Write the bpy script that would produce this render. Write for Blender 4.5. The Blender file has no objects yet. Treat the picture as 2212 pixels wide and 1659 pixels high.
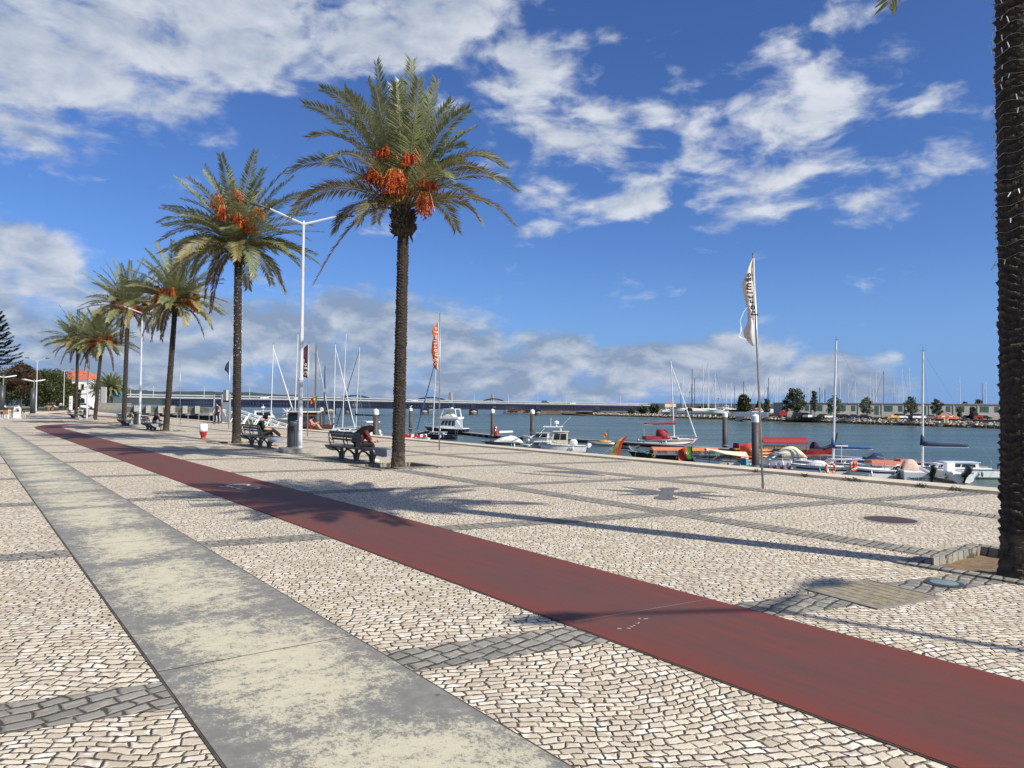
import bpy, bmesh, math, random
from mathutils import Vector, Matrix
R = math.radians
sc = bpy.context.scene
# ------------------------------------------------------------------ camera
EYE = 1.65
cam_d = bpy.data.cameras.new('camera'); cam = bpy.data.objects.new('camera', cam_d)
sc.collection.objects.link(cam); sc.camera = cam
cam_d.sensor_width = 36.0; cam_d.lens = 36.0 * 1597.0 / 2212.0
cam_d.clip_start = 0.05; cam_d.clip_end = 20000
YAW, PITCH, ROLL = R(36.6), R(1.74), R(0.5)
Fv = Vector((math.sin(YAW) * math.cos(PITCH), math.cos(YAW) * math.cos(PITCH), math.sin(PITCH)))
R0 = Vector((math.cos(YAW), -math.sin(YAW), 0)); U0 = R0.cross(Fv)
F0 = Vector((math.sin(YAW), math.cos(YAW), 0))
Rv = math.cos(ROLL) * R0 + math.sin(ROLL) * U0; Uv = -math.sin(ROLL) * R0 + math.cos(ROLL) * U0
m = Matrix((Rv, Uv, -Fv)).transposed().to_4x4(); m.translation = (0, 0, EYE)
cam.matrix_world = m
def ray(px, py):                      # survey helper: photo position -> direction
    return Fv + Rv * ((px - 1106) / 1597.0) + Uv * ((829.5 - py) / 1597.0)
def at(px, py, z=0.0):                # where that sight line meets the level z
    d = ray(px, py); t = (z - EYE) / d.z
    return Vector((d.x * t, d.y * t, z))
def far(px, py, depth):               # point at a given distance along it
    d = ray(px, py); return Vector((d.x * depth, d.y * depth, EYE + d.z * depth))
# ------------------------------------------------------------------ light, sky
SUN_EL = R(39.0); SAZ = math.atan2(0.319, -0.948)
sv = Vector((math.sin(SAZ) * math.cos(SUN_EL), math.cos(SAZ) * math.cos(SUN_EL), math.sin(SUN_EL)))
sun_d = bpy.data.lights.new('sun', 'SUN'); sun_d.energy = 5.0; sun_d.angle = R(0.53); sun_d.color = (1.0, 0.945, 0.86)
sun = bpy.data.objects.new('sun', sun_d); sc.collection.objects.link(sun)
sun.rotation_euler = sv.to_track_quat('Z', 'Y').to_euler(); sun.location = (0, 0, 60)
sc.view_settings.view_transform = 'Standard'; sc.view_settings.look = 'None'
sc.view_settings.exposure = 0.40; sc.view_settings.gamma = 1.0
W = bpy.data.worlds.new('World'); sc.world = W; W.use_nodes = True
wn, wl = W.node_tree.nodes, W.node_tree.links; wn.clear()
def nd(T, t, **k):
    n = T.nodes.new(t)
    for a, b in k.items():
        if a.startswith('i_'): n.inputs[int(a[2:])].default_value = b
        else: setattr(n, a, b)
    return n
def mth(T, op, a, b=None, c=None, clamp=False):
    n = T.nodes.new('ShaderNodeMath'); n.operation = op; n.use_clamp = clamp
    for i, v in enumerate((a, b, c)):
        if v is None: continue
        if isinstance(v, (int, float)): n.inputs[i].default_value = v
        else: T.links.new(v, n.inputs[i])
    return n.outputs[0]
def vmt(T, op, a, b=None):
    n = T.nodes.new('ShaderNodeVectorMath'); n.operation = op
    for i, v in enumerate((a, b)):
        if v is None: continue
        if isinstance(v, (tuple, list)): n.inputs[i].default_value = v
        else: T.links.new(v, n.inputs[i])
    return n.outputs['Value'] if op in ('DOT_PRODUCT', 'LENGTH') else n.outputs[0]
def mixc(T, fac, a, b, mode='MIX'):
    n = T.nodes.new('ShaderNodeMix'); n.data_type = 'RGBA'; n.blend_type = mode
    for i, v in ((0, fac), (6, a), (7, b)):
        if isinstance(v, (int, float)): n.inputs[i].default_value = v
        elif isinstance(v, (tuple, list)): n.inputs[i].default_value = (*v[:3], 1)
        else: T.links.new(v, n.inputs[i])
    return n.outputs[2]
def smooth(T, v, lo, hi, a=0.0, b=1.0):
    n = T.nodes.new('ShaderNodeMapRange'); n.interpolation_type = 'SMOOTHSTEP'
    T.links.new(v, n.inputs[0])
    for i, x in enumerate((lo, hi, a, b)): n.inputs[i + 1].default_value = x
    return n.outputs[0]
def noise(T, vec, scale, detail=4, rough=0.55, dist=0.0):
    n = T.nodes.new('ShaderNodeTexNoise'); n.inputs['Scale'].default_value = scale
    n.inputs['Detail'].default_value = detail; n.inputs['Roughness'].default_value = rough
    n.inputs['Distortion'].default_value = dist
    if vec is not None: T.links.new(vec, n.inputs['Vector'])
    return n
T = W.node_tree
sky = nd(T, 'ShaderNodeTexSky', sky_type='NISHITA', sun_disc=False, sun_elevation=SUN_EL, sun_rotation=SAZ)
sky.altitude = 0; sky.air_density = 1.0; sky.dust_density = 0.3; sky.ozone_density = 2.5
gen = nd(T, 'ShaderNodeTexCoord').outputs['Generated']
sep = nd(T, 'ShaderNodeSeparateXYZ'); wl.new(gen, sep.inputs[0])
az = mth(T, 'ARCTAN2', sep.outputs[0], sep.outputs[1]); el = mth(T, 'ARCSINE', sep.outputs[2])
cmb = nd(T, 'ShaderNodeCombineXYZ'); wl.new(az, cmb.inputs[0]); wl.new(el, cmb.inputs[1])
ae = cmb.outputs[0]
# cloud banks of that day by compass bearing and height: (bearing/height of photo spot, half sizes, weight, greyness)
BL = [(130, 40, 300, 130, 1.45, .38), (430, 80, 270, 75, 1.25, .3), (800, 30, 330, 85, 1.35, .35), (300, 190, 120, 60, .9, .25),
      (40, 210, 120, 90, .8, .4), (1010, 60, 110, 50, .8, .25), (1170, 205, 110, 90, 1.15, .15), (1280, 275, 105, 55, 1.1, .15),
      (1455, 150, 28, 20, .55, 0), (1425, 250, 42, 30, .65, 0), (1520, 300, 55, 30, .75, .05), (1350, 440, 175, 48, 1.1, .12),
      (1170, 410, 75, 40, .7, .1), (1500, 375, 130, 40, .72, .1), (1700, 375, 130, 45, .85, .05), (1830, 440, 220, 45, .8, .1),
      (1130, 500, 85, 22, .55, .1), (1700, 280, 140, 50, .85, .05), (1830, 215, 190, 55, .75, 0), (1760, 110, 170, 80, .6, 0),
      (1960, 360, 140, 35, .62, 0), (1650, 190, 70, 60, .5, 0), (960, 235, 40, 28, .65, .1), (30, 590, 170, 85, 1.0, .55),
      (130, 560, 120, 50, .7, .4), (650, 690, 330, 75, 1.0, .75), (250, 730, 300, 65, .9, .85), (560, 790, 480, 75, 1.0, .95),
      (1000, 745, 140, 50, .9, .6), (1100, 800, 450, 55, 1.15, .8), (1500, 800, 240, 48, .9, .75), (1850, 835, 420, 32, .8, .7),
      (1660, 768, 55, 24, .7, .2), (1940, 768, 36, 20, .7, .1), (1760, 790, 60, 22, .6, .3), (1580, 735, 30, 12, .55, .1),
      (0, 760, 300, 60, .9, .9), (2500, 250, 300, 150, .6, .1), (-400, 100, 300, 250, .8, .3), (-500, 600, 300, 150, .9, .6),
      (900, -420, 700, 200, .8, .3), (2700, 700, 300, 120, .8, .5)]
acc = None; gacc = None
for (px, py, sx, sy, w_, g_) in BL:
    d = ray(px, py).normalized(); a0, e0 = math.atan2(d.x, d.y), math.asin(d.z)
    k = math.cos(math.atan((px - 1106) / 1597.0)) ** 2
    if 1320 < px < 2050 and py < 500: w_ *= .84
    if py > 680 and w_ > .85: w_ *= 1.3
    o = vmt(T, 'SUBTRACT', ae, (a0, e0, 0)); o = vmt(T, 'MULTIPLY', o, (1597 / (sx * k * 1.12), 1597 / (sy * 1.12), 0))
    q = mth(T, 'EXPONENT', mth(T, 'MULTIPLY', vmt(T, 'DOT_PRODUCT', o, o), -1.0))
    acc = mth(T, 'MULTIPLY_ADD', q, w_, acc if acc is not None else 0.0)
    gacc = mth(T, 'MULTIPLY_ADD', q, w_ * g_, gacc if gacc is not None else 0.0)
ovh = smooth(T, sep.outputs[2], 0.66, 0.92, 0.0, 0.85); bhd = vmt(T, 'DOT_PRODUCT', gen, (-Fv.x, -Fv.y, 0)); ovh = mth(T, 'MAXIMUM', ovh, smooth(T, bhd, 0.1, 0.6, 0.0, 0.8))  # unseen cloud added overhead and behind the camera, whitens light in the shadows
acc = mth(T, 'ADD', acc, ovh); gacc = mth(T, 'ADD', gacc, mth(T, 'MULTIPLY', ovh, .25))
stretch = vmt(T, 'MULTIPLY', gen, (1.0, 1.0, 2.1))
warp = noise(T, stretch, 5.0, 3, 0.5)
wv = vmt(T, 'ADD', stretch, vmt(T, 'MULTIPLY', vmt(T, 'SUBTRACT', warp.outputs['Color'], (.5, .5, .5)), (.10, .10, .10)))
n1 = noise(T, wv, 11.0, 10, 0.56).outputs[0]
n2 = noise(T, vmt(T, 'ADD', wv, (0.010, 0.006, -0.024)), 11.0, 6, 0.55).outputs[0]
dens = mth(T, 'ADD', mth(T, 'MULTIPLY', mth(T, 'MINIMUM', acc, 1.25), 0.74), mth(T, 'MULTIPLY', mth(T, 'SUBTRACT', n1, 0.5), 2.5))
cov = smooth(T, dens, 0.33, 0.95)
lit = mth(T, 'ADD', 0.5, mth(T, 'MULTIPLY', mth(T, 'SUBTRACT', n1, n2), 3.4), clamp=True)
grey = mth(T, 'DIVIDE', gacc, mth(T, 'MAXIMUM', acc, 0.15))
shade = mth(T, 'MULTIPLY', mth(T, 'SUBTRACT', 1.0, lit), mth(T, 'ADD', 0.35, mth(T, 'MULTIPLY', grey, 0.8)), clamp=True)
shade = mth(T, 'ADD', shade, mth(T, 'MULTIPLY', grey, mth(T, 'ADD', 0.22, mth(T, 'MULTIPLY', smooth(T, n1, 0.38, 0.66), 0.40))), clamp=True)
ccol = mixc(T, shade, (9.3, 9.7, 10.4), (3.2, 4.2, 6.0))
tint = mixc(T, 1.0, sky.outputs[0], (0.66, 0.94, 1.50), 'MULTIPLY')
tint = mixc(T, smooth(T, el, 0.0, 0.20, 0.8, 0.0), tint, (2.3, 4.5, 9.2))
skyc = mixc(T, mth(T, 'MULTIPLY', cov, 0.93), tint, ccol)
bg = nd(T, 'ShaderNodeBackground'); bg.inputs[1].default_value = 0.062
wl.new(skyc, bg.inputs[0]); wo = nd(T, 'ShaderNodeOutputWorld'); wl.new(bg.outputs[0], wo.inputs[0])
W.cycles.sampling_method = 'MANUAL'; W.cycles.sample_map_resolution = 512
# ------------------------------------------------------------------ materials
def base_mat(name, rough=0.7, metal=0.0, spec=0.5):
    mt = bpy.data.materials.new(name); mt.use_nodes = True
    b = mt.node_tree.nodes['Principled BSDF']
    b.inputs['Roughness'].default_value = rough; b.inputs['Metallic'].default_value = metal
    b.inputs['Specular IOR Level'].default_value = spec
    return mt, mt.node_tree, b
def bump(T_, b, h, strength=0.3, dist=0.01):
    n = T_.nodes.new('ShaderNodeBump'); n.inputs['Strength'].default_value = strength; n.inputs['Distance'].default_value = dist
    T_.links.new(h, n.inputs['Height']); T_.links.new(n.outputs[0], b.inputs['Normal'])
def objc(T_): return T_.nodes.new('ShaderNodeTexCoord').outputs['Object']
def mat(name, col, rough=0.6, metal=0.0, var=0.18, scale=4.0, bmp=0.0, col2=None, spec=0.5):
    mt, t, b = base_mat(name, rough, metal, spec)
    v = objc(t); n = noise(t, v, scale, 5, 0.6)
    c2 = col2 if col2 else tuple(max(0, c * (1 - 2 * var)) for c in col)
    f = smooth(t, n.outputs[0], 0.32, 0.68)
    t.links.new(mixc(t, f, c2, col), b.inputs['Base Color'])
    n3 = noise(t, v, scale * 3.1, 3)
    t.links.new(mth(t, 'ADD', rough - .08, mth(t, 'MULTIPLY', n3.outputs[0], .16)), b.inputs['Roughness'])
    if bmp: bump(t, b, noise(t, v, scale * 6, 4).outputs[0], bmp, 0.01)
    return mt
M = {}
M['white'] = mat('white_paint', (.78, .78, .76), .35, var=.05)
M['gelcoat'] = mat('white_gelcoat', (.80, .80, .78), .25, var=.04, scale=1.5)
M['cream'] = mat('cream_gelcoat', (.72, .66, .50), .35, var=.06)
M['lamp'] = mat('lamp_white_metal', (.52, .54, .56), .35, var=.05)
M['galv'] = mat('galvanised_metal', (.36, .38, .38), .38, .6, var=.12, scale=9)
M['alu'] = mat('mast_aluminium', (.72, .72, .70), .4, .1, var=.08)
M['chrome'] = mat('stainless_rail', (.7, .7, .7), .2, .9, var=.04)
M['darkgrey'] = mat('dark_grey_metal', (.046, .050, .054), .45, var=.12)
M['bench'] = mat('bench_grey_paint', (.050, .056, .062), .38, var=.10)
M['benchlite'] = mat('bench_end_grey', (.24, .27, .30), .35, var=.06)
M['slat'] = mat('dark_slat_wood', (.050, .042, .036), .55, var=.2, scale=12)
M['black'] = mat('black_plastic', (.012, .012, .013), .35, var=.2)
M['rubber'] = mat('black_rubber', (.022, .023, .025), .6, var=.2)
M['navy'] = mat('navy_canvas', (.012, .03, .085), .8, var=.25, scale=14)
M['blue'] = mat('blue_canvas', (.02, .11, .30), .8, var=.25, scale=14)
M['navyhull'] = mat('navy_hull', (.012, .018, .045), .25, var=.1)
M['red'] = mat('red_canvas', (.30, .016, .028), .75, var=.15, scale=8)
M['redpaint'] = mat('red_paint', (.36, .02, .02), .4, var=.15)
M['orange'] = mat('orange_canvas', (.62, .20, .075), .8, var=.10, scale=5)
M['orangeplastic'] = mat('orange_plastic', (.70, .13, .02), .35, var=.12)
M['yellow'] = mat('yellow_plastic', (.55, .33, .03), .4, var=.1)
M['green'] = mat('green_cloth', (.03, .18, .04), .8, var=.12)
M['flagred'] = mat('red_cloth', (.62, .06, .03), .8, var=.12)
M['creamcloth'] = mat('cream_awning', (.74, .66, .46), .8, var=.08)
M['whitecloth'] = mat('white_cover_cloth', (.70, .70, .70), .8, var=.12, scale=3)
M['beigecloth'] = mat('beige_tarp', (.62, .46, .36), .85, var=.12, scale=6)
M['bannerwhite'] = mat('offwhite_banner_cloth', (.62, .56, .50), .85, var=.06, scale=3)
M['bannerorange'] = mat('orange_banner_cloth', (.62, .13, .03), .8, var=.08, scale=3)
M['bannerplum'] = mat('plum_banner_cloth', (.050, .008, .022), .8, var=.1, scale=3)
M['glass'] = mat('dark_window_glass', (.015, .022, .028), .08, var=.1)
M['wood'] = mat('weathered_wood', (.20, .15, .10), .75, var=.2, scale=10, bmp=.3)
M['darkwood'] = mat('dark_brown_ship_timber', (.09, .035, .018), .6, var=.2, scale=6)
M['deckgrey'] = mat('pontoon_deck_boards', (.27, .25, .21), .8, var=.15, scale=7)
M['pile'] = mat('dark_steel_pile', (.035, .035, .036), .6, var=.3, scale=3, col2=(.07, .05, .04), bmp=.3)
M['conc'] = mat('weathered_concrete', (.36, .33, .28), .85, var=.16, scale=3, bmp=.3)
M['concdark'] = mat('stained_concrete', (.22, .20, .165), .9, var=.25, scale=1.5, bmp=.3)
M['kerb'] = mat('cream_limestone_kerb', (.62, .53, .38), .8, var=.10, scale=1.2, bmp=.2)
M['soil'] = mat('sandy_soil', (.22, .145, .075), .95, var=.2, scale=9, bmp=.6)
M['curbstone'] = mat('grey_curbstone', (.235, .22, .19), .85, var=.14, scale=8, bmp=.4)
M['skin'] = mat('skin', (.48, .25, .16), .55, var=.05)
M['hairm'] = mat('dark_hair', (.006, .005, .004), .75, var=.2, scale=30, spec=.15)
M['blackcloth'] = mat('black_cloth', (.010, .010, .012), .85, var=.15, scale=20)
M['plumcloth'] = mat('dark_plum_cloth', (.030, .010, .035), .85, var=.15, scale=20)
M['olivecloth'] = mat('olive_cloth', (.055, .06, .03), .85, var=.15, scale=20)
M['pinkcloth'] = mat('pink_cloth', (.62, .22, .22), .85, var=.1, scale=20)
M['redcloth'] = mat('red_patterned_cloth', (.17, .02, .022), .85, var=.3, scale=24)
M['sagecloth'] = mat('sage_cloth', (.25, .27, .20), .85, var=.1, scale=20)
M['steelblue'] = mat('dark_blue_girder', (.003, .010, .048), .55, var=.15, scale=.4)
M['bridgewhite'] = mat('pale_bridge_rail', (.42, .44, .44), .6, var=.1, scale=.3)
M['roadgrey'] = mat('road_asphalt', (.055, .055, .056), .85, var=.1, scale=.5)
M['terracotta'] = mat('terracotta_roof', (.50, .13, .05), .8, var=.12, scale=2)
M['render'] = mat('white_render_wall', (.80, .79, .76), .8, var=.03, scale=1)
M['bark'] = mat('grey_bark', (.085, .068, .05), .9, var=.25, scale=6, bmp=.5)
M['grass'] = mat('grass_lawn', (.07, .095, .025), .95, var=.3, scale=.7, bmp=.5)
M['greyblock'] = mat('pale_grey_monument', (.42, .42, .41), .75, var=.07, scale=2)
M['carwhite'] = mat('white_car_paint', (.75, .75, .75), .25, var=.03)
M['carsilver'] = mat('silver_car_paint', (.32, .33, .34), .25, .5, var=.04)
M['carblack'] = mat('black_car_paint', (.012, .013, .015), .2, var=.1)
M['carblue'] = mat('dark_blue_car_paint', (.02, .03, .07), .2, var=.1)
M['carred'] = mat('red_car_paint', (.40, .02, .02), .25, var=.1)
M['shutter'] = mat('dark_green_shutter', (.02, .085, .065), .6, var=.12, scale=2)
M['warehouse'] = mat('grey_warehouse_render', (.36, .36, .34), .85, var=.12, scale=.35)
M['ink'] = mat('dark_navy_ink', (.012, .012, .03), .7, var=.1)
M['shadered'] = mat('crimson_hull_paint', (.22, .012, .012), .35, var=.12)
M['salmon'] = mat('salmon_paint', (.60, .21, .12), .5, var=.08)
M['turq'] = mat('turquoise_plastic', (.06, .32, .42), .45, var=.08)
M['fender'] = mat('blue_grey_tube', (.06, .09, .16), .5, var=.1)
def foliage(name, a, b, rough=.55, trans=0.25):
    mt, t, bs = base_mat(name, rough)
    v = objc(t); n = noise(t, v, 1.3, 3); n2_ = noise(t, v, 23.0, 2)
    f = mth(t, 'ADD', mth(t, 'MULTIPLY', n.outputs[0], .7), mth(t, 'MULTIPLY', n2_.outputs[0], .5))
    c = mixc(t, smooth(t, f, .38, .82), a, b)
    t.links.new(c, bs.inputs['Base Color'])
    tr = t.nodes.new('ShaderNodeBsdfTranslucent'); t.links.new(c, tr.inputs[0])
    mx = t.nodes.new('ShaderNodeMixShader'); mx.inputs[0].default_value = trans
    t.links.new(bs.outputs[0], mx.inputs[1]); t.links.new(tr.outputs[0], mx.inputs[2])
    t.links.new(mx.outputs[0], t.nodes['Material Output'].inputs[0])
    return mt
M['frond'] = foliage('palm_leaflets', (.118, .138, .048), (.295, .315, .158), .42, .28)
M['frondold'] = foliage('yellowing_palm_leaflets', (.17, .145, .05), (.31, .27, .12), .5, .2)
M['frondead'] = foliage('dead_palm_leaflets', (.085, .055, .035), (.17, .12, .08), .7, .1)
M['rachis'] = mat('frond_stalk', (.25, .19, .07), .5, var=.15, scale=3)
M['strand'] = mat('orange_date_strands', (.55, .20, .025), .5, var=.12, scale=5)
M['date'] = mat('red_orange_dates', (.32, .022, .010), .45, var=.35, scale=7, col2=(.50, .10, .015))
M['leafdark'] = foliage('dark_green_leaves', (.022, .034, .009), (.072, .086, .022))
M['leafmid'] = foliage('mid_green_leaves', (.040, .054, .013), (.096, .112, .028))
M['leafbrown'] = foliage('brown_red_leaves', (.032, .018, .008), (.090, .052, .020), .6, .15)
M['leafgrey'] = foliage('grey_green_leaves', (.060, .068, .038), (.115, .120, .07))
M['needle'] = foliage('dark_conifer_needles', (.012, .022, .012), (.035, .055, .03), .6, .1)
def trunk_mat():
    mt, t, b = base_mat('palm_trunk_bark', .85)
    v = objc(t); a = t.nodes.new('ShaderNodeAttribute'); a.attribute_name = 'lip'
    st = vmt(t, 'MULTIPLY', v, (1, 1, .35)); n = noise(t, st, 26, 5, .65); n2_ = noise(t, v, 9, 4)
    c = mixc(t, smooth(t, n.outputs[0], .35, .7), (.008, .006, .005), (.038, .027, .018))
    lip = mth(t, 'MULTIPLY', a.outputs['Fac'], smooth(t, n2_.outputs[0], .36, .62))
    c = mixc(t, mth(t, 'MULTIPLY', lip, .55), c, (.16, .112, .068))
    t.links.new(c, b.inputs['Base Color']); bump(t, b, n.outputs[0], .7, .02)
    return mt
M['trunk'] = trunk_mat()
def stone_mat(name, bw, bh, mortar, stone_a, stone_b, stone_c, joint, rot, warp_amt, jit, bmpd, grain=70):
    mt, t, b = base_mat(name, .82, spec=.3)
    g = t.nodes.new('ShaderNodeNewGeometry').outputs['Position']
    mp = t.nodes.new('ShaderNodeMapping'); mp.inputs['Rotation'].default_value[2] = R(rot); t.links.new(g, mp.inputs[0])
    p = mp.outputs[0]
    for sc_, amt, det in ((.62, warp_amt, 1), (1 / (bw * 1.9), jit, 1), (1 / (bw * .42), jit * .30, 2)):
        w = noise(t, g, sc_, det, .5); p = vmt(t, 'ADD', p, vmt(t, 'MULTIPLY', vmt(t, 'SUBTRACT', w.outputs['Color'], (.5, .5, .5)), (amt, amt, 0)))
    def brick(mo, sm):
        n = t.nodes.new('ShaderNodeTexBrick'); n.offset = .43; n.offset_frequency = 2; n.squash = 1.25; n.squash_frequency = 3
        for k_, v in (('Scale', 1.0), ('Mortar Size', mo), ('Mortar Smooth', sm), ('Bias', 0.0), ('Brick Width', bw), ('Row Height', bh)): n.inputs[k_].default_value = v
        n.inputs['Color1'].default_value = (0, 0, 0, 1); n.inputs['Color2'].default_value = (1, 1, 1, 1); n.inputs['Mortar'].default_value = (.5, .5, .5, 1)
        t.links.new(p, n.inputs['Vector']); return n
    bk = brick(mortar, .55); bk2 = brick(mortar * 2.6, 1.0)
    gr = noise(t, g, grain, 4, .65); gr2 = noise(t, g, 24, 3, .6); big = noise(t, g, .35, 3); mid = noise(t, g, 6.5, 2)
    rnd = bk.outputs['Color']
    c = mixc(t, rnd, stone_a, stone_b)
    c = mixc(t, smooth(t, mid.outputs[0], .54, .66), c, stone_c)
    st_ = noise(t, g, 1.7, 4, .65); c = mixc(t, smooth(t, st_.outputs[0], .56, .74, 0, .32), c, (.30, .235, .165))
    c = mixc(t, smooth(t, gr.outputs[0], .5, .8, 0, .38), c, tuple(x * .55 for x in stone_a))
    c = mixc(t, smooth(t, gr2.outputs[0], .52, .78, 0, .30), c, tuple(x * .70 for x in stone_b))
    c = mixc(t, smooth(t, big.outputs[0], .42, .75, 0, .20), c, tuple(x * .62 for x in stone_a))
    jv = mth(t, 'ADD', bk2.outputs['Fac'], mth(t, 'ADD', mth(t, 'MULTIPLY', mth(t, 'SUBTRACT', gr2.outputs[0], .5), 1.25), mth(t, 'MULTIPLY', mth(t, 'SUBTRACT', mid.outputs[0], .5), 1.1)))
    jm = smooth(t, jv, .56, .90)
    c = mixc(t, jm, c, mixc(t, gr2.outputs[0], tuple(x * .45 for x in joint), tuple(x * 1.8 for x in joint)))
    t.links.new(c, b.inputs['Base Color'])
    h = mth(t, 'SUBTRACT', mth(t, 'MULTIPLY', gr.outputs[0], .35), bk2.outputs['Fac']); h = mth(t, 'ADD', h, mth(t, 'MULTIPLY', rnd, .25)); bump(t, b, h, .75, bmpd)
    return mt
M['pave'] = stone_mat('limestone_mosaic', .086, .065, .0053, (.67, .59, .45), (.45, .375, .275), (.76, .71, .60), (.050, .039, .027), 27, .58, .078, .011)
M['band'] = stone_mat('granite_setts', .142, .112, .009, (.30, .283, .24), (.195, .188, .162), (.35, .31, .25), (.055, .046, .032), -11, .05, .085, .014, 120)
M['motifstone'] = stone_mat('blue_grey_mosaic', .112, .084, .0075, (.165, .172, .175), (.125, .132, .138), (.19, .19, .185), (.05, .045, .04), 27, .85, .075, .01)
# ------------------------------------------------------------------ builders
COL = sc.collection
class MB:
    """collects shapes, then links them as ONE mesh object"""
    def __init__(s): s.v = []; s.f = []; s.mi = []; s.att = {}
    def add(s, vs, fs, mi=0):
        n = len(s.v); s.v += [tuple(v) for v in vs]
        for f in fs: s.f.append(tuple(i + n for i in f)); s.mi.append(mi)
        return s
    def box(s, c, d, rz=0.0, mi=0, tilt=None):
        x, y, z = d[0] / 2, d[1] / 2, d[2] / 2
        vs = [Vector((a * x, b * y, e * z)) for e in (-1, 1) for a, b in ((-1, -1), (1, -1), (1, 1), (-1, 1))]
        mt = Matrix.Rotation(rz, 3, 'Z')
        if tilt: mt = mt @ Matrix.Rotation(tilt[1], 3, tilt[0])
        return s.add([mt @ v + Vector(c) for v in vs], [(3, 2, 1, 0), (4, 5, 6, 7), (0, 1, 5, 4), (1, 2, 6, 5), (2, 3, 7, 6), (3, 0, 4, 7)], mi)
    def span(s, a, b, mi=0): return s.box([(p + q) / 2 for p, q in zip(a, b)], [abs(q - p) for p, q in zip(a, b)], 0, mi)
    def loft(s, rings, mi=0, cap=True, closed=True):
        n = len(rings[0]); vs = [p for r in rings for p in r]; fs = []
        for i in range(len(rings) - 1):
            for j in range(n if closed else n - 1):
                k = (j + 1) % n; fs.append((i * n + j, i * n + k, (i + 1) * n + k, (i + 1) * n + j))
        if cap and closed: fs.append(tuple(reversed(range(n)))); fs.append(tuple((len(rings) - 1) * n + j for j in range(n)))
        return s.add(vs, fs, mi)
    def tube(s, pts, r, n=8, mi=0, cap=True, ph=0.0):
        pts = [Vector(p) for p in pts]; rs = r if isinstance(r, (list, tuple)) else [r] * len(pts); rings = []
        up = Vector((0, 0, 1))
        for i, p in enumerate(pts):
            t = (pts[min(i + 1, len(pts) - 1)] - pts[max(i - 1, 0)]).normalized()
            u = t.cross(up)
            if u.length < 1e-3: u = t.cross(Vector((1, 0, 0)))
            u.normalize(); w = t.cross(u)
            rings.append([p + rs[i] * (math.cos(6.2832 * j / n + ph) * u - math.sin(6.2832 * j / n + ph) * w) for j in range(n)])
        return s.loft(rings, mi, cap)
    def lathe(s, prof, n=16, c=(0, 0, 0), mi=0, cap=True):
        c = Vector(c)
        return s.loft([[c + Vector((r * math.cos(6.2832 * j / n), r * math.sin(6.2832 * j / n), z)) for j in range(n)] for r, z in prof], mi, cap)
    def prism(s, poly, z0, z1, mi=0):
        return s.loft([[(x, y, z0) for x, y in poly], [(x, y, z1) for x, y in poly]], mi)
    def plate(s, pts, th, mi=0):            # thick flat shape in any plane
        pts = [Vector(p) for p in pts]; nn = (pts[1] - pts[0]).cross(pts[2] - pts[1]).normalized() * th / 2
        return s.loft([[p - nn for p in pts], [p + nn for p in pts]], mi)
    def ball(s, c, r, mi=0, n=8, m_=6, sq=(1, 1, 1)):
        c = Vector(c); rings = []
        for i in range(1, m_):
            a = math.pi * i / m_
            rings.append([c + Vector((sq[0] * r * math.sin(a) * math.cos(6.2832 * j / n), sq[1] * r * math.sin(a) * math.sin(6.2832 * j / n), -sq[2] * r * math.cos(a))) for j in range(n)])
        return s.loft(rings, mi)
    def ob(s, name, mats, parent=None, smooth=False):
        me = bpy.data.meshes.new(name); me.from_pydata(s.v, [], s.f)
        for k in (mats if isinstance(mats, (list, tuple)) else [mats]): me.materials.append(M[k] if isinstance(k, str) else k)
        if any(s.mi): me.polygons.foreach_set('material_index', s.mi)
        if smooth: me.polygons.foreach_set('use_smooth', [True] * len(s.f))
        for k, vals in s.att.items():
            a = me.attributes.new(k, 'FLOAT', 'POINT'); a.data.foreach_set('value', vals)
        me.update()
        o = bpy.data.objects.new(name, me); COL.objects.link(o)
        if parent: o.parent = parent
        return o
def tag(o, label, cat, group=None, kind=None):
    if label: o['label'] = label
    if cat: o['category'] = cat
    if group: o['group'] = group
    if kind: o['kind'] = kind
    return o
def thing(name, label, cat, loc=(0, 0, 0), rz=0.0, group=None):
    o = bpy.data.objects.new(name, None); COL.objects.link(o); o.empty_display_size = .2
    o.location = loc; o.rotation_euler = (0, 0, rz)
    return tag(o, label, cat, group)
def struct(mb, name, mats, smooth=False, label=None):
    o = mb.ob(name, mats, None, smooth); o['kind'] = 'structure'
    if label: o['label'] = label
    return o
def copy_tree(o, parent=None):
    c = o.copy(); COL.objects.link(c)
    if parent: c.parent = parent
    for ch in list(o.children): copy_tree(ch, c)
    return c
def text_mesh(body, size, name, mt, parent, loc, rot, th=0.004, align='CENTER', sx=1.0, bold=0.0):
    cu = bpy.data.curves.new(name, 'FONT'); cu.body = body; cu.size = size; cu.extrude = th; cu.align_x = align; cu.align_y = 'CENTER'; cu.resolution_u = 3; cu.offset = bold
    t = bpy.data.objects.new(name, cu); COL.objects.link(t); bpy.context.view_layer.update()
    me = bpy.data.meshes.new_from_object(t.evaluated_get(bpy.context.evaluated_depsgraph_get()))
    bpy.data.objects.remove(t); me.materials.clear(); me.materials.append(M[mt])
    o = bpy.data.objects.new(name, me); COL.objects.link(o); o.parent = parent; o.location = loc; o.rotation_euler = rot; o.scale = (sx, 1, 1)
    return o
WZ = -4.0; FZ = -1.6        # river level at low tide; far bank level
def kx(y): return 17.15 + .021 * (y - 8)     # outer face of the quay edge
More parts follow.
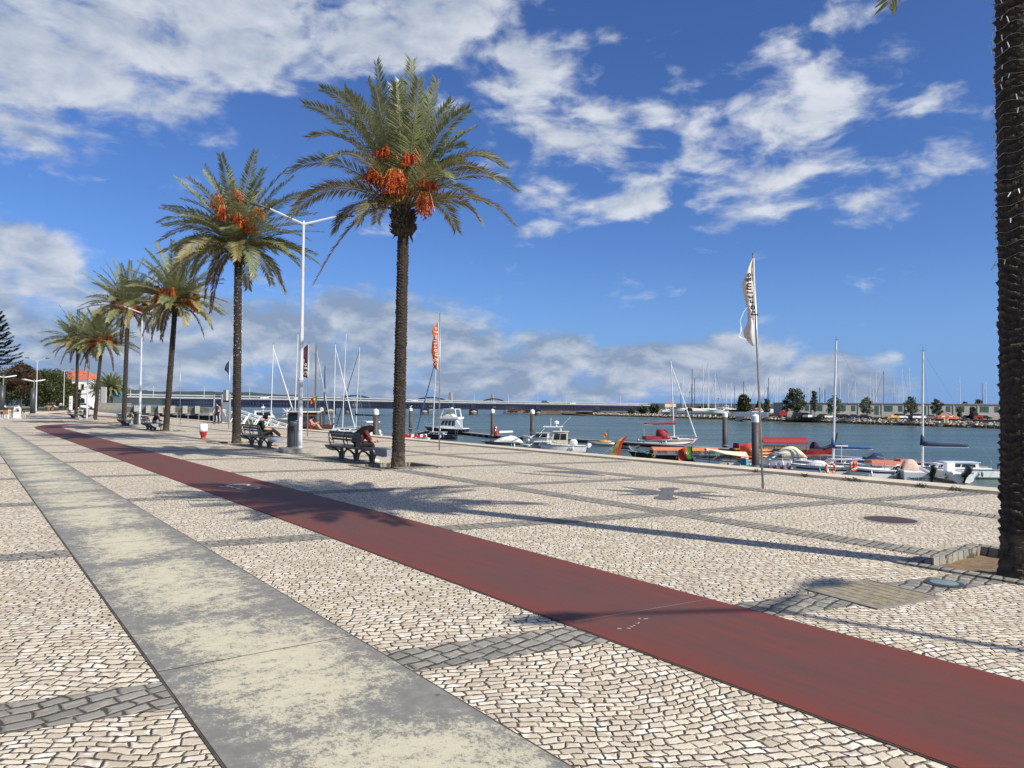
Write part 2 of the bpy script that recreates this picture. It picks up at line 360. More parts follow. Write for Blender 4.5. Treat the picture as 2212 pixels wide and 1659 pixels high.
# ------------------------------------------------------------------ ground
pits = [(8.25, 2.2, 9.85, 3.8), (8.65, 17.05, 10.35, 18.75), (8.55, 31.4, 10.2, 33.0), (9.0, 47.2, 10.6, 48.8), (9.2, 62.8, 10.8, 64.4), (9.5, 80.8, 11.1, 82.4), (9.3, 93.8, 10.9, 95.4)]
def sheet_with_holes(x0, y0, x1, y1, holes, z, edge=None):
    mb = MB(); xs = sorted({x0, x1, *[h[0] for h in holes], *[h[2] for h in holes], 16.0}); ys = sorted({y0, y1, *[h[1] for h in holes], *[h[3] for h in holes]})
    ex = lambda x, y: (kx(y) - .3) if (edge and x == x1) else x
    for i in range(len(xs) - 1):
        for j in range(len(ys) - 1):
            a, b, c, d = xs[i], ys[j], xs[i + 1], ys[j + 1]
            if any(h[0] <= a and c <= h[2] and h[1] <= b and d <= h[3] for h in holes): continue
            mb.add([(ex(a, b), b, z), (ex(c, b), b, z), (ex(c, d), d, z), (ex(a, d), d, z)], [(0, 1, 2, 3)])
    return mb
struct(sheet_with_holes(-90, -30, 17, 128, pits, 0.0, True), 'pavement', 'pave', label='cream limestone mosaic pavement')
# the bare ground under and around the promenade
g = MB(); edge_l = [at(262, 886.5), at(268, 881)]
lp = [(-900, -300), (kx(-300) - .35, -300), (kx(128) - .35, 128), (kx(128) + .2, 150), (edge_l[0].x, edge_l[0].y), (edge_l[1].x, edge_l[1].y), (edge_l[1].x - 300, edge_l[1].y + 900), (-900, 1300)]
g.add([(x, y, -.09) for x, y in lp], [tuple(range(len(lp)))]); struct(g, 'ground', 'concdark')
q = MB(); q.loft([[(kx(y) - .2, y, -9), (kx(y) - .02, y, -9), (kx(y) - .02, y, -.01), (kx(y) - .2, y, -.01)] for y in (-60, 128)]); struct(q, 'quay_wall', 'concdark')
k = MB(); y = -20.0; rnd = random.Random(3)
while y < 127.9:
    y2 = min(y + 2.4, 128); dz = rnd.uniform(-.004, .004)
    k.loft([[(kx(t) - .72, t, .0), (kx(t) - .70, t, .062 + dz), (kx(t) - .03, t, .070 + dz), (kx(t), t, .05 + dz), (kx(t), t, -.25), (kx(t) - .72, t, -.25)] for t in (y + .006, y2 - .006)]); y = y2
struct(k, 'quay_kerb', 'kerb')
# pale paving further along, then grass
p = MB(); p.add([(-90, 128, -.004), (kx(128) - .35, 128, -.004), (kx(128), 150, -.004), (30, 260, -.004), (-90, 260, -.004)], [(0, 1, 2, 3, 4)]); struct(p, 'plaza_paving', 'kerb')
p = MB(); a_, b_, c_ = at(-60, 892), at(150, 887.5), at(205, 882.5)
p.add([(a_.x, a_.y, .03), (b_.x, b_.y, .03), (c_.x, c_.y, .03), (c_.x - 60, c_.y + 60, .03), (a_.x - 150, a_.y + 200, .03)], [(0, 1, 2, 3, 4)]); struct(p, 'grass', 'grass')
# granite bands
bd = MB()
def quad(mb, pts, z): mb.add([(x, y, z) for x, y in pts], [tuple(range(len(pts)))])
def seg_y(x0, x1, yc, w):         # cross band, slanting slightly
    quad(bd, [(x0, yc - .2 * (x0 - 9) - w), (x1, yc - .2 * (x1 - 9) - w), (x1, yc - .2 * (x1 - 9) + w), (x0, yc - .2 * (x0 - 9) + w)], .004)
CB = [2.95 + 4.87 * i for i in range(-5, 25)]
for yc in CB:
    for x0, x1 in ((-60, .985), (2.285, 3.70), (5.24, 8.78), (9.22, 12.75), (13.2, 16.36)):
        if x0 > 5 and abs(yc - 2.95) < .1: x1_ = 8.2 if x0 < 8 else x1; x0_ = 9.9 if 9 < x0 < 12 else x0; seg_y(x0_, x1_, yc, .22); continue
        seg_y(x0, x1, yc, .22)
ys_ = sorted([-20.] + [v for h in pits for v in (h[1], h[3])] + [110.])
for i in range(0, len(ys_), 2): quad(bd, [(8.78, ys_[i]), (9.22, ys_[i]), (9.22, ys_[i + 1]), (8.78, ys_[i + 1])], .0065)
quad(bd, [(12.75, -20), (13.2, -20), (13.2, 110), (12.75, 110)], .0065)
struct(bd, 'granite_band', 'band', label='grey granite sett bands crossing the pale paving')
# tree pits
for i, (x0, y0, x1, y1) in enumerate(pits):
    w = .16; mb = MB()
    for a, b in (((x0 - w, y0 - w, -.15), (x1 + w, y0, .022)), ((x0 - w, y1, -.15), (x1 + w, y1 + w, .022)), ((x0 - w, y0, -.15), (x0, y1, .022)), ((x1, y0, -.15), (x1 + w, y1, .022))): mb.span(a, b)
    struct(mb, 'tree_pit_kerb', 'band')
    n = 14; rr = random.Random(i); mb = MB()
    vs = [(x0 + (x1 - x0) * a / n, y0 + (y1 - y0) * b / n, -.085 + .05 * math.exp(-((a / n - .5) ** 2 + (b / n - .5) ** 2) * 9) + rr.uniform(-.012, .012)) for b in range(n + 1) for a in range(n + 1)]
    mb.add(vs, [(b * (n + 1) + a, b * (n + 1) + a + 1, (b + 1) * (n + 1) + a + 1, (b + 1) * (n + 1) + a) for b in range(n) for a in range(n)])
    struct(mb, 'soil', 'soil', True)
# cycle path
def path_mat():
    mt, t, b = base_mat('red_asphalt', .62, spec=.35)
    g_ = t.nodes.new('ShaderNodeNewGeometry').outputs['Position']
    st = vmt(t, 'MULTIPLY', g_, (6.0, .55, 1)); n = noise(t, st, 1.6, 6, .7); fine = noise(t, g_, 150, 3, .7); bl = noise(t, g_, .8, 4)
    c = mixc(t, smooth(t, n.outputs[0], .32, .68), (.152, .044, .028), (.102, .045, .034))
    c = mixc(t, smooth(t, bl.outputs[0], .42, .72, 0, .55), c, (.098, .048, .038))
    sx = t.nodes.new('ShaderNodeSeparateXYZ'); t.links.new(g_, sx.inputs[0])
    e = mth(t, 'ABSOLUTE', mth(t, 'SUBTRACT', sx.outputs[0], 4.46))
    c = mixc(t, smooth(t, mth(t, 'ADD', e, mth(t, 'MULTIPLY', bl.outputs[0], .35)), .62, .92, 0, .7), c, (.170, .036, .022))
    c = mixc(t, smooth(t, fine.outputs[0], .62, .78, 0, .5), c, (.22, .09, .08))
    t.links.new(c, b.inputs['Base Color']); bump(t, b, fine.outputs[0], .35, .004); return mt
M['redpath'] = path_mat()
cl = [(4.46, -30), (4.46, 20), (4.46, 40), (4.46, 55), (4.65, 59), (5.4, 62.6), (6.9, 65.4), (9.5, 68.2), (12.2, 72.5), (13.8, 79), (14.3, 90), (14.0, 104), (12.9, 115), (11.2, 124), (11.0, 131), (14.5, 142), (17, 152)]
mb = MB(); L_, R_ = [], []
for i, (x, y) in enumerate(cl):
    a, b = cl[max(i - 1, 0)], cl[min(i + 1, len(cl) - 1)]; t = Vector((b[0] - a[0], b[1] - a[1])).normalized(); n = Vector((t.y, -t.x)) * .74
    L_.append((x - n.x, y - n.y)); R_.append((x + n.x, y + n.y))
for i in range(len(cl) - 1): quad(mb, [L_[i], R_[i], R_[i + 1], L_[i + 1]], .0085)
struct(mb, 'cycle_path', 'redpath', label='dull red asphalt cycle path')
mb = MB()      # bicycle sign: two rings, frame bars, handlebar
def ring(c, r, w, z, n=28):
    vs = []
    for j in range(n):
        a = 6.2832 * j / n; vs += [(c[0] + (r - w) * math.cos(a), c[1] + (r - w) * math.sin(a), z), (c[0] + r * math.cos(a), c[1] + r * math.sin(a), z)]
    mb.add(vs, [(2 * j, 2 * j + 1, (2 * j + 3) % (2 * n), (2 * j + 2) % (2 * n)) for j in range(n)])
def bar(a, b, w, z):
    t = (Vector(b) - Vector(a)).normalized(); n = Vector((-t.y, t.x)) * w / 2; quad(mb, [(a[0] + n.x, a[1] + n.y), (a[0] - n.x, a[1] - n.y), (b[0] - n.x, b[1] - n.y), (b[0] + n.x, b[1] + n.y)], z)
ring((4.52, 15.32), .23, .06, .0125); ring((4.53, 14.70), .23, .06, .0125)
for a, b in (((4.33, 15.34), (4.30, 14.95)), ((4.30, 14.95), (4.36, 14.80)), ((4.14, 15.30), (4.20, 15.12)), ((4.30, 15.34), (4.26, 15.1))): bar(a, b, .05, .0125)
struct(mb, 'bicycle_marking', mat('worn_road_marking', (.62, .60, .57), .7, var=.12, scale=14))
mb = MB(); quad(mb, [(3.80, 4.28), (5.18, 4.12), (5.18, 4.125), (3.80, 4.286)], .011); rnd = random.Random(5)
for i in range(8): x, y = 3.95 + i * .05 + rnd.uniform(-.02, .02), 4.0 + .3 * (i - 4) * .05 + rnd.uniform(-.03, .04); mb.box((x, y, .0092), (rnd.uniform(.015, .035), rnd.uniform(.008, .02), .002), rnd.uniform(0, 3))
struct(mb, 'path_crack', 'conc')
# grey concrete strip with worn cream paint
def strip_mat():
    mt, t, b = base_mat('worn_grey_concrete', .72, spec=.35)
    g_ = t.nodes.new('ShaderNodeNewGeometry').outputs['Position']; sx = t.nodes.new('ShaderNodeSeparateXYZ'); t.links.new(g_, sx.inputs[0])
    u = mth(t, 'DIVIDE', mth(t, 'SUBTRACT', sx.outputs[0], 1.60), .62)
    v = mth(t, 'FRACT', mth(t, 'DIVIDE', mth(t, 'ADD', sx.outputs[1], 47.2), 2.42)); v = mth(t, 'MULTIPLY', mth(t, 'SUBTRACT', v, .5), 2.0)
    rr_ = mth(t, 'ADD', mth(t, 'POWER', mth(t, 'ABSOLUTE', u), 2.6), mth(t, 'POWER', mth(t, 'ABSOLUTE', v), 5.0))
    bl = noise(t, g_, 1.5, 4, .6); mid = noise(t, g_, 9, 5, .7); fi = noise(t, vmt(t, 'MULTIPLY', g_, (1, .7, 1)), 62, 6, .8)
    s_ = mth(t, 'SUBTRACT', mth(t, 'MULTIPLY', bl.outputs[0], 1.9), mth(t, 'MULTIPLY', rr_, .62))
    s_ = mth(t, 'ADD', s_, mth(t, 'MULTIPLY', mth(t, 'SUBTRACT', mid.outputs[0], .5), 2.2))
    s_ = mth(t, 'ADD', s_, mth(t, 'MULTIPLY', mth(t, 'SUBTRACT', fi.outputs[0], .5), 4.0))
    f = smooth(t, s_, .36, 1.02)
    gry = mixc(t, smooth(t, mid.outputs[0], .35, .7), (.175, .168, .148), (.228, .220, .196)); gry = mixc(t, smooth(t, fi.outputs[0], .55, .8, 0, .5), gry, (.13, .135, .13))
    crm = mixc(t, smooth(t, fi.outputs[0], .4, .75), (.60, .55, .385), (.43, .395, .28))
    c = mixc(t, mth(t, 'MULTIPLY', f, .85), gry, crm)
    vo = t.nodes.new('ShaderNodeTexVoronoi'); vo.inputs['Scale'].default_value = 3.1; t.links.new(g_, vo.inputs['Vector'])
    spot = smooth(t, mth(t, 'ADD', vo.outputs['Distance'], mth(t, 'MULTIPLY', mth(t, 'SUBTRACT', fi.outputs[0], .5), .06)), .05, .085, 1, 0)
    c = mixc(t, mth(t, 'MULTIPLY', spot, .7), c, (.06, .06, .055))
    t.links.new(c, b.inputs['Base Color']); bump(t, b, fi.outputs[0], .3, .004); return mt
M['strip'] = strip_mat()
mb = MB(); y = 4.95 - 4.84 * 8
while y < 59:
    y2 = min(y + 4.84, 59.2); quad(mb, [(1.0, y + .012), (2.27, y - .0), (2.27, y2 - .012), (1.0, y2 - .0)], .0085); y = y2
struct(mb, 'concrete_strip', 'strip', label='grey concrete strip with worn cream paint')
mb = MB(); quad(mb, [(.985, -30), (2.285, -30), (2.285, 59.3), (.985, 59.3)], .0055); quad(mb, [(3.705, -30), (5.225, -30), (5.225, 55), (3.705, 55)], .0055); struct(mb, 'joint_strip', 'bark')
# dark stone emblems in the paving
mb = MB()
def dia(a, b, w, z=.0045):
    a, b = Vector(a), Vector(b); t = (b - a).normalized(); n = Vector((-t.y, t.x)) * w / 2; p, q_ = a.lerp(b, .3), a.lerp(b, .7)
    c = a.lerp(b, .5); quad(mb, [a, p - n, c - n * .35, q_ - n, b, q_ + n, c + n * .35, p + n], z)
dia((10.26, 10.97), (11.66, 8.48), .40); dia((11.05, 11.04), (10.9, 8.41), .30, .0055); dia((9.83, 10.06), (12.02, 9.29), .34, .0065)
quad(mb, [(11.40, 10.33), (11.60, 10.42), (11.84, 10.30), (11.76, 10.05), (11.5, 10.0), (10.6, 9.25), (10.45, 9.0), (10.2, 8.95), (10.05, 9.2), (10.28, 9.42), (10.5, 9.5), (11.28, 10.15)], .0075)
struct(mb, 'paving_emblem', 'motifstone', label='dark star emblem set in the paving')
mb = MB(); a = [at(1150, 1019.5), at(1200, 1017), at(1260, 1018.5), at(1310, 1028), at(1255, 1025), at(1200, 1021)]
quad(mb, [(p.x, p.y) for p in a], .0045); struct(mb, 'paving_emblem', 'motifstone', label='dark crescent emblem set in the paving')
# water
def water_mat():
    mt, t, b = base_mat('river_water', .12)
    b.inputs['IOR'].default_value = 1.33; b.inputs['Specular IOR Level'].default_value = .20
    g_ = t.nodes.new('ShaderNodeNewGeometry').outputs['Position']
    rot = t.nodes.new('ShaderNodeMapping'); rot.inputs['Rotation'].default_value[2] = R(36); t.links.new(g_, rot.inputs[0])
    st = vmt(t, 'MULTIPLY', rot.outputs[0], (.55, 1.4, 1)); a = noise(t, st, 1.1, 4, .6); b2 = noise(t, st, .09, 3, .55); c_ = noise(t, vmt(t, 'MULTIPLY', rot.outputs[0], (.2, 1.3, 1)), .035, 3)
    col = mixc(t, smooth(t, c_.outputs[0], .35, .68), (.050, .086, .076), (.074, .110, .094))
    t.links.new(col, b.inputs['Base Color'])
    t.links.new(smooth(t, b2.outputs[0], .35, .7, .20, .34), b.inputs['Roughness'])
    h = mth(t, 'ADD', a.outputs[0], mth(t, 'MULTIPLY', b2.outputs[0], 1.6)); bump(t, b, h, .55, .35); return mt
M['water'] = water_mat()
w = MB(); w.add([(-400, -600, WZ), (9000, -600, WZ), (9000, 9000, WZ), (-2500, 9000, WZ)], [(0, 1, 2, 3)]); struct(w, 'river', 'water')
# far hills
def ridge(name, pts, depth, run, mt, seed, zb=WZ):
    rr = random.Random(seed); mb = MB(); xs = []; n = 90
    for i in range(n + 1):
        t = i / n * (len(pts) - 1); j = min(int(t), len(pts) - 2); f = t - j; f = f * f * (3 - 2 * f)
        px = pts[j][0] + (pts[j + 1][0] - pts[j][0]) * (t - j); py = pts[j][1] + (pts[j + 1][1] - pts[j][1]) * f + rr.uniform(-1, 1) * .9
        a = far(px, py, depth); d = Vector((a.x, a.y, 0)).normalized()
        xs.append([Vector((a.x - d.x * run, a.y - d.y * run, zb)), Vector((a.x - d.x * run * .45, a.y - d.y * run * .45, zb + (a.z - zb) * (.45 + rr.uniform(-.12, .12)))), a, Vector((a.x + d.x * run, a.y + d.y * run, zb))])
    mb.loft(xs, cap=False, closed=False); return struct(mb, name, mt, True)
M['hillfar'] = mat('far_wooded_hill', (.035, .055, .05), .95, var=.2, scale=.012)
M['hillnear'] = mat('near_wooded_rise', (.040, .050, .032), .95, var=.3, scale=.03)
M['mud'] = mat('mud_bank', (.20, .145, .09), .95, var=.2, scale=.05)
ridge('hills', [(-300, 835), (0, 838), (180, 836), (262, 838), (300, 842), (345, 846), (420, 845), (520, 847), (620, 853), (720, 858), (900, 866), (1100, 868), (1500, 872), (2400, 878)], 3800, 900, 'hillfar', 1)
ridge('rise', [(700, 876), (900, 873), (1180, 872), (1260, 873), (1400, 876), (1620, 877), (1850, 880), (2500, 884)], 1500, 200, 'hillnear', 2)
# ------------------------------------------------------------------ palms
def frond(fb, rb, base, ctrl, tip, nl=46, ll=.46, rr=None, wid=.03, twist=0.0, rmi=0, droop=.0):
    base, ctrl, tip = Vector(base), Vector(ctrl), Vector(tip)
    B = lambda t: base * (1 - t) ** 2 + ctrl * (2 * t * (1 - t)) + tip * t * t
    D = lambda t: ((ctrl - base) * (1 - t) + (tip - ctrl) * t).normalized()
    n = 9; rb.tube([B(i / n) for i in range(n + 1)], [.020 * (1 - .9 * i / n) + .003 for i in range(n + 1)], 4, rmi, False)
    side0 = D(.3).cross(Vector((0, 0, 1)))
    if side0.length < .15: side0 = D(.3).cross(Vector((rr.uniform(-1, 1), rr.uniform(-1, 1), .1)))
    side0.normalize(); side0 = Matrix.Rotation(twist, 3, D(.3)) @ side0
    for i in range(nl):
        t = .13 + .87 * (i + rr.random() * .5) / nl; p = B(min(t, 1)); d = D(min(t, 1)); s = (side0 - d * side0.dot(d)).normalized(); nrm = s.cross(d)
        L = ll * (.50 + .50 * math.sin(math.pi * min(1, .16 + t * .92)) ** .8) * rr.uniform(.8, 1.1)
        for sg in (-1, 1):
            if rr.random() < .05: continue
            a = .50 + .34 * t + rr.uniform(-.12, .12)
            v = (d * a + s * sg * (1.0 - .36 * t) + nrm * rr.uniform(.12, .42)).normalized(); v.z -= droop + rr.uniform(0, .12)
            w = d.cross(v).cross(v).normalized() * wid * .5 * rr.uniform(.8, 1.25)
            q = p + v * L * .45; e = p + v * L + Vector((0, 0, -.05 * L * rr.random() * 2))
            fb.add([p - w * .5, q - w, e, q + w], [(0, 1, 2, 3)], 0)
def date_cluster(parent, start, hang, rr, n=26, spread=.2, ln=.5):
    mb = MB(); start, hang = Vector(start), Vector(hang)
    mid = start.lerp(hang, .6) + Vector((0, 0, .16)); mb.tube([start, mid, hang], [.02, .018, .014], 5, 0)
    for i in range(n):
        o = Vector((rr.gauss(0, spread * .6), rr.gauss(0, spread * .6), 0)); l = ln * rr.uniform(.55, 1.1)
        a = hang + Vector((o.x * .5, o.y * .5, .04)); e = hang + o + Vector((0, 0, -l))
        mb.tube([hang, a, e], .0065, 3, 0, False)
        for j in range(6):
            t = .3 + .7 * (j + rr.random()) / 6; c = a.lerp(e, t) + Vector((rr.uniform(-.03, .03), rr.uniform(-.03, .03), rr.uniform(-.02, .02))); r = rr.uniform(.022, .034)
            mb.add([c + Vector(v) * r for v in ((1, 0, 0), (0, 1, 0), (-1, 0, 0), (0, -1, 0), (0, 0, 1.5), (0, 0, -1.5))], [(0, 1, 4), (1, 2, 4), (2, 3, 4), (3, 0, 4), (1, 0, 5), (2, 1, 5), (3, 2, 5), (0, 3, 5)], 1)
    return mb.ob('fruit_cluster', ['strand', 'date'], parent)
def palm_trunk(parent, h, r0, r1, lean, step, cols, seed, boss=.75, boss_r=.32):
    rr = random.Random(seed); mb = MB(); rings = []; lip = []; nc = 11; n = int(h / step); ax = lambda z: Vector((lean[0] * z / h, lean[1] * z / h, z))
    ph = [rr.uniform(-.45, .45) for _ in range(nc)]; rowj = [[rr.uniform(.25, 1.45) for _ in range(nc)] for _ in range(int(h / .085) + 7)]
    for i in range(n + 1):
        z = h * i / n - .12 * (i == 0); r = r0 + (r1 - r0) * min(1, z / h) + .05 * math.exp(-max(z, 0) / .22); ring = []
        for j in range(cols):
            th = 6.2832 * j / cols; u = th / 6.2832 * nc; c = int(u) % nc; v = max(z, 0) / .085 + .35 * math.sin(2 * th + z * 2.3) + .22 * math.sin(5 * th - z * 5.1) + 1.2 + (.5 if c % 2 else 0) + ph[c]; s = v % 1.0; fu = 1 - abs(2 * (u % 1) - 1)
            k = rowj[int(v)][c]; L = (s ** 2.5) * (.35 + .65 * min(1, fu * 2.2)); fade = 1.0 if z > .5 else .35 + z
            rad = r + .030 * L * k * fade - .012 + rr.uniform(-.004, .004); o = ax(max(z, -.12)); ring.append((o.x + rad * math.cos(th), o.y + rad * math.sin(th), z))
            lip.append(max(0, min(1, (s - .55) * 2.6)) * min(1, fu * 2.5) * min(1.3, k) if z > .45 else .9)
        rings.append(ring)
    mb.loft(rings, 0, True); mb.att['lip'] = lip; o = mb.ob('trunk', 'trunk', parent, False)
    mb = MB(); top = ax(h)                          # old leaf bases under the crown
    prof = [(r1 * .95, -.02), (r1 * 1.25, .04), (boss_r * .92, .12), (boss_r, .34), (boss_r * 1.02, .55), (boss_r * .8, boss), (.1, boss + .15)]
    mb.lathe(prof, 18, top)
    for i in range(150):
        a = i * 2.39996 + rr.uniform(-.3, .3); z = .05 + (boss - .05) * i / 150 + rr.uniform(-.04, .04); rad = boss_r * (.86 + .1 * math.sin(math.pi * z / boss)); c = top + Vector((rad * math.cos(a), rad * math.sin(a), z)); out = Vector((math.cos(a), math.sin(a), rr.uniform(-.1, .9))).normalized(); sd = Vector((-math.sin(a), math.cos(a), 0)); L = rr.uniform(.03, .17)
        mb.add([c - sd * .055 - out * .03, c + sd * .055 - out * .03, c + sd * .035 + out * L + Vector((0, 0, .04)), c - sd * .035 + out * L + Vector((0, 0, .04)), c + out * .03 + Vector((0, 0, -.07))], [(0, 1, 2, 3), (0, 4, 1), (1, 4, 2), (2, 4, 3), (3, 4, 0)])
    for i in range(10):
        a = rr.uniform(0, 6.28); c = top + Vector((r1 * 1.3 * math.cos(a), r1 * 1.3 * math.sin(a), rr.uniform(-.02, .1))); mb.tube([c, c + Vector((math.cos(a) * .08, math.sin(a) * .08, -rr.uniform(.1, .3)))], [.03, .006], 4)
    mb.att['lip'] = [1.0 if rr.random() < .4 else 0.2 for _ in mb.v]
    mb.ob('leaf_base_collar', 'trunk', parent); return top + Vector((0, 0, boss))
CR, CF, CZ = R0, F0, Vector((0, 0, 1))
def crown_generic(parent, top, seed, n=44, L=3.6, nl=40, wid=.034, hang=4, clusters=7, inc0=5, inc1=128, windlean=0.0):
    rr = random.Random(seed); A, O, S = MB(), MB(), MB(); dead = MB()
    for i in range(n):
        f = i / (n - 1); azi = i * 2.39996 + rr.uniform(-.25, .25); inc = R(inc0 + (inc1 - inc0) * f ** .85 + rr.uniform(-7, 7)); l = L * rr.uniform(.85, 1.08) * (1 - .12 * f)
        hd = Vector((math.cos(azi), math.sin(azi), 0)) + CR * windlean; hd.normalize()
        d0 = CZ * math.cos(inc * .66) + hd * math.sin(inc * .66); i1 = min(inc * .66 + R(rr.uniform(38, 92)) * (.40 + .75 * f), R(168)); d1 = CZ * math.cos(i1) + hd * math.sin(i1)
        b = top + hd * .12 - CZ * (.25 * f); c = b + d0 * l * .52; t = c + d1 * l * .5
        frond(O if (f > .72 and rr.random() < .6) else A, S, b, c, t, nl, .58, rr, wid, rr.uniform(-.5, .5), 0, .03 + .12 * f)
    for i in range(hang):
        azi = rr.uniform(0, 6.28); hd = Vector((math.cos(azi), math.sin(azi), 0)); b = top + hd * .2 - CZ * .3; c = b + hd * 1.0 + CZ * .1; t = b + hd * rr.uniform(1.2, 1.7) - CZ * rr.uniform(1.8, 2.6)
        frond(dead, S, b, c, t, nl - 8, .36, rr, wid, 0, 0, .5)
    A.ob('crown', 'frond', parent); S.ob('frond_stalks', 'rachis', parent)
    if O.v: O.ob('old_fronds', 'frondold', parent)
    if dead.v: dead.ob('dead_fronds', 'frondead', parent)
    for i in range(clusters):
        a = math.atan2(-F0.y, -F0.x) + (i / max(1, clusters - 1) - .5) * 4.2 + rr.uniform(-.25, .25); hd = Vector((math.cos(a), math.sin(a), 0)); z = rr.uniform(-.1, .9)
        date_cluster(parent, top, top + hd * rr.uniform(.85, 1.3) + CZ * (z * .7 + .05), rr, 52, .27, .70)
PG = 'date palms in a row along the promenade'
def palm(label, loc, h, lean, seed, r0=.175, r1=.15, step=.04, cols=30, **kw):
    t = thing('date_palm', label, 'palm tree', (loc[0], loc[1], -.05), 0, PG)
    top = palm_trunk(t, h, r0, r1, lean, step, cols, seed, kw.pop('boss', .75), kw.pop('boss_r', .27)); 
    if kw.get('n', 1): crown_generic(t, top, seed, **kw)
    return t, top
# the palm beside the near bench, shaped frond by frond
t1, top1 = palm('tall date palm right of the near bench, crown largest in view', (9.48, 17.89), 6.33, (.045, -.03), 11, step=.022, cols=44, n=0, boss=.72, boss_r=.275)
rr = random.Random(77); A, O, S, DD = MB(), MB(), MB(), MB(); S_ = .00414
Z = lambda x, y, dep=0.0: CR * ((x - 872) * S_) + CF * dep + CZ * ((1000 - y) * S_)
FR = [((700, 80), (760, 480), -.5, 0), ((760, 100), (820, 520), .8, 0), ((935, 75), (905, 520), -.6, 0), ((1060, 225), (960, 560), .5, 0), ((1105, 240), (990, 600), -.9, 0), ((835, 115), (850, 500), .4, 0), ((985, 130), (930, 540), 1.1, 0),
      ((385, 300), (640, 330), -.9, 0), ((540, 270), (700, 360), .9, 0), ((230, 500), (560, 400), .3, 0), ((300, 440), (600, 420), -1.3, 0), ((140, 800), (430, 560), -.4, 0), ((480, 850), (600, 560), -1.9, 1), ((105, 1050), (360, 690), .3, 1), ((220, 1040), (460, 740), -.9, 1),
      ((385, 1100), (500, 830), .8, 1), ((640, 1145), (690, 880), -.9, 1), ((1320, 415), (1060, 560), .5, 0), ((1310, 440), (1080, 500), -1.1, 0), ((1530, 670), (1260, 440), .6, 0), ((1500, 745), (1210, 560), -.9, 0), ((1610, 845), (1320, 600), .4, 0), ((1480, 890), (1230, 600), -1.2, 1),
      ((1600, 1085), (1360, 780), .2, 1), ((1380, 1120), (1260, 860), -.8, 1), ((1200, 920), (1090, 700), -1.8, 0), ((880, 330), (880, 600), -1.6, 0), ((800, 330), (830, 560), 1.8, 0),
      ((960, 340), (930, 560), 1.9, 0), ((620, 500), (720, 560), 2.2, 0), ((1130, 520), (1020, 560), 2.3, 0), ((450, 700), (640, 620), 1.9, 0), ((1330, 800), (1110, 660), 2.0, 0), ((1180, 1010), (1080, 760), 2.1, 1), ((600, 950), (700, 760), 2.2, 1), ((740, 330), (780, 600), -1.4, 0), ((1010, 300), (950, 600), -1.5, 0), ((560, 380), (700, 480), -1.5, 0), ((430, 390), (650, 420), .2, 0), ((640, 190), (740, 440), -.3, 0), ((1190, 320), (1010, 540), -.4, 0), ((1260, 560), (1090, 560), .2, 0), ((520, 180), (700, 400), 1.3, 0), ((1180, 180), (1020, 480), 1.4, 0), ((1230, 600), (1050, 540), 1.2, 0)]
for (tx, ty), (cx_, cy_), dep, old in FR:
    b = top1 + Z(872 + (tx - 872) * .05, 990, dep * .06)
    frond(O if old else A, S, b, top1 + Z(cx_, cy_, dep * .5), top1 + Z(tx, ty, dep), 88, .60, rr, .038, rr.uniform(-.4, .4), 0, .02 + .1 * old)
frond(DD, S, top1 + Z(810, 1005, -.1), top1 + Z(600, 960, -.5), top1 + Z(318, 1500, -.3), 84, .36, rr, .04, 0, 0, .12)
frond(DD, S, top1 + Z(820, 1000, .1), top1 + Z(520, 860, .5), top1 + Z(390, 1095, .6), 46, .36, rr, .03, 0, 0, .35)
A.ob('crown', 'frond', t1); S.ob('frond_stalks', 'rachis', t1); O.ob('old_fronds', 'frondold', t1); DD.ob('dead_fronds', 'frondead', t1)
for x, y, dep, n_, sp, ln in [(690, 770, -.35, 34, .22, .52), (845, 800, -.7, 40, .2, .75), (915, 660, -.5, 34, .16, .55), (775, 640, -.5, 30, .2, .4), (1040, 800, -.3, 34, .15, .6), (1025, 930, -.5, 30, .13, .75), (990, 760, .6, 24, .2, .5), (740, 850, .6, 24, .2, .5)]:
    date_cluster(t1, top1 + Z(872, 985), top1 + Z(x, y, dep), rr, int(n_ * 1.6), sp * 1.6, ln * .8)
t2, top2 = palm('second date palm in the row, fairy lights round its trunk, past the lamp post', (9.36, 32.14), 7.75, (-.08, .0), 22, step=.03, cols=36, r0=.18, r1=.155, n=60, L=3.9, nl=66, wid=.055, hang=2, clusters=0, windlean=.05)
rr = random.Random(15); A, O, S = MB(), MB(), MB(); Q = lambda dx, dy, dep=0.0: CR * (dx * .0196) - CZ * (dy * .0196) + CF * dep
for (tx, ty), (mx, my), dep in (((108, 112), (70, 10), -.4), ((92, 92), (62, 12), .6), ((182, 48), (110, -20), .2), ((150, 62), (95, -10), -.8), ((-178, -8), (-95, -70), .2), ((-160, -40), (-95, -80), -.6), ((-70, 55), (-60, -25), -1.0), ((140, 20), (90, -40), .9)):
    frond(A if ty < 50 else O, S, top2 + Q(tx * .05, 0), top2 + Q(mx, my, dep * .6), top2 + Q(tx, ty, dep), 66, .52, rr, .05, 0, 0, .12)
A.ob('long_fronds', 'frond', t2); O.ob('drooping_fronds', 'frondold', t2); S.ob('frond_stalks', 'rachis', t2)
for x, y, dep in ((-32, -88, -.9), (-10, -58, -1.3), (22, -42, -1.3), (44, -36, -1.0), (58, -62, -.8), (10, -96, -.9)): date_cluster(t2, top2, top2 + Q(x, y - 8, dep), rr, 56, .24, .6)
palm('date palm trunk leaning towards the river, next to the bench of the plum shirted sitter', (9.82, 47.98), 7.15, (.30, -.25), 33, step=.04, n=58, L=3.7, nl=54, wid=.065, clusters=8)
palm('date palm behind the far pole, trunk beside the olive clad sitter', (10.0, 63.58), 8.3, (.1, -.05), 44, step=.05, cols=24, n=56, L=4.0, nl=58, wid=.062, clusters=7)
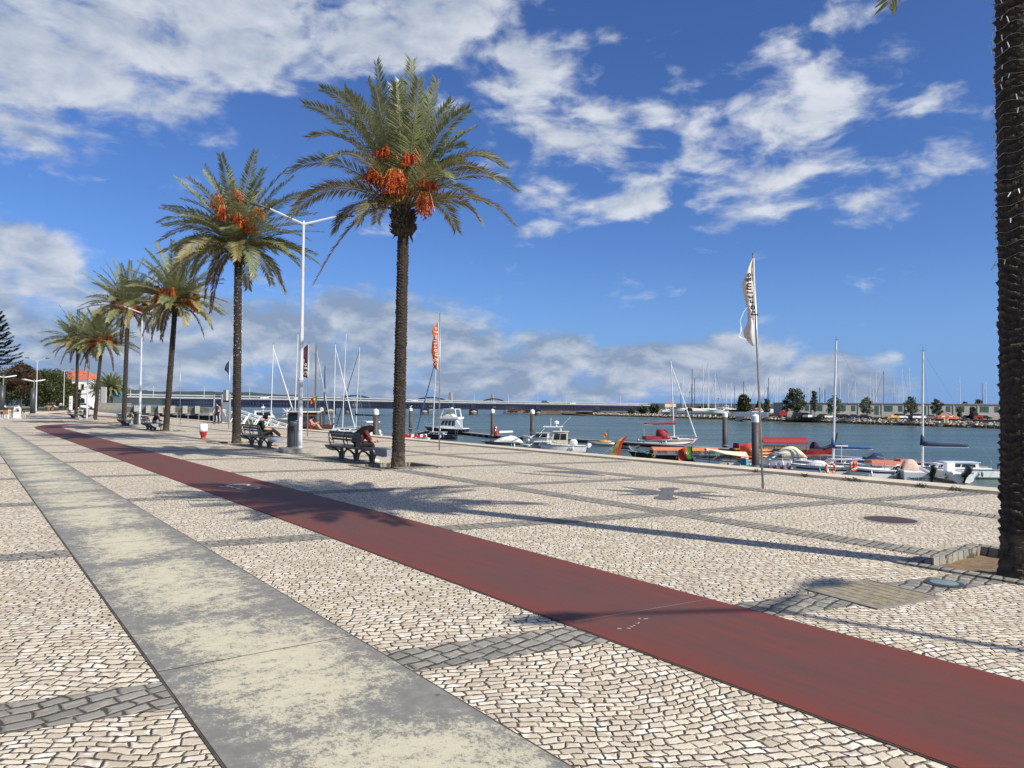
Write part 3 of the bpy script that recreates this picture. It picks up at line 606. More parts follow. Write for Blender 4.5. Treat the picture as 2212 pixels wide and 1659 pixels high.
palm('date palm with a slightly bent trunk, between two farther benches', (10.33, 81.56), 6.9, (.35, -.2), 55, step=.06, cols=20, n=56, L=3.9, nl=56, wid=.066, clusters=6)
palm('farthest date palm of the row, by the last dark bench', (10.12, 94.56), 7.6, (0, 0), 66, step=.06, cols=20, n=54, L=4.2, nl=54, wid=.070, clusters=6)
t0, top0 = palm('near palm at the right edge, thick dark trunk strung with fairy lights', (8.70, 2.96), 6.3, (-.02, .0), 99, step=.014, cols=72, r0=.200, r1=.19, n=54, L=3.5, nl=60, wid=.05, clusters=6, inc1=64, hang=0)
rr = random.Random(4); S, A = MB(), MB(); tp = far(1822, -14, 6.6) - Vector(t0.location)
frond(A, S, top0, top0.lerp(tp, .55) + CZ * .9, tp, 40, .4, rr, .03); A.ob('low_frond', 'frondead', t0); S.ob('low_frond_stalk', 'rachis', t0)
def fairy(label, loc, z0, z1, r, turns, seed, lean=(0, 0), bl=.05):
    rr = random.Random(seed); t = thing('fairy_lights', label, 'string lights', (loc[0], loc[1], 0)); w = MB(); bu = MB(); n = int(turns * 22); pts = []
    for i in range(n + 1):
        a = i / 22 * 6.2832; z = z0 + (z1 - z0) * i / n + .018 * math.sin(i * 1.7); k = r + .008 * math.sin(i * 2.3); pts.append(Vector((k * math.cos(a) + lean[0] * z, k * math.sin(a) + lean[1] * z, z)))
        if rr.random() < .24:
            o = Vector((math.cos(a), math.sin(a), 0)); e = pts[-1] + o * .012 + Vector((rr.uniform(-.012, .012), rr.uniform(-.012, .012), rr.choice((-1, 1, -1)) * bl)) + o * rr.uniform(0, .03)
            bu.tube([pts[-1] + o * .006, e], [.0048, .004], 5)
    w.tube(pts, .0028, 3); w.ob('wire', 'galv', t); bu.ob('bulbs', 'white', t)['kind'] = 'stuff'
fairy('white fairy lights wound round the near trunk at the right edge', (8.70, 2.96), 3.15, 6.2, .222, 23, 1)
fairy('white fairy lights wound round the second palm of the row', (9.36, 32.14), 3.2, 7.5, .182, 30, 2, (-.01, 0), .05)
# ------------------------------------------------------------------ lamp posts
def lamp_post(label, loc, H=8.1, first=None, rz=-.197, arm=1.45):
    if first: c = copy_tree(first); c.location = (*loc, 0); c['label'] = label; c.rotation_euler.z = rz; return c
    t = thing('lamp_post', label, 'lamp post', (*loc, 0), rz, 'double armed lamp posts on the promenade')
    mb = MB(); mb.tube([(0, 0, .15), (0, 0, 2.55)], [.088, .082], 8, ph=.39); mb.tube([(0, 0, 2.55), (0, 0, H)], [.076, .045], 8, ph=.39); mb.lathe([(.10, .15), (.10, .2)], 12); mb.ob('pole', 'lamp', t)
    for s in (-1, 1):
        mb = MB(); mb.tube([(0, 0, H - .12), (s * arm * .8, 0, H + .30)], [.045, .028], 6); a = mb.ob('arm', 'lamp', t)
        mb = MB(); mb.loft([[(s * (arm * .78 + x), w * math.cos(6.2832 * j / 10), H + .29 + x * .15 + hh * math.sin(6.2832 * j / 10)) for j in range(10)] for x, w, hh in ((0, .03, .03), (.12, .08, .05), (.32, .145, .07), (.52, .13, .055), (.66, .05, .02))]); mb.box((s * (arm * .78 + .15), 0, H + .39), (.12, .05, .08)); L = mb.ob('lamp_head', 'darkgrey', t, True)
        mb = MB(); mb.box((s * (arm * .78 + .36), 0, H + .285), (.3, .17, .02), 0, 0, ('Y', -s * .15)); mb.ob('lens', 'galv', L)
    mb = MB(); mb.box((0, 0, .04), (1.25, 1.15, .22)); mb.ob('plinth', 'conc', t)
    mb = MB(); mb.box((0, -.088, 1.0), (.10, .012, .5)); mb.ob('hatch', 'lamp', t); mb = MB(); mb.lathe([(.09, 2.5), (.09, 2.56)], 8); mb.ob('collar', 'lamp', t)
    return t
lp0 = lamp_post('white double armed lamp post between the two nearest benches', (9.46, 25.1))
lamp_post('white double armed lamp post beside the leaning palm, second from the near one', (10.0, 57.2), first=lp0)
lamp_post('white double armed lamp post standing between the two farthest palms', (9.7, 82.0), first=lp0)
lamp_post('white double armed lamp post standing nearest the camera', (8.5, -5.7), first=lp0)
for i, (px, py, top, lab) in enumerate(((77.7, 890, 776, 'tall thin lamp post before the brown leaved tree'), (137, 888, 799, 'tall thin lamp post at the edge of the park trees'), (166, 884, 809, 'tall thin lamp post before the white house'))):
    p = at(px, py); c = lamp_post(lab, (p.x, p.y), first=lp0, rz=-.5); c['group'] = 'lamp posts along the park road'
    d = (p - Vector((0, 0, 0))).dot(F0); s = ((py - top) / 1597 * d) / 8.25; c.scale = (s, s, s)
# ------------------------------------------------------------------ bins, bollard, benches
def bin_(label, loc, first=None):
    if first: c = copy_tree(first); c.location = (*loc, 0); c['label'] = label; return c
    t = thing('litter_bin', label, 'litter bin', (*loc, 0), 0, 'grey ribbed litter bins by the lamp posts'); mb = MB()
    mb.lathe([(.19, .03), (.2, .06), (.2, .98), (.17, 1.03), (.06, 1.06)], 24)
    for j in range(16):
        a = 6.2832 * j / 16
        if abs(a - 3.9) < .5: continue
        mb.box((.207 * math.cos(a), .207 * math.sin(a), .49), (.03, .055, .88), a)
    mb.ob('bin_body', 'darkgrey', t); mb = MB(); mb.lathe([(.185, -.0), (.185, .04)], 20); mb.ob('base', 'black', t)
    mb = MB(); mb.box((.2 * math.cos(3.9), .2 * math.sin(3.9), .80), (.03, .2, .16), 3.9); mb.ob('slot', 'black', t); return t
b0 = bin_('grey ribbed litter bin against the near lamp post', (9.62, 26.15))
bin_('grey litter bin by the second lamp post, next to the olive clad sitter', (10.05, 58.4), b0); bin_('grey litter bin by the third lamp post', (9.75, 83.3), b0)
p = at(135.8, 888); bin_('small grey bin below a thin lamp post at the park edge', (p.x, p.y), b0)
t = thing('bollard', 'short bollard, white above and red below, on the paving', 'bollard', (9.13, 36.62, 0)); t.scale = (.82, .82, .84); mb = MB()
mb.lathe([(.19, .41), (.225, .44), (.23, .58), (.225, .80), (.20, .835), (.06, .85)], 20); mb.ob('white_top', 'white', t, True); mb = MB(); mb.lathe([(.145, 0), (.145, .02), (.13, .04), (.125, .12), (.20, .36), (.205, .41)], 20); mb.ob('red_base', 'redpaint', t, True)
def bench(label, loc, first=None):
    if first: c = copy_tree(first); c.location = (*loc, 0); c['label'] = label; return c
    t = thing('bench', label, 'bench', (*loc, 0), 0, 'grey slatted benches facing the river'); mb = MB()
    for i in range(6): mb.box((-.31 + .124 * i, -.03, .405), (.108, 3.3, .03))
    mb.ob('seat', 'slat', t)
    for y in (-.95, .1, 1.15):
        mb = MB()
        mb.tube([(0, y, 0), (0, y, .14), (0, y, .37)], [.085, .06, .05], 6)
        for s in (-1, 1): mb.tube([(s * .03, y, .05), (s * .08, y, .20), (s * .19, y, .31), (s * .34, y, .375)], [.05, .035, .028, .026], 6)
        mb.box((0, y, .372), (.66, .06, .035)); mb.box((0, y, .01), (.24, .2, .02)); mb.ob('leg', 'bench', t)
        mb = MB(); pts = [(-.28, y, .37), (-.37, y, .46), (-.42, y, .60), (-.43, y, .74), (-.40, y, .86)]; mb.tube(pts, .022, 6); mb.tube([(-.30, y, .40), (-.28, y, .55), (-.33, y, .70), (-.40, y, .86)], .018, 6); mb.tube([(-.43, y, .66), (-.30, y, .58)], .014, 5); mb.ob('back_frame', 'bench', t)
    for y0, y1 in ((-.92, .07), (.13, 1.12)):
        mb = MB()
        for z, x, hh in ((.83, -.385, .07), (.735, -.36, .085), (.635, -.33, .06)): mb.box((x, (y0 + y1) / 2, z), (.025, y1 - y0, hh), 0, 0, ('Y', .18))
        mb.ob('backrest', 'slat', t)
    for s in (-1, 1):
        mb = MB(); pr = [(-.36, .425), (.36, .425), (.33, .36), (.22, .27), (.08, .225), (-.08, .225), (-.22, .27), (-.33, .36)]
        mb.plate([(x, s * 1.66 - .03 + .02 * s, z) for x, z in pr], .03); mb.ob('end_panel', 'benchlite', t)
    return t
bn = bench('bench with the red clad long haired sitter, left of the near palm', (9.40, 20.25)); bench('bench with the black clad sitter, right of the second palm', (9.38, 29.0), bn)
bench('bench with the plum shirted sitter, by the leaning palm', (9.45, 50.2), bn); bench('bench with the olive clad sitter, by the fourth palm', (9.6, 60.2), bn)
bench('dark bench beyond the third lamp post', (9.8, 84.5), bn); bench('farthest dark bench, by the last palm', (9.6, 92.2), bn)
# ------------------------------------------------------------------ covers in the paving
t = thing('manhole_cover', 'round brown iron manhole cover in the pale paving', 'manhole cover', (11.2, 5.55, 0)); mb = MB(); mb.lathe([(.36, -.02), (.36, .006), (.05, .008)], 32); mb.ob('lid', mat('rusty_iron', (.075, .045, .04), .7, var=.2, scale=12, bmp=.4), t); mb = MB()
for i in range(32): a, b = 6.2832 * i / 32, 6.2832 * (i + 1) / 32; mb.add([(r * math.cos(x), r * math.sin(x), .005) for r, x in ((.365, a), (.43, a), (.43, b), (.365, b))], [(0, 1, 2, 3)])
mb.ob('rim', 'conc', t)
t = thing('access_cover', 'rectangular paved access cover set beside the near palm', 'access cover', (6.58, 3.42, 0), R(-9)); mb = MB()
for i in range(7):
    for j in range(5): mb.box((-.345 + .115 * i, -.26 + .13 * j, .004), (.105, .12, .012))
mb.ob('cover_tiles', mat('tan_cobble_tile', (.30, .26, .17), .85, var=.2, scale=14), t); mb = MB()
for a, b in (((-.44, -.37, -.01), (.44, -.33, .013)), ((-.44, .33, -.01), (.44, .37, .013)), ((-.44, -.33, -.01), (-.405, .33, .013)), ((.405, -.33, -.01), (.44, .33, .013))): mb.span(a, b)
mb.ob('frame', 'curbstone', t)
t = thing('ground_light', 'round glass floor lamp sunk beside the access cover', 'ground light', (7.52, 3.22, 0)); mb = MB(); mb.lathe([(.17, -.01), (.17, .012), (.12, .016)], 28); mb.ob('ring', 'darkgrey', t); mb = MB(); mb.lathe([(.12, .0), (.12, .0185), (.03, .022)], 28); mb.ob('lens', mat('frosted_glass', (.20, .24, .235), .55, var=.1, spec=.2), t)
# ------------------------------------------------------------------ people
def skinned(name, nodes, edges, mt, parent, root=0, sub=1):
    me = bpy.data.meshes.new(name); ids = {k: i for i, (k, _, _) in enumerate(nodes)}
    me.from_pydata([p for _, p, _ in nodes], [(ids[a], ids[b]) for a, b in edges], [])
    o = bpy.data.objects.new(name, me); COL.objects.link(o); md = o.modifiers.new('skin', 'SKIN'); md.use_smooth_shade = True
    for v, (_, _, r) in zip(me.skin_vertices[0].data, nodes): v.radius = (r, r); v.use_root = False
    me.skin_vertices[0].data[root].use_root = True
    s = o.modifiers.new('sub', 'SUBSURF'); s.levels = sub; s.render_levels = sub
    bpy.context.view_layer.update(); m2 = bpy.data.meshes.new_from_object(o.evaluated_get(bpy.context.evaluated_depsgraph_get()))
    o.modifiers.clear(); o.data = m2; m2.materials.clear(); m2.materials.append(M[mt]); o.parent = parent; return o
POSE = {
 'stand': dict(pel=(0, 0, .95), che=(.0, 0, 1.32), nek=(.0, 0, 1.50), hed=(.02, 0, 1.64), top=(.01, 0, 1.74), shL=(0, .18, 1.42), shR=(0, -.18, 1.42), elL=(-.03, .27, 1.14), elR=(-.03, -.27, 1.14), haL=(.05, .30, .90), haR=(.05, -.30, .90), hiL=(0, .09, .90), hiR=(0, -.09, .90), knL=(.03, .14, .49), knR=(.03, -.14, .49), anL=(-.01, .17, .08), anR=(-.01, -.17, .08), toL=(.17, .20, .035), toR=(.17, -.20, .035)),
 'sit': dict(pel=(0, 0, .52), che=(.03, 0, .86), nek=(.09, 0, 1.04), hed=(.19, 0, 1.13), top=(.18, 0, 1.24), shL=(.05, .17, .97), shR=(.05, -.17, .97), elL=(.12, .24, .70), elR=(.12, -.24, .70), haL=(.36, .08, .66), haR=(.36, -.06, .64), hiL=(.05, .09, .51), hiR=(.05, -.09, .51), knL=(.46, .12, .54), knR=(.46, -.12, .54), anL=(.46, .13, .08), anR=(.44, -.12, .08), toL=(.63, .14, .035), toR=(.61, -.13, .035)),
}
POSE['cross'] = dict(POSE['sit'], knR=(.47, -.02, .68), anR=(.80, .10, .40), toR=(.93, .12, .33), haL=(.33, .10, .66), haR=(.36, -.10, .68))
POSE['hunch'] = dict(POSE['sit'], che=(.14, 0, .80), nek=(.30, 0, .93), hed=(.40, 0, .96), top=(.45, 0, 1.05), shL=(.24, .17, .88), shR=(.24, -.17, .88), elL=(.38, .2, .62), elR=(.38, -.2, .62), haL=(.52, .06, .62), haR=(.52, -.06, .62))
POSE['walk'] = dict(POSE['stand'], anL=(.22, .11, .08), toL=(.38, .12, .05), knL=(.14, .10, .49), anR=(-.25, -.11, .11), toR=(-.1, -.12, .04), knR=(-.03, -.1, .48), elL=(-.1, .25, 1.14), haL=(-.08, .27, .90), haR=(.18, -.26, .92))
POSE['floor'] = dict(pel=(0, 0, .13), che=(-.06, 0, .46), nek=(-.02, 0, .64), hed=(.04, 0, .76), top=(.03, 0, .87), shL=(-.03, .16, .57), shR=(-.03, -.16, .57), elL=(.16, .22, .38), elR=(.16, -.22, .38), haL=(.40, .10, .47), haR=(.40, -.08, .47), hiL=(.05, .09, .13), hiR=(.05, -.09, .13), knL=(.36, .12, .44), knR=(.36, -.12, .44), anL=(.62, .12, .08), anR=(.60, -.12, .08), toL=(.78, .14, .05), toR=(.76, -.14, .05))
def person(label, loc, face, pose, top_m, leg_m, sleeves=1, shorts=0, hair='short', shoe='black', s=1.0, cap=None):
    P_ = POSE[pose]; t = thing('person', label, 'person', loc, face); t.scale = (s, s, s); g = {k: Vector(v) for k, v in P_.items()}
    rad = dict(pel=.11, che=.125, nek=.052, hed=.088, top=.062, shL=.055, shR=.055, elL=.04, elR=.04, haL=.032, haR=.032, hiL=.085, hiR=.085, knL=.058, knR=.058, anL=.04, anR=.04, toL=.03, toR=.03)
    N = [(k, tuple(g[k]), rad[k]) for k in rad]; E_ = [('pel', 'che'), ('che', 'nek'), ('nek', 'hed'), ('hed', 'top'), ('pel', 'hiL'), ('pel', 'hiR')]
    for q in 'LR':
        E_ += [('nek', 'sh' + q), ('sh' + q, 'el' + q), ('el' + q, 'ha' + q), ('hi' + q, 'kn' + q), ('kn' + q, 'an' + q), ('an' + q, 'to' + q)]
        d = (g['ha' + q] - g['el' + q]).normalized(); sd = d.cross(Vector((1, .2, .1))).normalized(); pa = 'pa' + q; c = g['ha' + q] + d * .06; N.append((pa, tuple(c), .03)); E_.append(('ha' + q, pa))
        for i in range(4):
            o = sd * (-.03 + .02 * i); f1, f2 = '%sf%d' % (q, i), '%sg%d' % (q, i); ln = (.06, .075, .07, .055)[i]; N += [(f1, tuple(c + o + d * .045), .0095), (f2, tuple(c + o + d * (.045 + ln) + Vector((0, 0, -.025))), .008)]; E_ += [(pa, f1), (f1, f2)]
        N.append((q + 't', tuple(g['ha' + q] + d * .05 + sd * -.06 + Vector((.01, 0, 0))), .010)); E_.append(('ha' + q, q + 't'))
    fw = Vector((1, 0, -.25)).normalized(); N.append(('nose', tuple(g['hed'] + fw * .115), .014)); E_.append(('hed', 'nose'))
    skinned('body', N, E_, 'skin', t)
    kk = ['pel', 'che', 'nek', 'shL', 'shR', 'hiL', 'hiR'] + (['elL', 'elR'] if sleeves else []) + (['haL', 'haR'] if sleeves > 1 else [])
    r2 = dict(pel=.135, che=.155, nek=.062, shL=.078, shR=.078, elL=.058, elR=.058, haL=.042, haR=.042, hiL=.10, hiR=.10)
    n2 = [(k, tuple(g[k] if k not in ('hiL', 'hiR') else g['pel'].lerp(g[k], .6)), r2[k]) for k in kk if k not in ('haL', 'haR', 'nek')] + [('nek', tuple(g['nek'] - (g['nek'] - g['che']) * .25), .075)] + [(k, tuple(g['el' + k[2]].lerp(g[k], .85)), r2[k]) for k in kk if k in ('haL', 'haR')]
    e2 = [('pel', 'che'), ('che', 'nek'), ('nek', 'shL'), ('nek', 'shR'), ('pel', 'hiL'), ('pel', 'hiR')] + ([('shL', 'elL'), ('shR', 'elR')] if sleeves else []) + ([('elL', 'haL'), ('elR', 'haR')] if sleeves > 1 else [])
    skinned('shirt', n2, e2, top_m, t)
    n3 = [('pel', tuple(g['pel'] - Vector((0, 0, .01))), .145), ('hiL', tuple(g['hiL']), .115), ('hiR', tuple(g['hiR']), .115)]; e3 = [('pel', 'hiL'), ('pel', 'hiR')]
    for q in 'LR':
        f = .55 if shorts else 1.0; n3.append(('kn' + q, tuple(g['hi' + q].lerp(g['kn' + q], f if shorts else 1)), .092 if shorts else .082)); e3.append(('hi' + q, 'kn' + q))
        if not shorts: n3.append(('an' + q, tuple(g['kn' + q].lerp(g['an' + q], .93)), .062)); e3.append(('kn' + q, 'an' + q))
    skinned('shorts' if shorts else 'trousers', n3, e3, leg_m, t)
    for q in 'LR':
        d = g['to' + q] - g['an' + q]; mb = MB(); a = g['an' + q]; mb.tube([a + Vector((0, 0, -.015)) - d * .25, a + Vector((0, 0, -.03)) + d * .2, a + d * .8 + Vector((0, 0, -.0)), a + d * 1.25], [.045, .052, .045, .025], 8); mb.ob('shoe', shoe, t, True)
    mb = MB(); up = (g['top'] - g['nek']).normalized(); bk = Vector((-1, 0, 0)); c = g['hed'] + up * .035 + bk * .018; mb.ball(c, .108, 0, 12, 8, (.98, .88, 1.0))
    if hair == 'long':
        b1 = c + bk * .07; mb.tube([c + bk * .02 + up * .05, b1 + Vector((-.05, 0, -.04)), b1 + Vector((-.22, .02, -.14)), b1 + Vector((-.38, .02, -.30)), b1 + Vector((-.46, .02, -.42))], [.10, .14, .15, .13, .05], 10)
    mb.ob('cap' if cap else 'hair', cap or 'hairm', t, True)
    mb = MB()
    for s_ in (-1, 1): mb.ball(g['hed'] + fw * .092 + Vector((0, s_ * .032, .022)), .012, 0, 6, 4)
    mb.ob('eyes', 'black', t)
    return t
person('person in red top with long black hair, head bowed, sitting on the near bench', (9.36, 20.25, -.03), R(-14), 'hunch', 'redcloth', 'blackcloth', 1, 0, 'long', 'white')
person('person in black sitting cross legged on the second bench, looking down', (9.38, 29.15, -.03), R(-10), 'cross', 'blackcloth', 'blackcloth', 1, 0, 'short', 'darkwood', 1.02)
person('person in dark plum shirt sitting on the third bench, hand at face', (9.42, 49.6, -.03), R(-10), 'hunch', 'plumcloth', 'sagecloth', 2)
person('person in olive top and sage trousers bent forward on the fourth bench', (9.6, 59.6, -.03), R(-10), 'hunch', 'olivecloth', 'sagecloth', 2, 0, 'short', 'black')
person('standing person in black vest and trousers by the white gangway gate', (16.75, 63.06, 0), R(-125), 'stand', 'blackcloth', 'blackcloth', 0)
person('person in pink top sitting on the quay edge with bare legs drawn up', (18.15, 46.2, .02), R(-35), 'floor', 'pinkcloth', 'redcloth', 0, 1, 'short', 'wood')
for px, py, lab, a, b, sh, f in ((104.5, 888, 'walking person in dark shirt and yellow shorts, far down the promenade', 'blackcloth', 'yellow', 1, 80), (113, 888, 'walking person in black shirt and grey shorts beside the yellow shorts', 'blackcloth', 'olivecloth', 1, 80), (131, 886.5, 'walking person in beige top and dark trousers near the small bin', 'beigecloth', 'blackcloth', 0, 100)):
    p = at(px, py); person(lab, (p.x, p.y, 0), R(f), 'walk', a, b, 1, sh)
t = thing('bag', 'white carrier bag standing on the quay edge behind the pink top', 'bag', (18.0, 48.3, .06)); mb = MB(); mb.loft([[(-.2, -.12, 0), (.2, -.12, 0), (.2, .12, 0), (-.2, .12, 0)], [(-.22, -.14, .2), (.2, -.13, .22), (.22, .13, .2), (-.2, .12, .22)], [(-.16, -.04, .42), (.15, -.03, .4), (.16, .04, .42), (-.17, .03, .4)]]); mb.ob('bag_body', 'whitecloth', t)
mb = MB(); mb.tube([(-.1, 0, .4), (-.05, 0, .52), (.05, 0, .52), (.1, 0, .4)], .012, 5); mb.ob('handle', 'whitecloth', t)
t = thing('backpack', 'black backpack lying beside the white carrier bag', 'backpack', (18.1, 47.3, .06)); mb = MB(); mb.ball((0, 0, .16), .2, 0, 10, 7, (1.1, 1.2, .8)); mb.ob('pack_body', 'blackcloth', t, True); mb = MB(); mb.tube([(.1, -.1, .3), (.2, 0, .36), (.1, .1, .3)], .02, 5); mb.ob('strap', 'blackcloth', t)
# ------------------------------------------------------------------ flag poles with banners
def flag_pole(label, base, top, r=.025):
    t = thing('flag_pole', label, 'flag pole', base); b = Vector(base); e = Vector(top) - b; mb = MB(); mb.tube([(0, 0, -.02), e * .5, e], [r, r * .92, r * .8], 10); mb.ob('pole', 'galv', t, True); mb = MB(); mb.ball(e, r * .95, 0, 8, 6); mb.ob('pole_cap', 'darkgrey', t); return t
def banner(label, top, outline, mt, sc_, txt=None, tx=None, inkm='ink', logo=None, sleeve='white', left=1):
    """hanging cloth, outline in metres: (out from pole, down from its top)"""
    t = thing('banner', label, 'banner flag', top); rr = random.Random(len(label)); mb = MB(); rows = 26; cols = 7; vs = []
    dn = [p[1] for p in outline]
    def out(d):
        for (a, da), (b, db) in zip(outline, outline[1:]):
            if da <= d <= db: return a + (b - a) * (d - da) / max(1e-6, db - da)
        return outline[-1][0]
    H = dn[-1]; X = -R0
    for sgn in (0, 1):
        for i in range(rows + 1):
            d = H * i / rows; w = out(d)
            for j in range(cols + 1):
                u = j / cols; wob = .035 * math.sin(5.2 * u + d * 2.1) * (.3 + u) + .02 * math.sin(d * 7 + u * 3)
                vs.append(X * (w * u + .05) * left + F0 * (wob + .006 * sgn) + CZ * (-d - .05 * math.sin(3.1 * u) * (i > 0)))
    N = (rows + 1) * (cols + 1); fs = []
    for s_ in (0, 1):
        for i in range(rows):
            for j in range(cols):
                a = s_ * N + i * (cols + 1) + j; q = (a, a + 1, a + cols + 2, a + cols + 1); fs.append(q if s_ else q[::-1])
    mb.add(vs, fs); mb.ob('cloth', mt, t, True)
    mb = MB(); mb.tube([X * .04 * left, X * .04 * left - CZ * H], .012, 6); mb.ob('sleeve', sleeve, t)
    fz = R0.cross(-F0)  # up
    if txt:
        rot = Matrix((CZ, -R0, -F0)).transposed().to_euler()
        for ch, (ou, d, s_) in zip(txt, tx): text_mesh(ch, s_, 'letter', inkm, t, X * ou * left - CZ * d - F0 * .062, rot, .002, 'CENTER', 1.0, .006)
    if logo:
        ou, d, r = logo; c = X * ou - CZ * d - F0 * .06; mb = MB(); n = 20
        for a0, a1 in ((.4, 5.2), (5.6, 6.5)):
            pts = [c + X * r * math.cos(a0 + (a1 - a0) * k_ / n) + CZ * r * math.sin(a0 + (a1 - a0) * k_ / n) for k_ in range(n + 1)]; mb.tube(pts, .12 * r, 4)
        mb.tube([c + X * r * .5 * math.cos(k_ * .4) + CZ * r * .5 * math.sin(k_ * .4) for k_ in range(13)], .09 * r, 4); mb.ob('emblem', inkm, t)
    return t
flag_pole('tall flag pole with the torn off-white banner, nearest the camera', (13.34, 9.22, 0), (13.06, 9.25, 6.50 - 1.65))
ws = .1455 / 1597 * 15.3
o_ = [(.02, 0), (.10, .16), (.17, .36), (.225, .5), (.225, .62), (.16, .87), (.115, 1.1), (.11, 1.33), (.19, 1.50), (.18, 1.62), (.11, 1.70), (.02, 1.77)]
tb_ = banner('torn off-white banner with navy letters running up it', (13.05, 9.18, 4.85 - .10), o_, 'bannerwhite', 1, 'portimão', [(.085, 1.15, .20), (.10, 1.03, .19), (.115, .91, .17), (.13, .82, .17), (.14, .73, .17), (.175, .60, .20), (.17, .45, .17), (.165, .36, .14)])
mb = MB(); X = -R0; rb_ = [(.18, 1.02), (.26, 1.12), (.33, 1.30), (.31, 1.42), (.31, 1.52), (.36, 1.62), (.30, 1.655), (.20, 1.68)]
for (a0, d0), (a1, d1), w in zip(rb_, rb_[1:], (.004, .005, .006, .014, .006, .014, .006)): p0, p1 = X * a0 - CZ * d0 - F0 * .02, X * a1 - CZ * d1 - F0 * .02; n_ = (p1 - p0).cross(F0).normalized() * w; mb.plate([p0 + n_, p0 - n_, p1 - n_, p1 + n_], .003)
mb.ob('torn_ribbon', 'white', tb_)
flag_pole('flag pole with the orange banner, right of the near bench palm', (14.21, 23.61, 0), (14.12, 23.53, 5.06))
k_ = .53; banner('orange banner with pale letters and a round emblem on a pole', (14.08, 23.5, 5.06 - .32), [(x * k_, y * k_) for x, y in [(.02, 0), (.30, .40), (.44, .68), (.28, .96), (.28, 1.1), (.40, 1.35), (.44, 2.05), (.36, 2.4), (.34, 2.9), (.24, 3.2), (.02, 3.30)]], 'bannerorange', 1, 'portimão', [(x * k_, y * k_, z * k_) for x, y, z in [(.18, 2.27, .46), (.24, 1.98, .40), (.25, 1.72, .38), (.26, 1.50, .38), (.27, 1.30, .34), (.22, 1.05, .30), (.18, .70, .30), (.22, .44, .30)]], 'bannerwhite', (.12, 1.46, .10))
flag_pole('flag pole with the dark plum banner behind the near lamp post', (14.38, 37.12, 0), (14.36, 37.02, 4.87))
k_ = .50; banner('dark plum banner with pale emblem half hidden by the near lamp post', (14.35, 37.0, 4.87 - .1), [(x * k_, y * k_) for x, y in [(.02, 0), (.40, .35), (.75, .75), (.70, 1.1), (.35, 1.6), (.45, 2.2), (.6, 2.8), (.6, 3.3), (.02, 3.4)]], 'bannerplum', 1, 'po', [(.17, 1.22, .25), (.16, 1.05, .25)], 'bannerwhite', (.15, 1.5, .10))
flag_pole('bare flag pole between the leaning palm and the second palm', (14.07, 63.55, 0), (13.93, 63.43, 4.98))
flag_pole('flag pole with a small navy pennant beside the second palm', (14.36, 51.16, 0), (14.33, 51.05, 4.74))
banner('small navy pennant hanging beside the trunk of the second palm', (14.33, 51.02, 4.55), [(.02, 0), (.2, .25), (.34, .62), (.15, .75), (.05, .95), (.02, 1.3)], 'navy', 1)
# ------------------------------------------------------------------ weeds along the kerb
def weed(label, p, s, seed):
    t = thing('weed', label, 'weed', p); rr = random.Random(seed); mb = MB(); n = int(90 * min(s * 3, 1.4))
    for i in range(n):
        a = rr.uniform(0, 6.28); r = s * rr.random() ** .6; c = Vector((r * math.cos(a) * .45, r * math.sin(a), rr.uniform(0, .09) * (1 - r / s * .6))); d = Vector((rr.uniform(-1, 1), rr.uniform(-1, 1), rr.uniform(.2, 1)))  .normalized() * rr.uniform(.025, .05); e = d.cross(Vector((rr.uniform(-1, 1), rr.uniform(-1, 1), rr.uniform(-1, 1)))).normalized() * .018; mb.add([c, c + d * .5 + e, c + d, c + d * .5 - e], [(0, 1, 2, 3)])
    mb.ob('leaves', 'leafgrey', t); mb = MB()
    for i in range(5): a = rr.uniform(0, 6.28); mb.tube([(0, rr.uniform(-s, s) * .5, 0), (.1 * math.cos(a), s * .6 * math.sin(a), .1)], .005, 4)
    mb.ob('stems', 'bark', t)
for i, (y, s, lab) in enumerate(((9.0, .26, 'largest weed tuft along the foot of the kerb behind the tall flag pole'), (7.45, .15, 'small weed tuft at the kerb below the white boat stern'), (6.75, .17, 'low weed tuft at the kerb near the dark outboard'), (10.2, .10, 'tiny weed at the kerb left of the tall flag pole'), (11.6, .08, 'tiny dry weed at the kerb below the cream awning'))):
    weed(lab, (kx(y) - .76, y, .0), s, i)
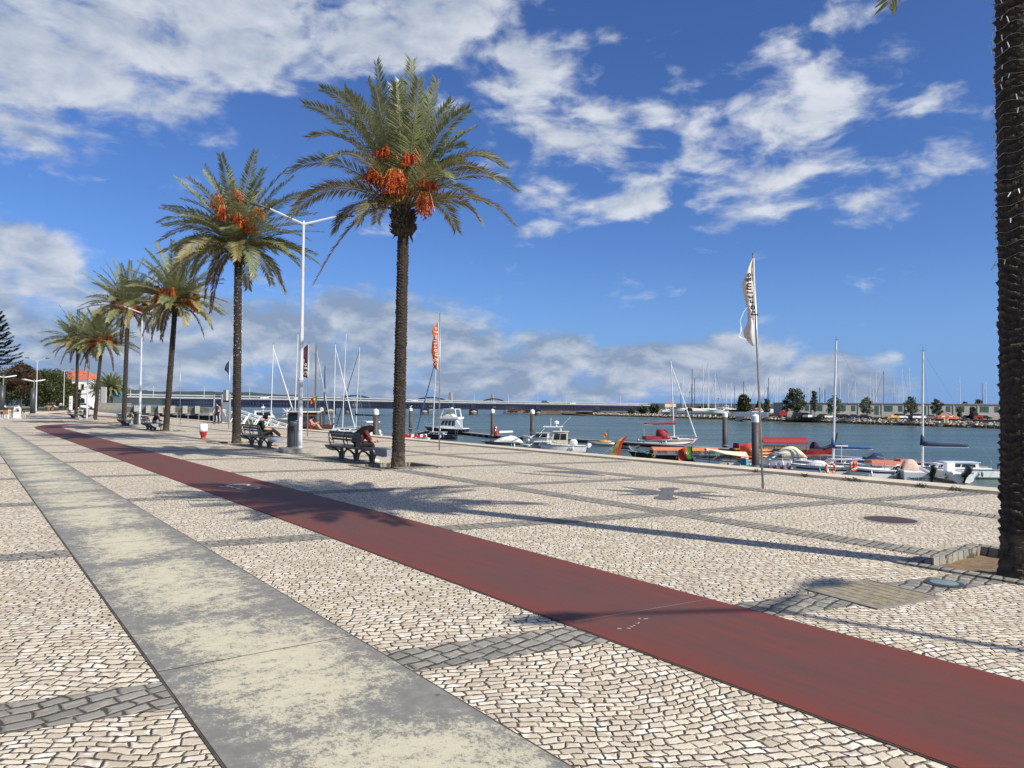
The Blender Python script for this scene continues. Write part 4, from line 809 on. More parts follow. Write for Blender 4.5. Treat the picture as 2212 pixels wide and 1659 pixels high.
# ------------------------------------------------------------------ trees
def tree(name, label, cat, base, h, cr, mt, seed, n=2200, leaf=.28, trunk_h=.3, squash=.8, group=None, shape='round', tr=.25, clumps=16, parts=True):
    t = thing(name, label, cat, base, 0, group); rr = random.Random(seed); mb = MB(); th = h * trunk_h
    mb.tube([(0, 0, -.2), (.05 * h * rr.uniform(-1, 1), 0, th), (.06 * h * rr.uniform(-1, 1), 0, h * .62)], [tr, tr * .7, tr * .25], 8); C_ = []
    for i in range(clumps):
        a = i * 2.39996; f = (i + .5) / clumps; z = th + (h - th) * (.12 + .88 * f) * .93
        if shape == 'column': rad = cr * (1 - abs(2 * f - .8) * .55) * rr.uniform(.1, .6)
        elif shape == 'weep': rad = cr * math.sqrt(max(.05, 1 - (f - .12) ** 2)) * rr.uniform(.35, .95)
        else: rad = cr * math.sqrt(max(.04, 1 - (2 * f - .85) ** 2 * .85)) * rr.uniform(.25, .85)
        c = Vector((rad * math.cos(a), rad * math.sin(a), z)); C_.append((c, cr * rr.uniform(.28, .48)))
        if i % 2 == 0: mb.tube([(0, 0, th * rr.uniform(.7, 1.3)), c * .55 + Vector((0, 0, th * .4)), c], [tr * .4, tr * .2, tr * .06], 5)
    mb.ob('trunk', 'bark', t); cm = MB()
    for i in range(n):
        c, r = C_[int(rr.random() * clumps)]; d = Vector((rr.gauss(0, 1), rr.gauss(0, 1), rr.gauss(0, 1))).normalized() * r * rr.random() ** .45; p = c + Vector((d.x, d.y, d.z * squash))
        if shape == 'weep' and rr.random() < .35: p.z -= rr.random() * h * .28; p.z = max(p.z, th * .45)
        u = Vector((rr.uniform(-1, 1), rr.uniform(-1, 1), rr.uniform(-.7, .9))).normalized(); v = u.cross(Vector((rr.uniform(-1, 1), rr.uniform(-1, 1), rr.uniform(-1, 1)))).normalized(); l = leaf * rr.uniform(.6, 1.3)
        cm.add([p - u * l * .5, p + v * l * .33, p + u * l * .5, p - v * l * .33], [(0, 1, 2, 3)])
    cm.ob('crown', mt, t); return t
TG = 'leafy trees in the park at the left'
for i, (px, py, toppx, w, mt, lab) in enumerate(((-30, 884, 790, 95, 'leafmid', 'broad green park tree at the left edge of the view'), (45, 884, 795, 85, 'leafdark', 'dark green park tree behind the brown leaved one'), (112, 883, 800, 75, 'leafmid', 'rounded green park tree right of the brown leaved one'), (78, 882, 802, 80, 'leafdark', 'dark green tree behind the tall thin lamp post'), (140, 882, 818, 40, 'leafmid', 'smaller sloping green tree beside the white house'), (158, 881, 826, 26, 'leafdark', 'narrow dark tree just left of the white house'), (-110, 885, 780, 110, 'leafmid', 'big green tree beyond the left edge'))):
    d = 165 + 8 * (i % 3); p = far(px, py, d); s = d / 1597; p.z = 0
    tree('park_tree', lab, 'tree', p, (870 - toppx) * s + 1.6, w * s * .52, mt, 10 + i, 9500, .38, .22, .8, TG, 'weep', .3, 22)
p = at(44, 889); d = p.dot(F0); tree('brown_tree', 'tree with brown red leaves in front of the green park trees', 'tree', p, 8.6, 3.3, 'leafbrown', 5, 6000, .30, .35, .55, None, 'round', .18, 20)
# tiered conifer at the left edge
c_ = far(-22, 884, 150); t = thing('norfolk_pine', 'tall dark tiered conifer at the left edge of the view', 'tree', (c_.x, c_.y, 0)); rr = random.Random(8); mb = MB(); cm = MB(); Hh = 20.5; mb.tube([(0, 0, -.2), (0, 0, Hh)], [.35, .05], 8)
for k_ in range(13):
    z = 9.6 + k_ * .83; L = 5.3 * (1 - (z - 9.6) / 12.6) + .4
    for a_ in range(7):
        a = a_ * .8976 + k_ * .45; L2 = L * rr.uniform(.85, 1.1); d = Vector((math.cos(a), math.sin(a), 0)); q = [d * L2 * f + Vector((0, 0, z - .55 * math.sin(f * 2.6) + f * f * .75)) for f in (0, .3, .6, .85, 1)]; mb.tube(q, [.06, .05, .04, .03, .02], 4)
        for j in range(170):
            f = .18 + .82 * rr.random(); i0 = min(3, int(f * 4)); c = q[i0].lerp(q[i0 + 1], f * 4 - i0) + Vector((rr.uniform(-.16, .16), rr.uniform(-.16, .16), rr.uniform(-.05, .28))); sd = Vector((-d.y, d.x, 0)) * rr.choice((-1, 1)); u = (d * .7 + sd * rr.uniform(.1, .7) + Vector((0, 0, rr.uniform(.1, .5)))).normalized() * .5; v = u.cross(Vector((0, 0, 1))).normalized() * .10
            cm.add([c, c + u * .5 + v, c + u, c + u * .5 - v], [(0, 1, 2, 3)])
mb.ob('trunk', 'bark', t); cm.ob('crown', 'needle', t)
# bushy palms beyond the monument
for i, (px, py, tpx, sd, lab) in enumerate(((236, 884, 795, 3, 'bushy low palm beyond the grey monument, hanging skirt of fronds'), (250, 884, 806, 4, 'second bushy palm crowding behind the first beyond the monument'), (214, 884, 808, 6, 'bushy palm half hidden by the bent palm trunk'))):
    d = 196 + 9 * i; p = far(px, py, d); h = (870 - tpx) / 1597 * d + 1.6; t = thing('bushy_palm', lab, 'palm tree', (p.x, p.y, 0), 0, 'bushy palms beyond the monument')
    mb = MB(); mb.tube([(0, 0, -.2), (0, 0, h * .55)], [.45, .5], 12); mb.ob('trunk', 'bark', t); crown_generic(t, Vector((0, 0, h * .52)), sd, 74, 4.8, 34, .16, 8, 2, 5, 135)
# ------------------------------------------------------------------ left background: cafe, house, monument, totem
def wing_lamp(label, p, h=3.6, first=None):
    if first: c = copy_tree(first); c.location = p; c['label'] = label; return c
    t = thing('wing_lamp', label, 'street lamp', p, .4, 'thick pillar lamps with winged tops'); mb = MB(); mb.lathe([(.46, 0), (.46, .12), (.36, .14)], 20); mb.ob('foot', 'conc', t); mb = MB(); mb.tube([(0, 0, .1), (0, 0, h)], .33, 20); mb.ob('pillar', 'darkgrey', t, True); mb = MB(); mb.tube([(.1, 0, h), (.1, 0, h + 1.2)], .06, 8); mb.ob('stem', 'galv', t)
    mb = MB()
    for s_ in (-1, 1): mb.loft([[(s_ * x, w * sg, h + z) for sg, z in ((-1, z0 + .08), (1, z0 + .08), (1, z0), (-1, z0))] for x, w, z0 in ((.1, .3, .9), (.8, .55, 1.02), (1.35, .4, 1.16))])
    mb.ob('wings', 'white', t); return t
wl0 = wing_lamp('thick grey pillar lamp with white winged top beside the brown leaved tree', at(70.3, 895)); wing_lamp('thick grey pillar lamp with winged top at the left edge', at(3, 899), first=wl0)
def cafe_table(label, p, first=None):
    if first: c = copy_tree(first); c.location = p; c['label'] = label; return c
    t = thing('cafe_table', label, 'table', p, 0, 'cafe tables at the left edge'); mb = MB(); mb.box((0, 0, .74), (1.1, .8, .04)); mb.ob('table_top', 'white', t); mb = MB()
    for x in (-.5, .5):
        for y in (-.33, .33): mb.tube([(x, y, 0), (x * .92, y * .92, .73)], .025, 6)
    mb.ob('legs', 'white', t); return t
def cafe_chair(label, p, rz, first=None):
    if first: c = copy_tree(first); c.location = p; c.rotation_euler.z = rz; c['label'] = label; return c
    t = thing('cafe_chair', label, 'chair', p, rz, 'brown cafe chairs at the left edge'); mb = MB(); mb.box((0, 0, .46), (.46, .46, .04)); mb.ob('seat', 'wood', t); mb = MB(); mb.loft([[(-.22, -.2, .48), (-.19, -.2, .48), (-.19, .2, .48), (-.22, .2, .48)], [(-.30, -.23, .86), (-.27, -.23, .86), (-.27, .23, .86), (-.30, .23, .86)]]); mb.ob('backrest', mat('tan_cane', (.32, .17, .08), .7), t); mb = MB()
    for x in (-.2, .2):
        for y in (-.2, .2): mb.tube([(x, y, .45), (x * 1.25, y * 1.25, 0)], .018, 6)
    mb.ob('legs', 'white', t); return t
tb0 = cafe_table('white cafe table at the left edge of the view', at(6, 903)); cafe_table('white cafe table left of the menu board', at(22, 902), tb0)
ch0 = None
for px, py, rz, lab in ((2, 905, .6, 'brown cafe chair nearest the left edge'), (12, 904.5, 1.4, 'brown cafe chair before the leftmost table'), (24, 904, 2.2, 'brown cafe chair just left of the menu board'), (47, 901.5, 3.4, 'brown cafe chair right of the menu board'), (17, 900, 4.5, 'brown cafe chair behind the cafe tables')):
    c = cafe_chair(lab, at(px, py), rz, ch0); ch0 = ch0 or c
t = thing('menu_board', 'white standing menu board with small pictures before the cafe', 'sign board', at(36, 904.5), R(143)); t.scale = (.62, .62, .64); mb = MB(); mb.box((.0, 0, .95), (1.05, .06, 1.8), 0, 0, ('X', .06)); mb.ob('board', 'white', t); mb = MB(); mb.box((0, -.16, .95), (1.05, .05, 1.8), 0, 0, ('X', -.12)); mb.ob('back_board', 'white', t)
for i, (x, z, w, h_, k_) in enumerate(((-.1, 1.55, .5, .12, 'galv'), (-.2, 1.25, .35, .3, 'bench'), (.22, 1.2, .35, .25, 'pinkcloth'), (-.15, .75, .5, .22, 'orange'), (.1, .4, .4, .18, 'turq'))): mb = MB(); mb.box((x, .035 + (.95 - z) * .06 * -1 - .0, z), (w, .03, h_)); mb.ob('picture', k_, t)
for px, py, col, lab in ((14, 901, 'black', 'person in dark top seated at the cafe, pale cap'), (43, 901, 'beigecloth', 'person in beige top seated at the cafe, grey hair')):
    p = at(px, py); person(lab, (p.x, p.y, 0), 2.5, 'sit', 'blackcloth' if col == 'black' else col, 'blackcloth', 1, 0, 'short', 'black', 1.0, 'whitecloth')
t = thing('info_totem', 'slim white upright information sign by the far palm trunk', 'sign', at(152.5, 887), R(-37)); t.scale = (.5, .6, .65); mb = MB(); mb.box((0, 0, 2.3), (1.15, .35, 4.6)); mb.ob('panel', 'white', t); mb = MB(); mb.box((0, 0, .06), (1.4, .6, .12)); mb.ob('base', 'darkgrey', t)
for z, w in ((3.6, .7), (2.7, .6), (2.3, .7), (1.6, .5)): mb = MB(); mb.box((0, -.18, z), (w, .02, .18)); mb.ob('lettering', 'galv', t)
# white house with orange roof
h0 = far(172, 883, 232); t = thing('white_house', 'white two storey house with orange tiled roof behind the palms', 'house', (h0.x, h0.y, 0), R(-38)); mb = MB(); mb.box((0, 0, 4.3), (10.0, 9, 8.6)); mb.ob('wall', 'render', t)
mb = MB(); mb.box((0, 0, 8.75), (10.7, 9.7, .3)); mb.ob('cornice', 'render', t); mb = MB(); mb.loft([[(-5.5, -5.0, 8.9), (5.5, -5.0, 8.9), (5.5, 5.0, 8.9), (-5.5, 5.0, 8.9)], [(-1.6, -.2, 11.8), (1.6, -.2, 11.8), (1.6, .2, 11.8), (-1.6, .2, 11.8)]]); mb.ob('roof', 'terracotta', t)
mb = MB(); mb.box((0, -4.53, 4.4), (10.1, .12, .25)); mb.ob('string_course', 'conc', t)
for x in (-3.6, -1.2, 1.2, 3.6):
    f = MB(); f.box((x, -4.52, 6.5), (1.35, .14, 1.9)); w = f.ob('window', 'creamcloth', t); g = MB(); g.box((x, -4.56, 6.5), (.8, .14, 1.7)); g.ob('pane', 'glass', w)
    a = MB(); a.prism([(x - .7, -4.62), (x + .7, -4.62), (x + .7, -4.4), (x - .7, -4.4)], .1, 2.4); a.lathe([(.0, 0)], 3) if 0 else None
    n_ = 8; a.loft([[(x + .7 * math.cos(math.pi * k_ / n_), yy, 2.4 + .7 * math.sin(math.pi * k_ / n_)) for k_ in range(n_ + 1)] for yy in (-4.62, -4.4)]); a.ob('door', 'glass', t)
# grey concrete monument
m0 = at(220, 884.5); d = m0.dot(F0); s = d / 1597; t = thing('monument', 'pale grey stepped concrete monument with ladder like niches', 'monument', m0, R(-37)); t.scale = (.64, .64, .63); mb = MB(); mb.box((0, 0, .75), (3.6, 1.6, 1.5)); mb.ob('plinth', 'greyblock', t); mb = MB(); mb.box((.65, 0, 5.1), (1.7, 1.1, 7.6)); mb.ob('tall_slab', 'greyblock', t); mb = MB(); mb.box((-1.0, .1, 4.6), (1.2, .8, 6.6)); mb.ob('niche_slab', 'greyblock', t)
for z in (2.6, 4.0, 5.4, 6.8): mb = MB(); mb.box((-1.0, -.36, z), (1.1, .2, .16)); mb.ob('rung', 'galv', t)
t = thing('low_wall', 'pale low wall right of the grey monument', 'wall', at(243, 885), R(-37)); mb = MB(); mb.box((0, 0, .75), (9, .3, 1.5)); mb.ob('wall_body', 'conc', t); mb = MB(); mb.box((0, 0, 1.56), (9.2, .4, .12)); mb.ob('coping', 'greyblock', t)
t = thing('info_kiosk', 'blue and grey board panel beside the monument', 'sign', at(252, 884), R(-37)); mb = MB(); mb.box((0, 0, 3.0), (4.5, .2, 3.0)); mb.ob('panel', 'turq', t); mb = MB()
for x in (-2, 2): mb.box((x, 0, .9), (.15, .15, 1.8))
mb.ob('posts', 'darkgrey', t); mb = MB(); mb.box((.2, -.12, 2.6), (2.4, .05, 1.6)); mb.ob('poster', 'galv', t)
# gate to the pontoons: kiosk frame, gangway, pontoon bridge
t = thing('gangway_gate', 'white gate panel with pale posts where the gangway starts', 'gate', (18.15, 67.0, 0)); mb = MB()
for y in (-2.6, -.2, 2.3): mb.box((0, y, 1.25), (.12, .14, 2.5))
mb.ob('posts', 'galv', t); mb = MB(); mb.box((0, -1.4, .95), (.06, 2.2, 1.7)); mb.ob('panel', 'white', t); mb = MB()
for z in (.15, .75, 1.3): mb.box((0, 1.05, z), (.05, 2.3, .05))
for y in (.2, 1.2): mb.tube([(0, y, .15), (0, y + .7, 1.3)], .025, 5)
mb.ob('railing', 'white', t); mb = MB(); mb.box((-.02, -1.4, 2.4), (.2, .9, .9)); mb.ob('sign_board', 'greyblock', t)
ga, gb = far(498, 903, 62), far(695, 935, 92); ga.z = .1; t = thing('gangway', 'long white lattice gangway sloping down to the pontoons', 'gangway', ga); e = Vector((gb.x, gb.y, WZ + .7)) - ga; u = e.normalized(); sd = u.cross(CZ).normalized()
mb = MB(); mb.loft([[sd * .6, -sd * .6, -sd * .6 - CZ * .08, sd * .6 - CZ * .08], [e + sd * .6, e - sd * .6, e - sd * .6 - CZ * .08, e + sd * .6 - CZ * .08]]); mb.ob('deck', 'deckgrey', t)
for s_ in (-1, 1):
    mb = MB(); n = 22
    for z in (0, 1.05): mb.tube([sd * .62 * s_ + CZ * z, e + sd * .62 * s_ + CZ * z], .06, 4)
    mb.tube([sd * .62 * s_ + CZ * .92, e + sd * .62 * s_ + CZ * .92], .03, 4)
    for i in range(n): a = e * (i / n); b = e * ((i + 1) / n); mb.tube([a + sd * .62 * s_ + CZ * (0 if i % 2 else 1.05), b + sd * .62 * s_ + CZ * (1.05 if i % 2 else 0)], .045, 4)
    mb.ob('truss_side', 'white', t)
# concrete jetty and old quay wall in the river beyond
j0, j1 = far(268, 884, 148), far(452, 884, 145); t = thing('concrete_jetty', 'old concrete jetty on dark legs behind the gangway gate', 'jetty', (j0.x, j0.y, 0)); e = Vector((j1.x - j0.x, j1.y - j0.y, 0)); u = e.normalized(); n_ = Vector((u.y, -u.x, 0)) * -4
mb = MB(); mb.loft([[CZ * -.1, n_ + CZ * -.1, n_ + CZ * -.65, CZ * -.65], [e - CZ * .1, e + n_ - CZ * .1, e + n_ - CZ * .65, e - CZ * .65]]); mb.ob('deck', 'conc', t)
mb = MB(); mb.loft([[CZ * .9, n_ * .05 + CZ * .9, n_ * .05 - CZ * .1, CZ * -.1], [e + CZ * .9, e + n_ * .05 + CZ * .9, e + n_ * .05 - CZ * .1, e - CZ * .1]]); mb.ob('parapet', 'concdark', t)
mb = MB()
for i in range(9): c = e * (i / 8) + n_ * .5; mb.box((c.x, c.y, -3.7), (1.2, 2.4, 6.2))
mb.ob('legs', 'pile', t); 
for i in range(1, 7): c = e * (i / 7); mb = MB(); mb.box((c.x, c.y, .45), (.9, .9, 1.5)); mb.ob('block', 'conc', t)
w0, w1 = far(497, 900, 142), far(652, 900, 138); t = thing('old_dock_wall', 'stained old concrete dock wall behind the gangway', 'wall', (w0.x, w0.y, WZ)); e = Vector((w1.x - w0.x, w1.y - w0.y, 0)); mb = MB(); n_ = Vector((-e.y, e.x, 0)).normalized() * 5; a1 = e * .43
mb.loft([[CZ * -1, n_ - CZ, n_ + CZ * 3.1, CZ * 3.1], [a1 - CZ, a1 + n_ - CZ, a1 + n_ + CZ * 3.1, a1 + CZ * 3.1]]); mb.ob('dark_section', 'concdark', t); mb = MB(); b0_ = a1 * 1.05 - n_ * .1; mb.loft([[b0_ - CZ, b0_ + n_ - CZ, b0_ + n_ + CZ * 2.8, b0_ + CZ * 2.8], [e - CZ, e + n_ - CZ, e + n_ + CZ * 2.8, e + CZ * 2.8]]); mb.ob('pale_section', 'concdark', t)
sp_ = far(620.5, 891, 118); t = thing('star_ornament', 'white pointed star ornament above the old dock wall', 'ornament', sp_ - CZ * 2.4); mb = MB(); mb.tube([(0, 0, -2), (0, 0, 2.2)], .05, 6); mb.ob('pole', 'galv', t); mb = MB()
for k_ in range(9): a = 6.2832 * k_ / 9 + .3; v = R0 * math.cos(a) + CZ * math.sin(a); mb.tube([CZ * 2.4 + F0 * .1 * (k_ % 3 - 1), CZ * 2.4 + v * (1.05 if k_ % 2 else .75)], [.14, .015], 5)
mb.ob('star', 'white', t)
# cars parked beyond the park
def car(label, p, rz, paint, kind='car', first=None, group=None):
    t = thing('parked_' + kind, label, kind, p, rz, group); L, Wd, H = (4.2, 1.75, 1.45) if kind == 'car' else (4.8, 1.9, 2.0)
    pr = [(-2.1, .32), (2.1, .32), (2.12, .62), (1.95, .82), (1.0, .94), (-1.85, .96), (-2.12, .8)] if kind == 'car' else [(-2.4, .35), (2.4, .35), (2.42, .75), (2.2, .98), (1.5, 1.12), (-2.38, 1.12), (-2.42, .8)]
    mb = MB(); mb.loft([[(x, y * (1 if i else 1), z) for x, z in pr] for i, y in enumerate((-Wd / 2, -Wd / 2 + .08, Wd / 2 - .08, Wd / 2))]); mb.ob('body', paint, t)
    cb = [(-1.8, .95), (1.05, .93), (.35, 1.42), (-1.3, 1.44)] if kind == 'car' else [(-2.3, 1.11), (1.5, 1.11), (.95, 1.92), (-2.2, 1.95)]
    mb = MB(); mb.loft([[(x * (1 - .03 * k_), y, z) for x, z in cb] for k_, y in ((1, -Wd / 2 + .12), (0, 0), (1, Wd / 2 - .12))]); mb.ob('windows', 'glass', t); mb = MB(); a, b = cb[3], cb[2]; mb.span((a[0] + .05, -Wd / 2 + .2, a[1] - .01), (b[0] - .05, Wd / 2 - .2, a[1] + .05)); mb.ob('roof', paint, t)
    for x in (-1.3, 1.35):
        for y in (-Wd / 2 + .1, Wd / 2 - .1): w = MB(); w.tube([(x, y - .1, .32), (x, y + .1, .32)], .32, 14); wo_ = w.ob('wheel', 'rubber', t); r_ = MB(); sg = 1 if y > 0 else -1; r_.tube([(x, y + sg * .09, .32), (x, y + sg * .115, .32)], .18, 10); r_.ob('rim', 'galv', wo_)
    for y in (-.62, .62): l_ = MB(); l_.box(((2.08 if kind == 'car' else 2.40), y, .70), (.06, .3, .12)); l_.ob('headlight', 'white', t)
    return t
for px, py, rz, c_, lab in ((148, 881, .2, 'carsilver', 'silver car parked under the park trees'), (185, 882.5, .4, 'carwhite', 'white car parked in front of the white house'), (128, 880.5, .1, 'carwhite', 'white car half hidden behind the walkers'), (116, 880.5, .2, 'carsilver', 'silver car parked deep under the trees'), (165, 882.5, .5, 'carblack', 'dark car parked near the white totem'), (90, 880.5, .2, 'carblack', 'dark car behind the thick pillar lamp')):
    d = 210; p = far(px, py, d); p.z = 0; car(lab, p, rz - .5, c_, 'car', None, 'cars parked along the park')
# ------------------------------------------------------------------ boats
def hd(a): v = R0 * math.cos(R(a)) + F0 * math.sin(R(a)); return math.atan2(v.y, v.x)
def wl(px, d):                            # point on the river at a distance
    r_ = ray(px, 900); h = Vector((r_.x, r_.y, 0)); h *= d / h.dot(F0); return Vector((h.x, h.y, WZ))
def hull_pts(L, B, fb, sheer=.35, sw=.82, rake=.35, n=14, dk=.16, keel=.3):
    out = []; gun = []
    for i in range(n + 1):
        t = i / n; x = -L / 2 + L * t; b = B / 2 * (sw + (1 - sw) * min(1, t / .4)) * (1 - max(0, (t - .42) / .58) ** 2.3 * .985)
        z = fb * (1 + sheer * t * t); k = -keel + (max(0, t - .7) / .3) ** 2 * (keel + z * .45); xg = x + rake * t ** 3; ch = k + (z - k) * .42
        out.append([(xg, b, z), (x + rake * .4 * t ** 3, b * .86, ch), (x, 0.0, k), (x + rake * .4 * t ** 3, -b * .86, ch), (xg, -b, z), (xg - .02, -b * .90, z - .02), (xg - .04, -b * .88, z - dk), (xg - .04, b * .88, z - dk), (xg - .02, b * .90, z - .02)]); gun.append((xg, b, z))
    return out, gun
def hull(t, L, B, fb, mt='gelcoat', rail='rubber', stripe=None, deck='gelcoat', **k):
    pts, g = hull_pts(L, B, fb, **k); mb = MB(); mb.loft(pts); o = mb.ob('hull', mt, t)
    mb = MB()
    for s in (1, -1): mb.tube([(x, y * s * 1.005, z - .05) for x, y, z in g], .028, 5)
    if rail: mb.ob('rub_rail', rail, o)
    if stripe:
        mb = MB()
        for s in (1, -1): mb.loft([[(x * 1.0, s * (y * .955 + .012), z * .66), (x, s * (y * .985 + .012), z * .80), (x, s * (y * .985 - .01), z * .80), (x, s * (y * .955 - .01), z * .66)] for x, y, z in g[:-1]])
        mb.ob('stripe', stripe, o)
    rr = random.Random(int(L * 997 + B * 31)); q = len(g)
    for s in (1, -1):
        for k_ in range(2 if L < 5.5 else 3):
            x, y, z = g[rr.randrange(1, int(q * .6))]; f = MB(); f.lathe([(.02, z - .62), (.085, z - .55), (.09, z - .28), (.03, z - .2), (.012, z - .02)], 8, (x, s * (y + .08), 0)); f.ob('fender', rr.choice(('white', 'white', 'navyhull', 'turq')), t, True)
    f = MB(); x, y, z = g[1]; f.tube([(x, y * .9, z), (x - .5, y + .6, z * .55), (x - 1.3, y + 1.5, .5)], .015, 3); x, y, z = g[-2]; f.tube([(x, y, z), (x + .2, y + .9, z * .5), (x - .3, y + 2.0, .5)], .015, 3); f.ob('mooring_lines', 'conc', t)
    return o, g
def rails(t, g, h=.45, i0=7, s_=1.0, mt='chrome', r=.016):
    mb = MB()
    for s in (1, -1):
        mb.tube([(x, y * s * .93, z + h) for x, y, z in g[i0:]], r, 5)
        for x, y, z in g[i0::2]: mb.tube([(x, y * s * .93, z - .02), (x, y * s * .93, z + h)], r * .8, 4)
    mb.ob('rail', mt, t)
def outboard(t, x, y, z, s=1.0, mt='black', tilt=0.0, mt2='darkgrey'):
    o = MB(); c = math.cos(tilt); sn = math.sin(tilt); tr = lambda a, b: (x + (-a * c - b * sn) * s, y, z + (b * c - a * sn) * s)
    o.loft([[Vector(tr(a + da, zz)) + Vector((0, w * s * math.cos(6.2832 * j / 8), 0)) + Vector((0.16 * s * math.sin(6.2832 * j / 8) * ww, 0, 0)) for j in range(8)] for zz, a, da, w, ww in ((.05, .25, 0, .10, 1.0), (.2, .25, 0, .17, 1.6), (.5, .25, .02, .185, 1.9), (.68, .22, 0, .15, 1.5), (.75, .2, 0, .05, .5))]); ob_ = o.ob('outboard', mt, t, True)
    m2 = MB(); m2.tube([tr(.24, .08), tr(.24, -.35), tr(.26, -.62)], [.085 * s, .07 * s, .05 * s], 6); m2.box(tr(.3, -.45), (.42 * s, .2 * s, .025)); m2.ball(tr(.30, -.68), .09 * s, 0, 8, 5, (1.8, 1, 1)); m2.box(tr(.1, .0), (.22 * s, .28 * s, .25 * s)); m2.ob('leg', mt2, ob_); return ob_
def cabin(t, x0, x1, w, z0, h, mt='gelcoat', slope=.35, aft=.05, win=(1, 1, 1), wz=(.4, .85), roof=.08, name='cabin'):
    mb = MB(); mb.loft([[(x0, -w / 2, z0), (x1, -w / 2 * .82, z0), (x1, w / 2 * .82, z0), (x0, w / 2, z0)], [(x0 + aft, -w / 2 * .93, z0 + h), (x1 - slope, -w / 2 * .76, z0 + h), (x1 - slope, w / 2 * .76, z0 + h), (x0 + aft, w / 2 * .93, z0 + h)]]); c = mb.ob(name, mt, t)
    mb = MB(); mb.box(((x0 + aft + x1 - slope) / 2 - .05, 0, z0 + h + roof / 2 - .002), (x1 - slope - x0 - aft + .25, w * .97, roof)); mb.ob('roof', mt, c)
    a, b = wz; L = x1 - x0
    def lerp_side(u, v, s):
        xl = x0 + aft * v; xr = x1 - slope * v; wl_ = w / 2 * (1 - .07 * v); wr = w / 2 * (.82 - .06 * v); return Vector((xl + (xr - xl) * u, s * (wl_ + (wr - wl_) * u + .012), z0 + h * v))
    for s in (1, -1):
        nw = win[0]
        for i in range(nw):
            u0, u1 = .08 + .84 * i / nw + .02, .08 + .84 * (i + 1) / nw - .02; mb = MB(); mb.plate([lerp_side(u0, a, s), lerp_side(u1, a, s), lerp_side(u1, b, s), lerp_side(u0, b, s)], .02); mb.ob('window', 'glass', c)
    if win[1]: mb = MB(); mb.plate([(x1 - slope * a + .012, -w * .36, z0 + h * a), (x1 - slope * a + .012, w * .36, z0 + h * a), (x1 - slope * b + .012, w * .34, z0 + h * b), (x1 - slope * b + .012, -w * .34, z0 + h * b)], .02); mb.ob('windscreen', 'glass', c)
    if win[2]: mb = MB(); mb.plate([(x0 + aft * a - .012, -w * .4, z0 + h * a), (x0 + aft * a - .012, w * .4, z0 + h * a), (x0 + aft * b - .012, w * .38, z0 + h * b), (x0 + aft * b - .012, -w * .38, z0 + h * b)], .02); mb.ob('aft_window', 'glass', c)
    return c
def cloth_cover(t, x0, x1, w, z0, h, mt='whitecloth', peak=.55, name='cover', seed=1):
    rr = random.Random(seed); n = 10; m_ = 9; rings = []
    for i in range(n + 1):
        u = i / n; x = x0 + (x1 - x0) * u; hh = h * (math.sin(math.pi * min(1, u / peak) / 2) if u < peak else math.cos(math.pi * (u - peak) / (1 - peak) / 2)) ** .8; ww = w / 2 * (1 - max(0, u - .55) ** 2 * 1.6)
        rings.append([(x, ww * math.cos(math.pi * j / m_), z0 + (hh * abs(math.sin(math.pi * j / m_)) ** .7 + rr.uniform(-.02, .03)) - .02) for j in range(m_ + 1)])
    mb = MB(); mb.loft(rings, cap=True); return mb.ob(name, mt, t, True)
def sprayhood(t, x0, x1, w, z0, h, mt):
    mb = MB(); n = 8; sh = lambda k_, hh, ww, x: [(x, ww / 2 * math.cos(math.pi * j / n), z0 + hh * math.sin(math.pi * j / n) ** .55) for j in range(n + 1)]
    mb.loft([sh(0, h * .96, w, x0), sh(1, h, w, x0 + (x1 - x0) * .45), sh(2, h * .55, w * .86, x0 + (x1 - x0) * .85), sh(3, h * .08, w * .7, x1)]); o = mb.ob('sprayhood', mt, t, True); m2 = MB(); m2.plate([(x0 + (x1 - x0) * .52, -w * .3, z0 + h * .96), (x0 + (x1 - x0) * .52, w * .3, z0 + h * .96), (x0 + (x1 - x0) * .84, w * .28, z0 + h * .60), (x0 + (x1 - x0) * .84, -w * .28, z0 + h * .60)], .03); m2.ob('window', 'galv', o); return o
def boat(name, label, cat, px, d, a, group=None):
    return thing(name, label, cat, wl(px, d), hd(a), group)
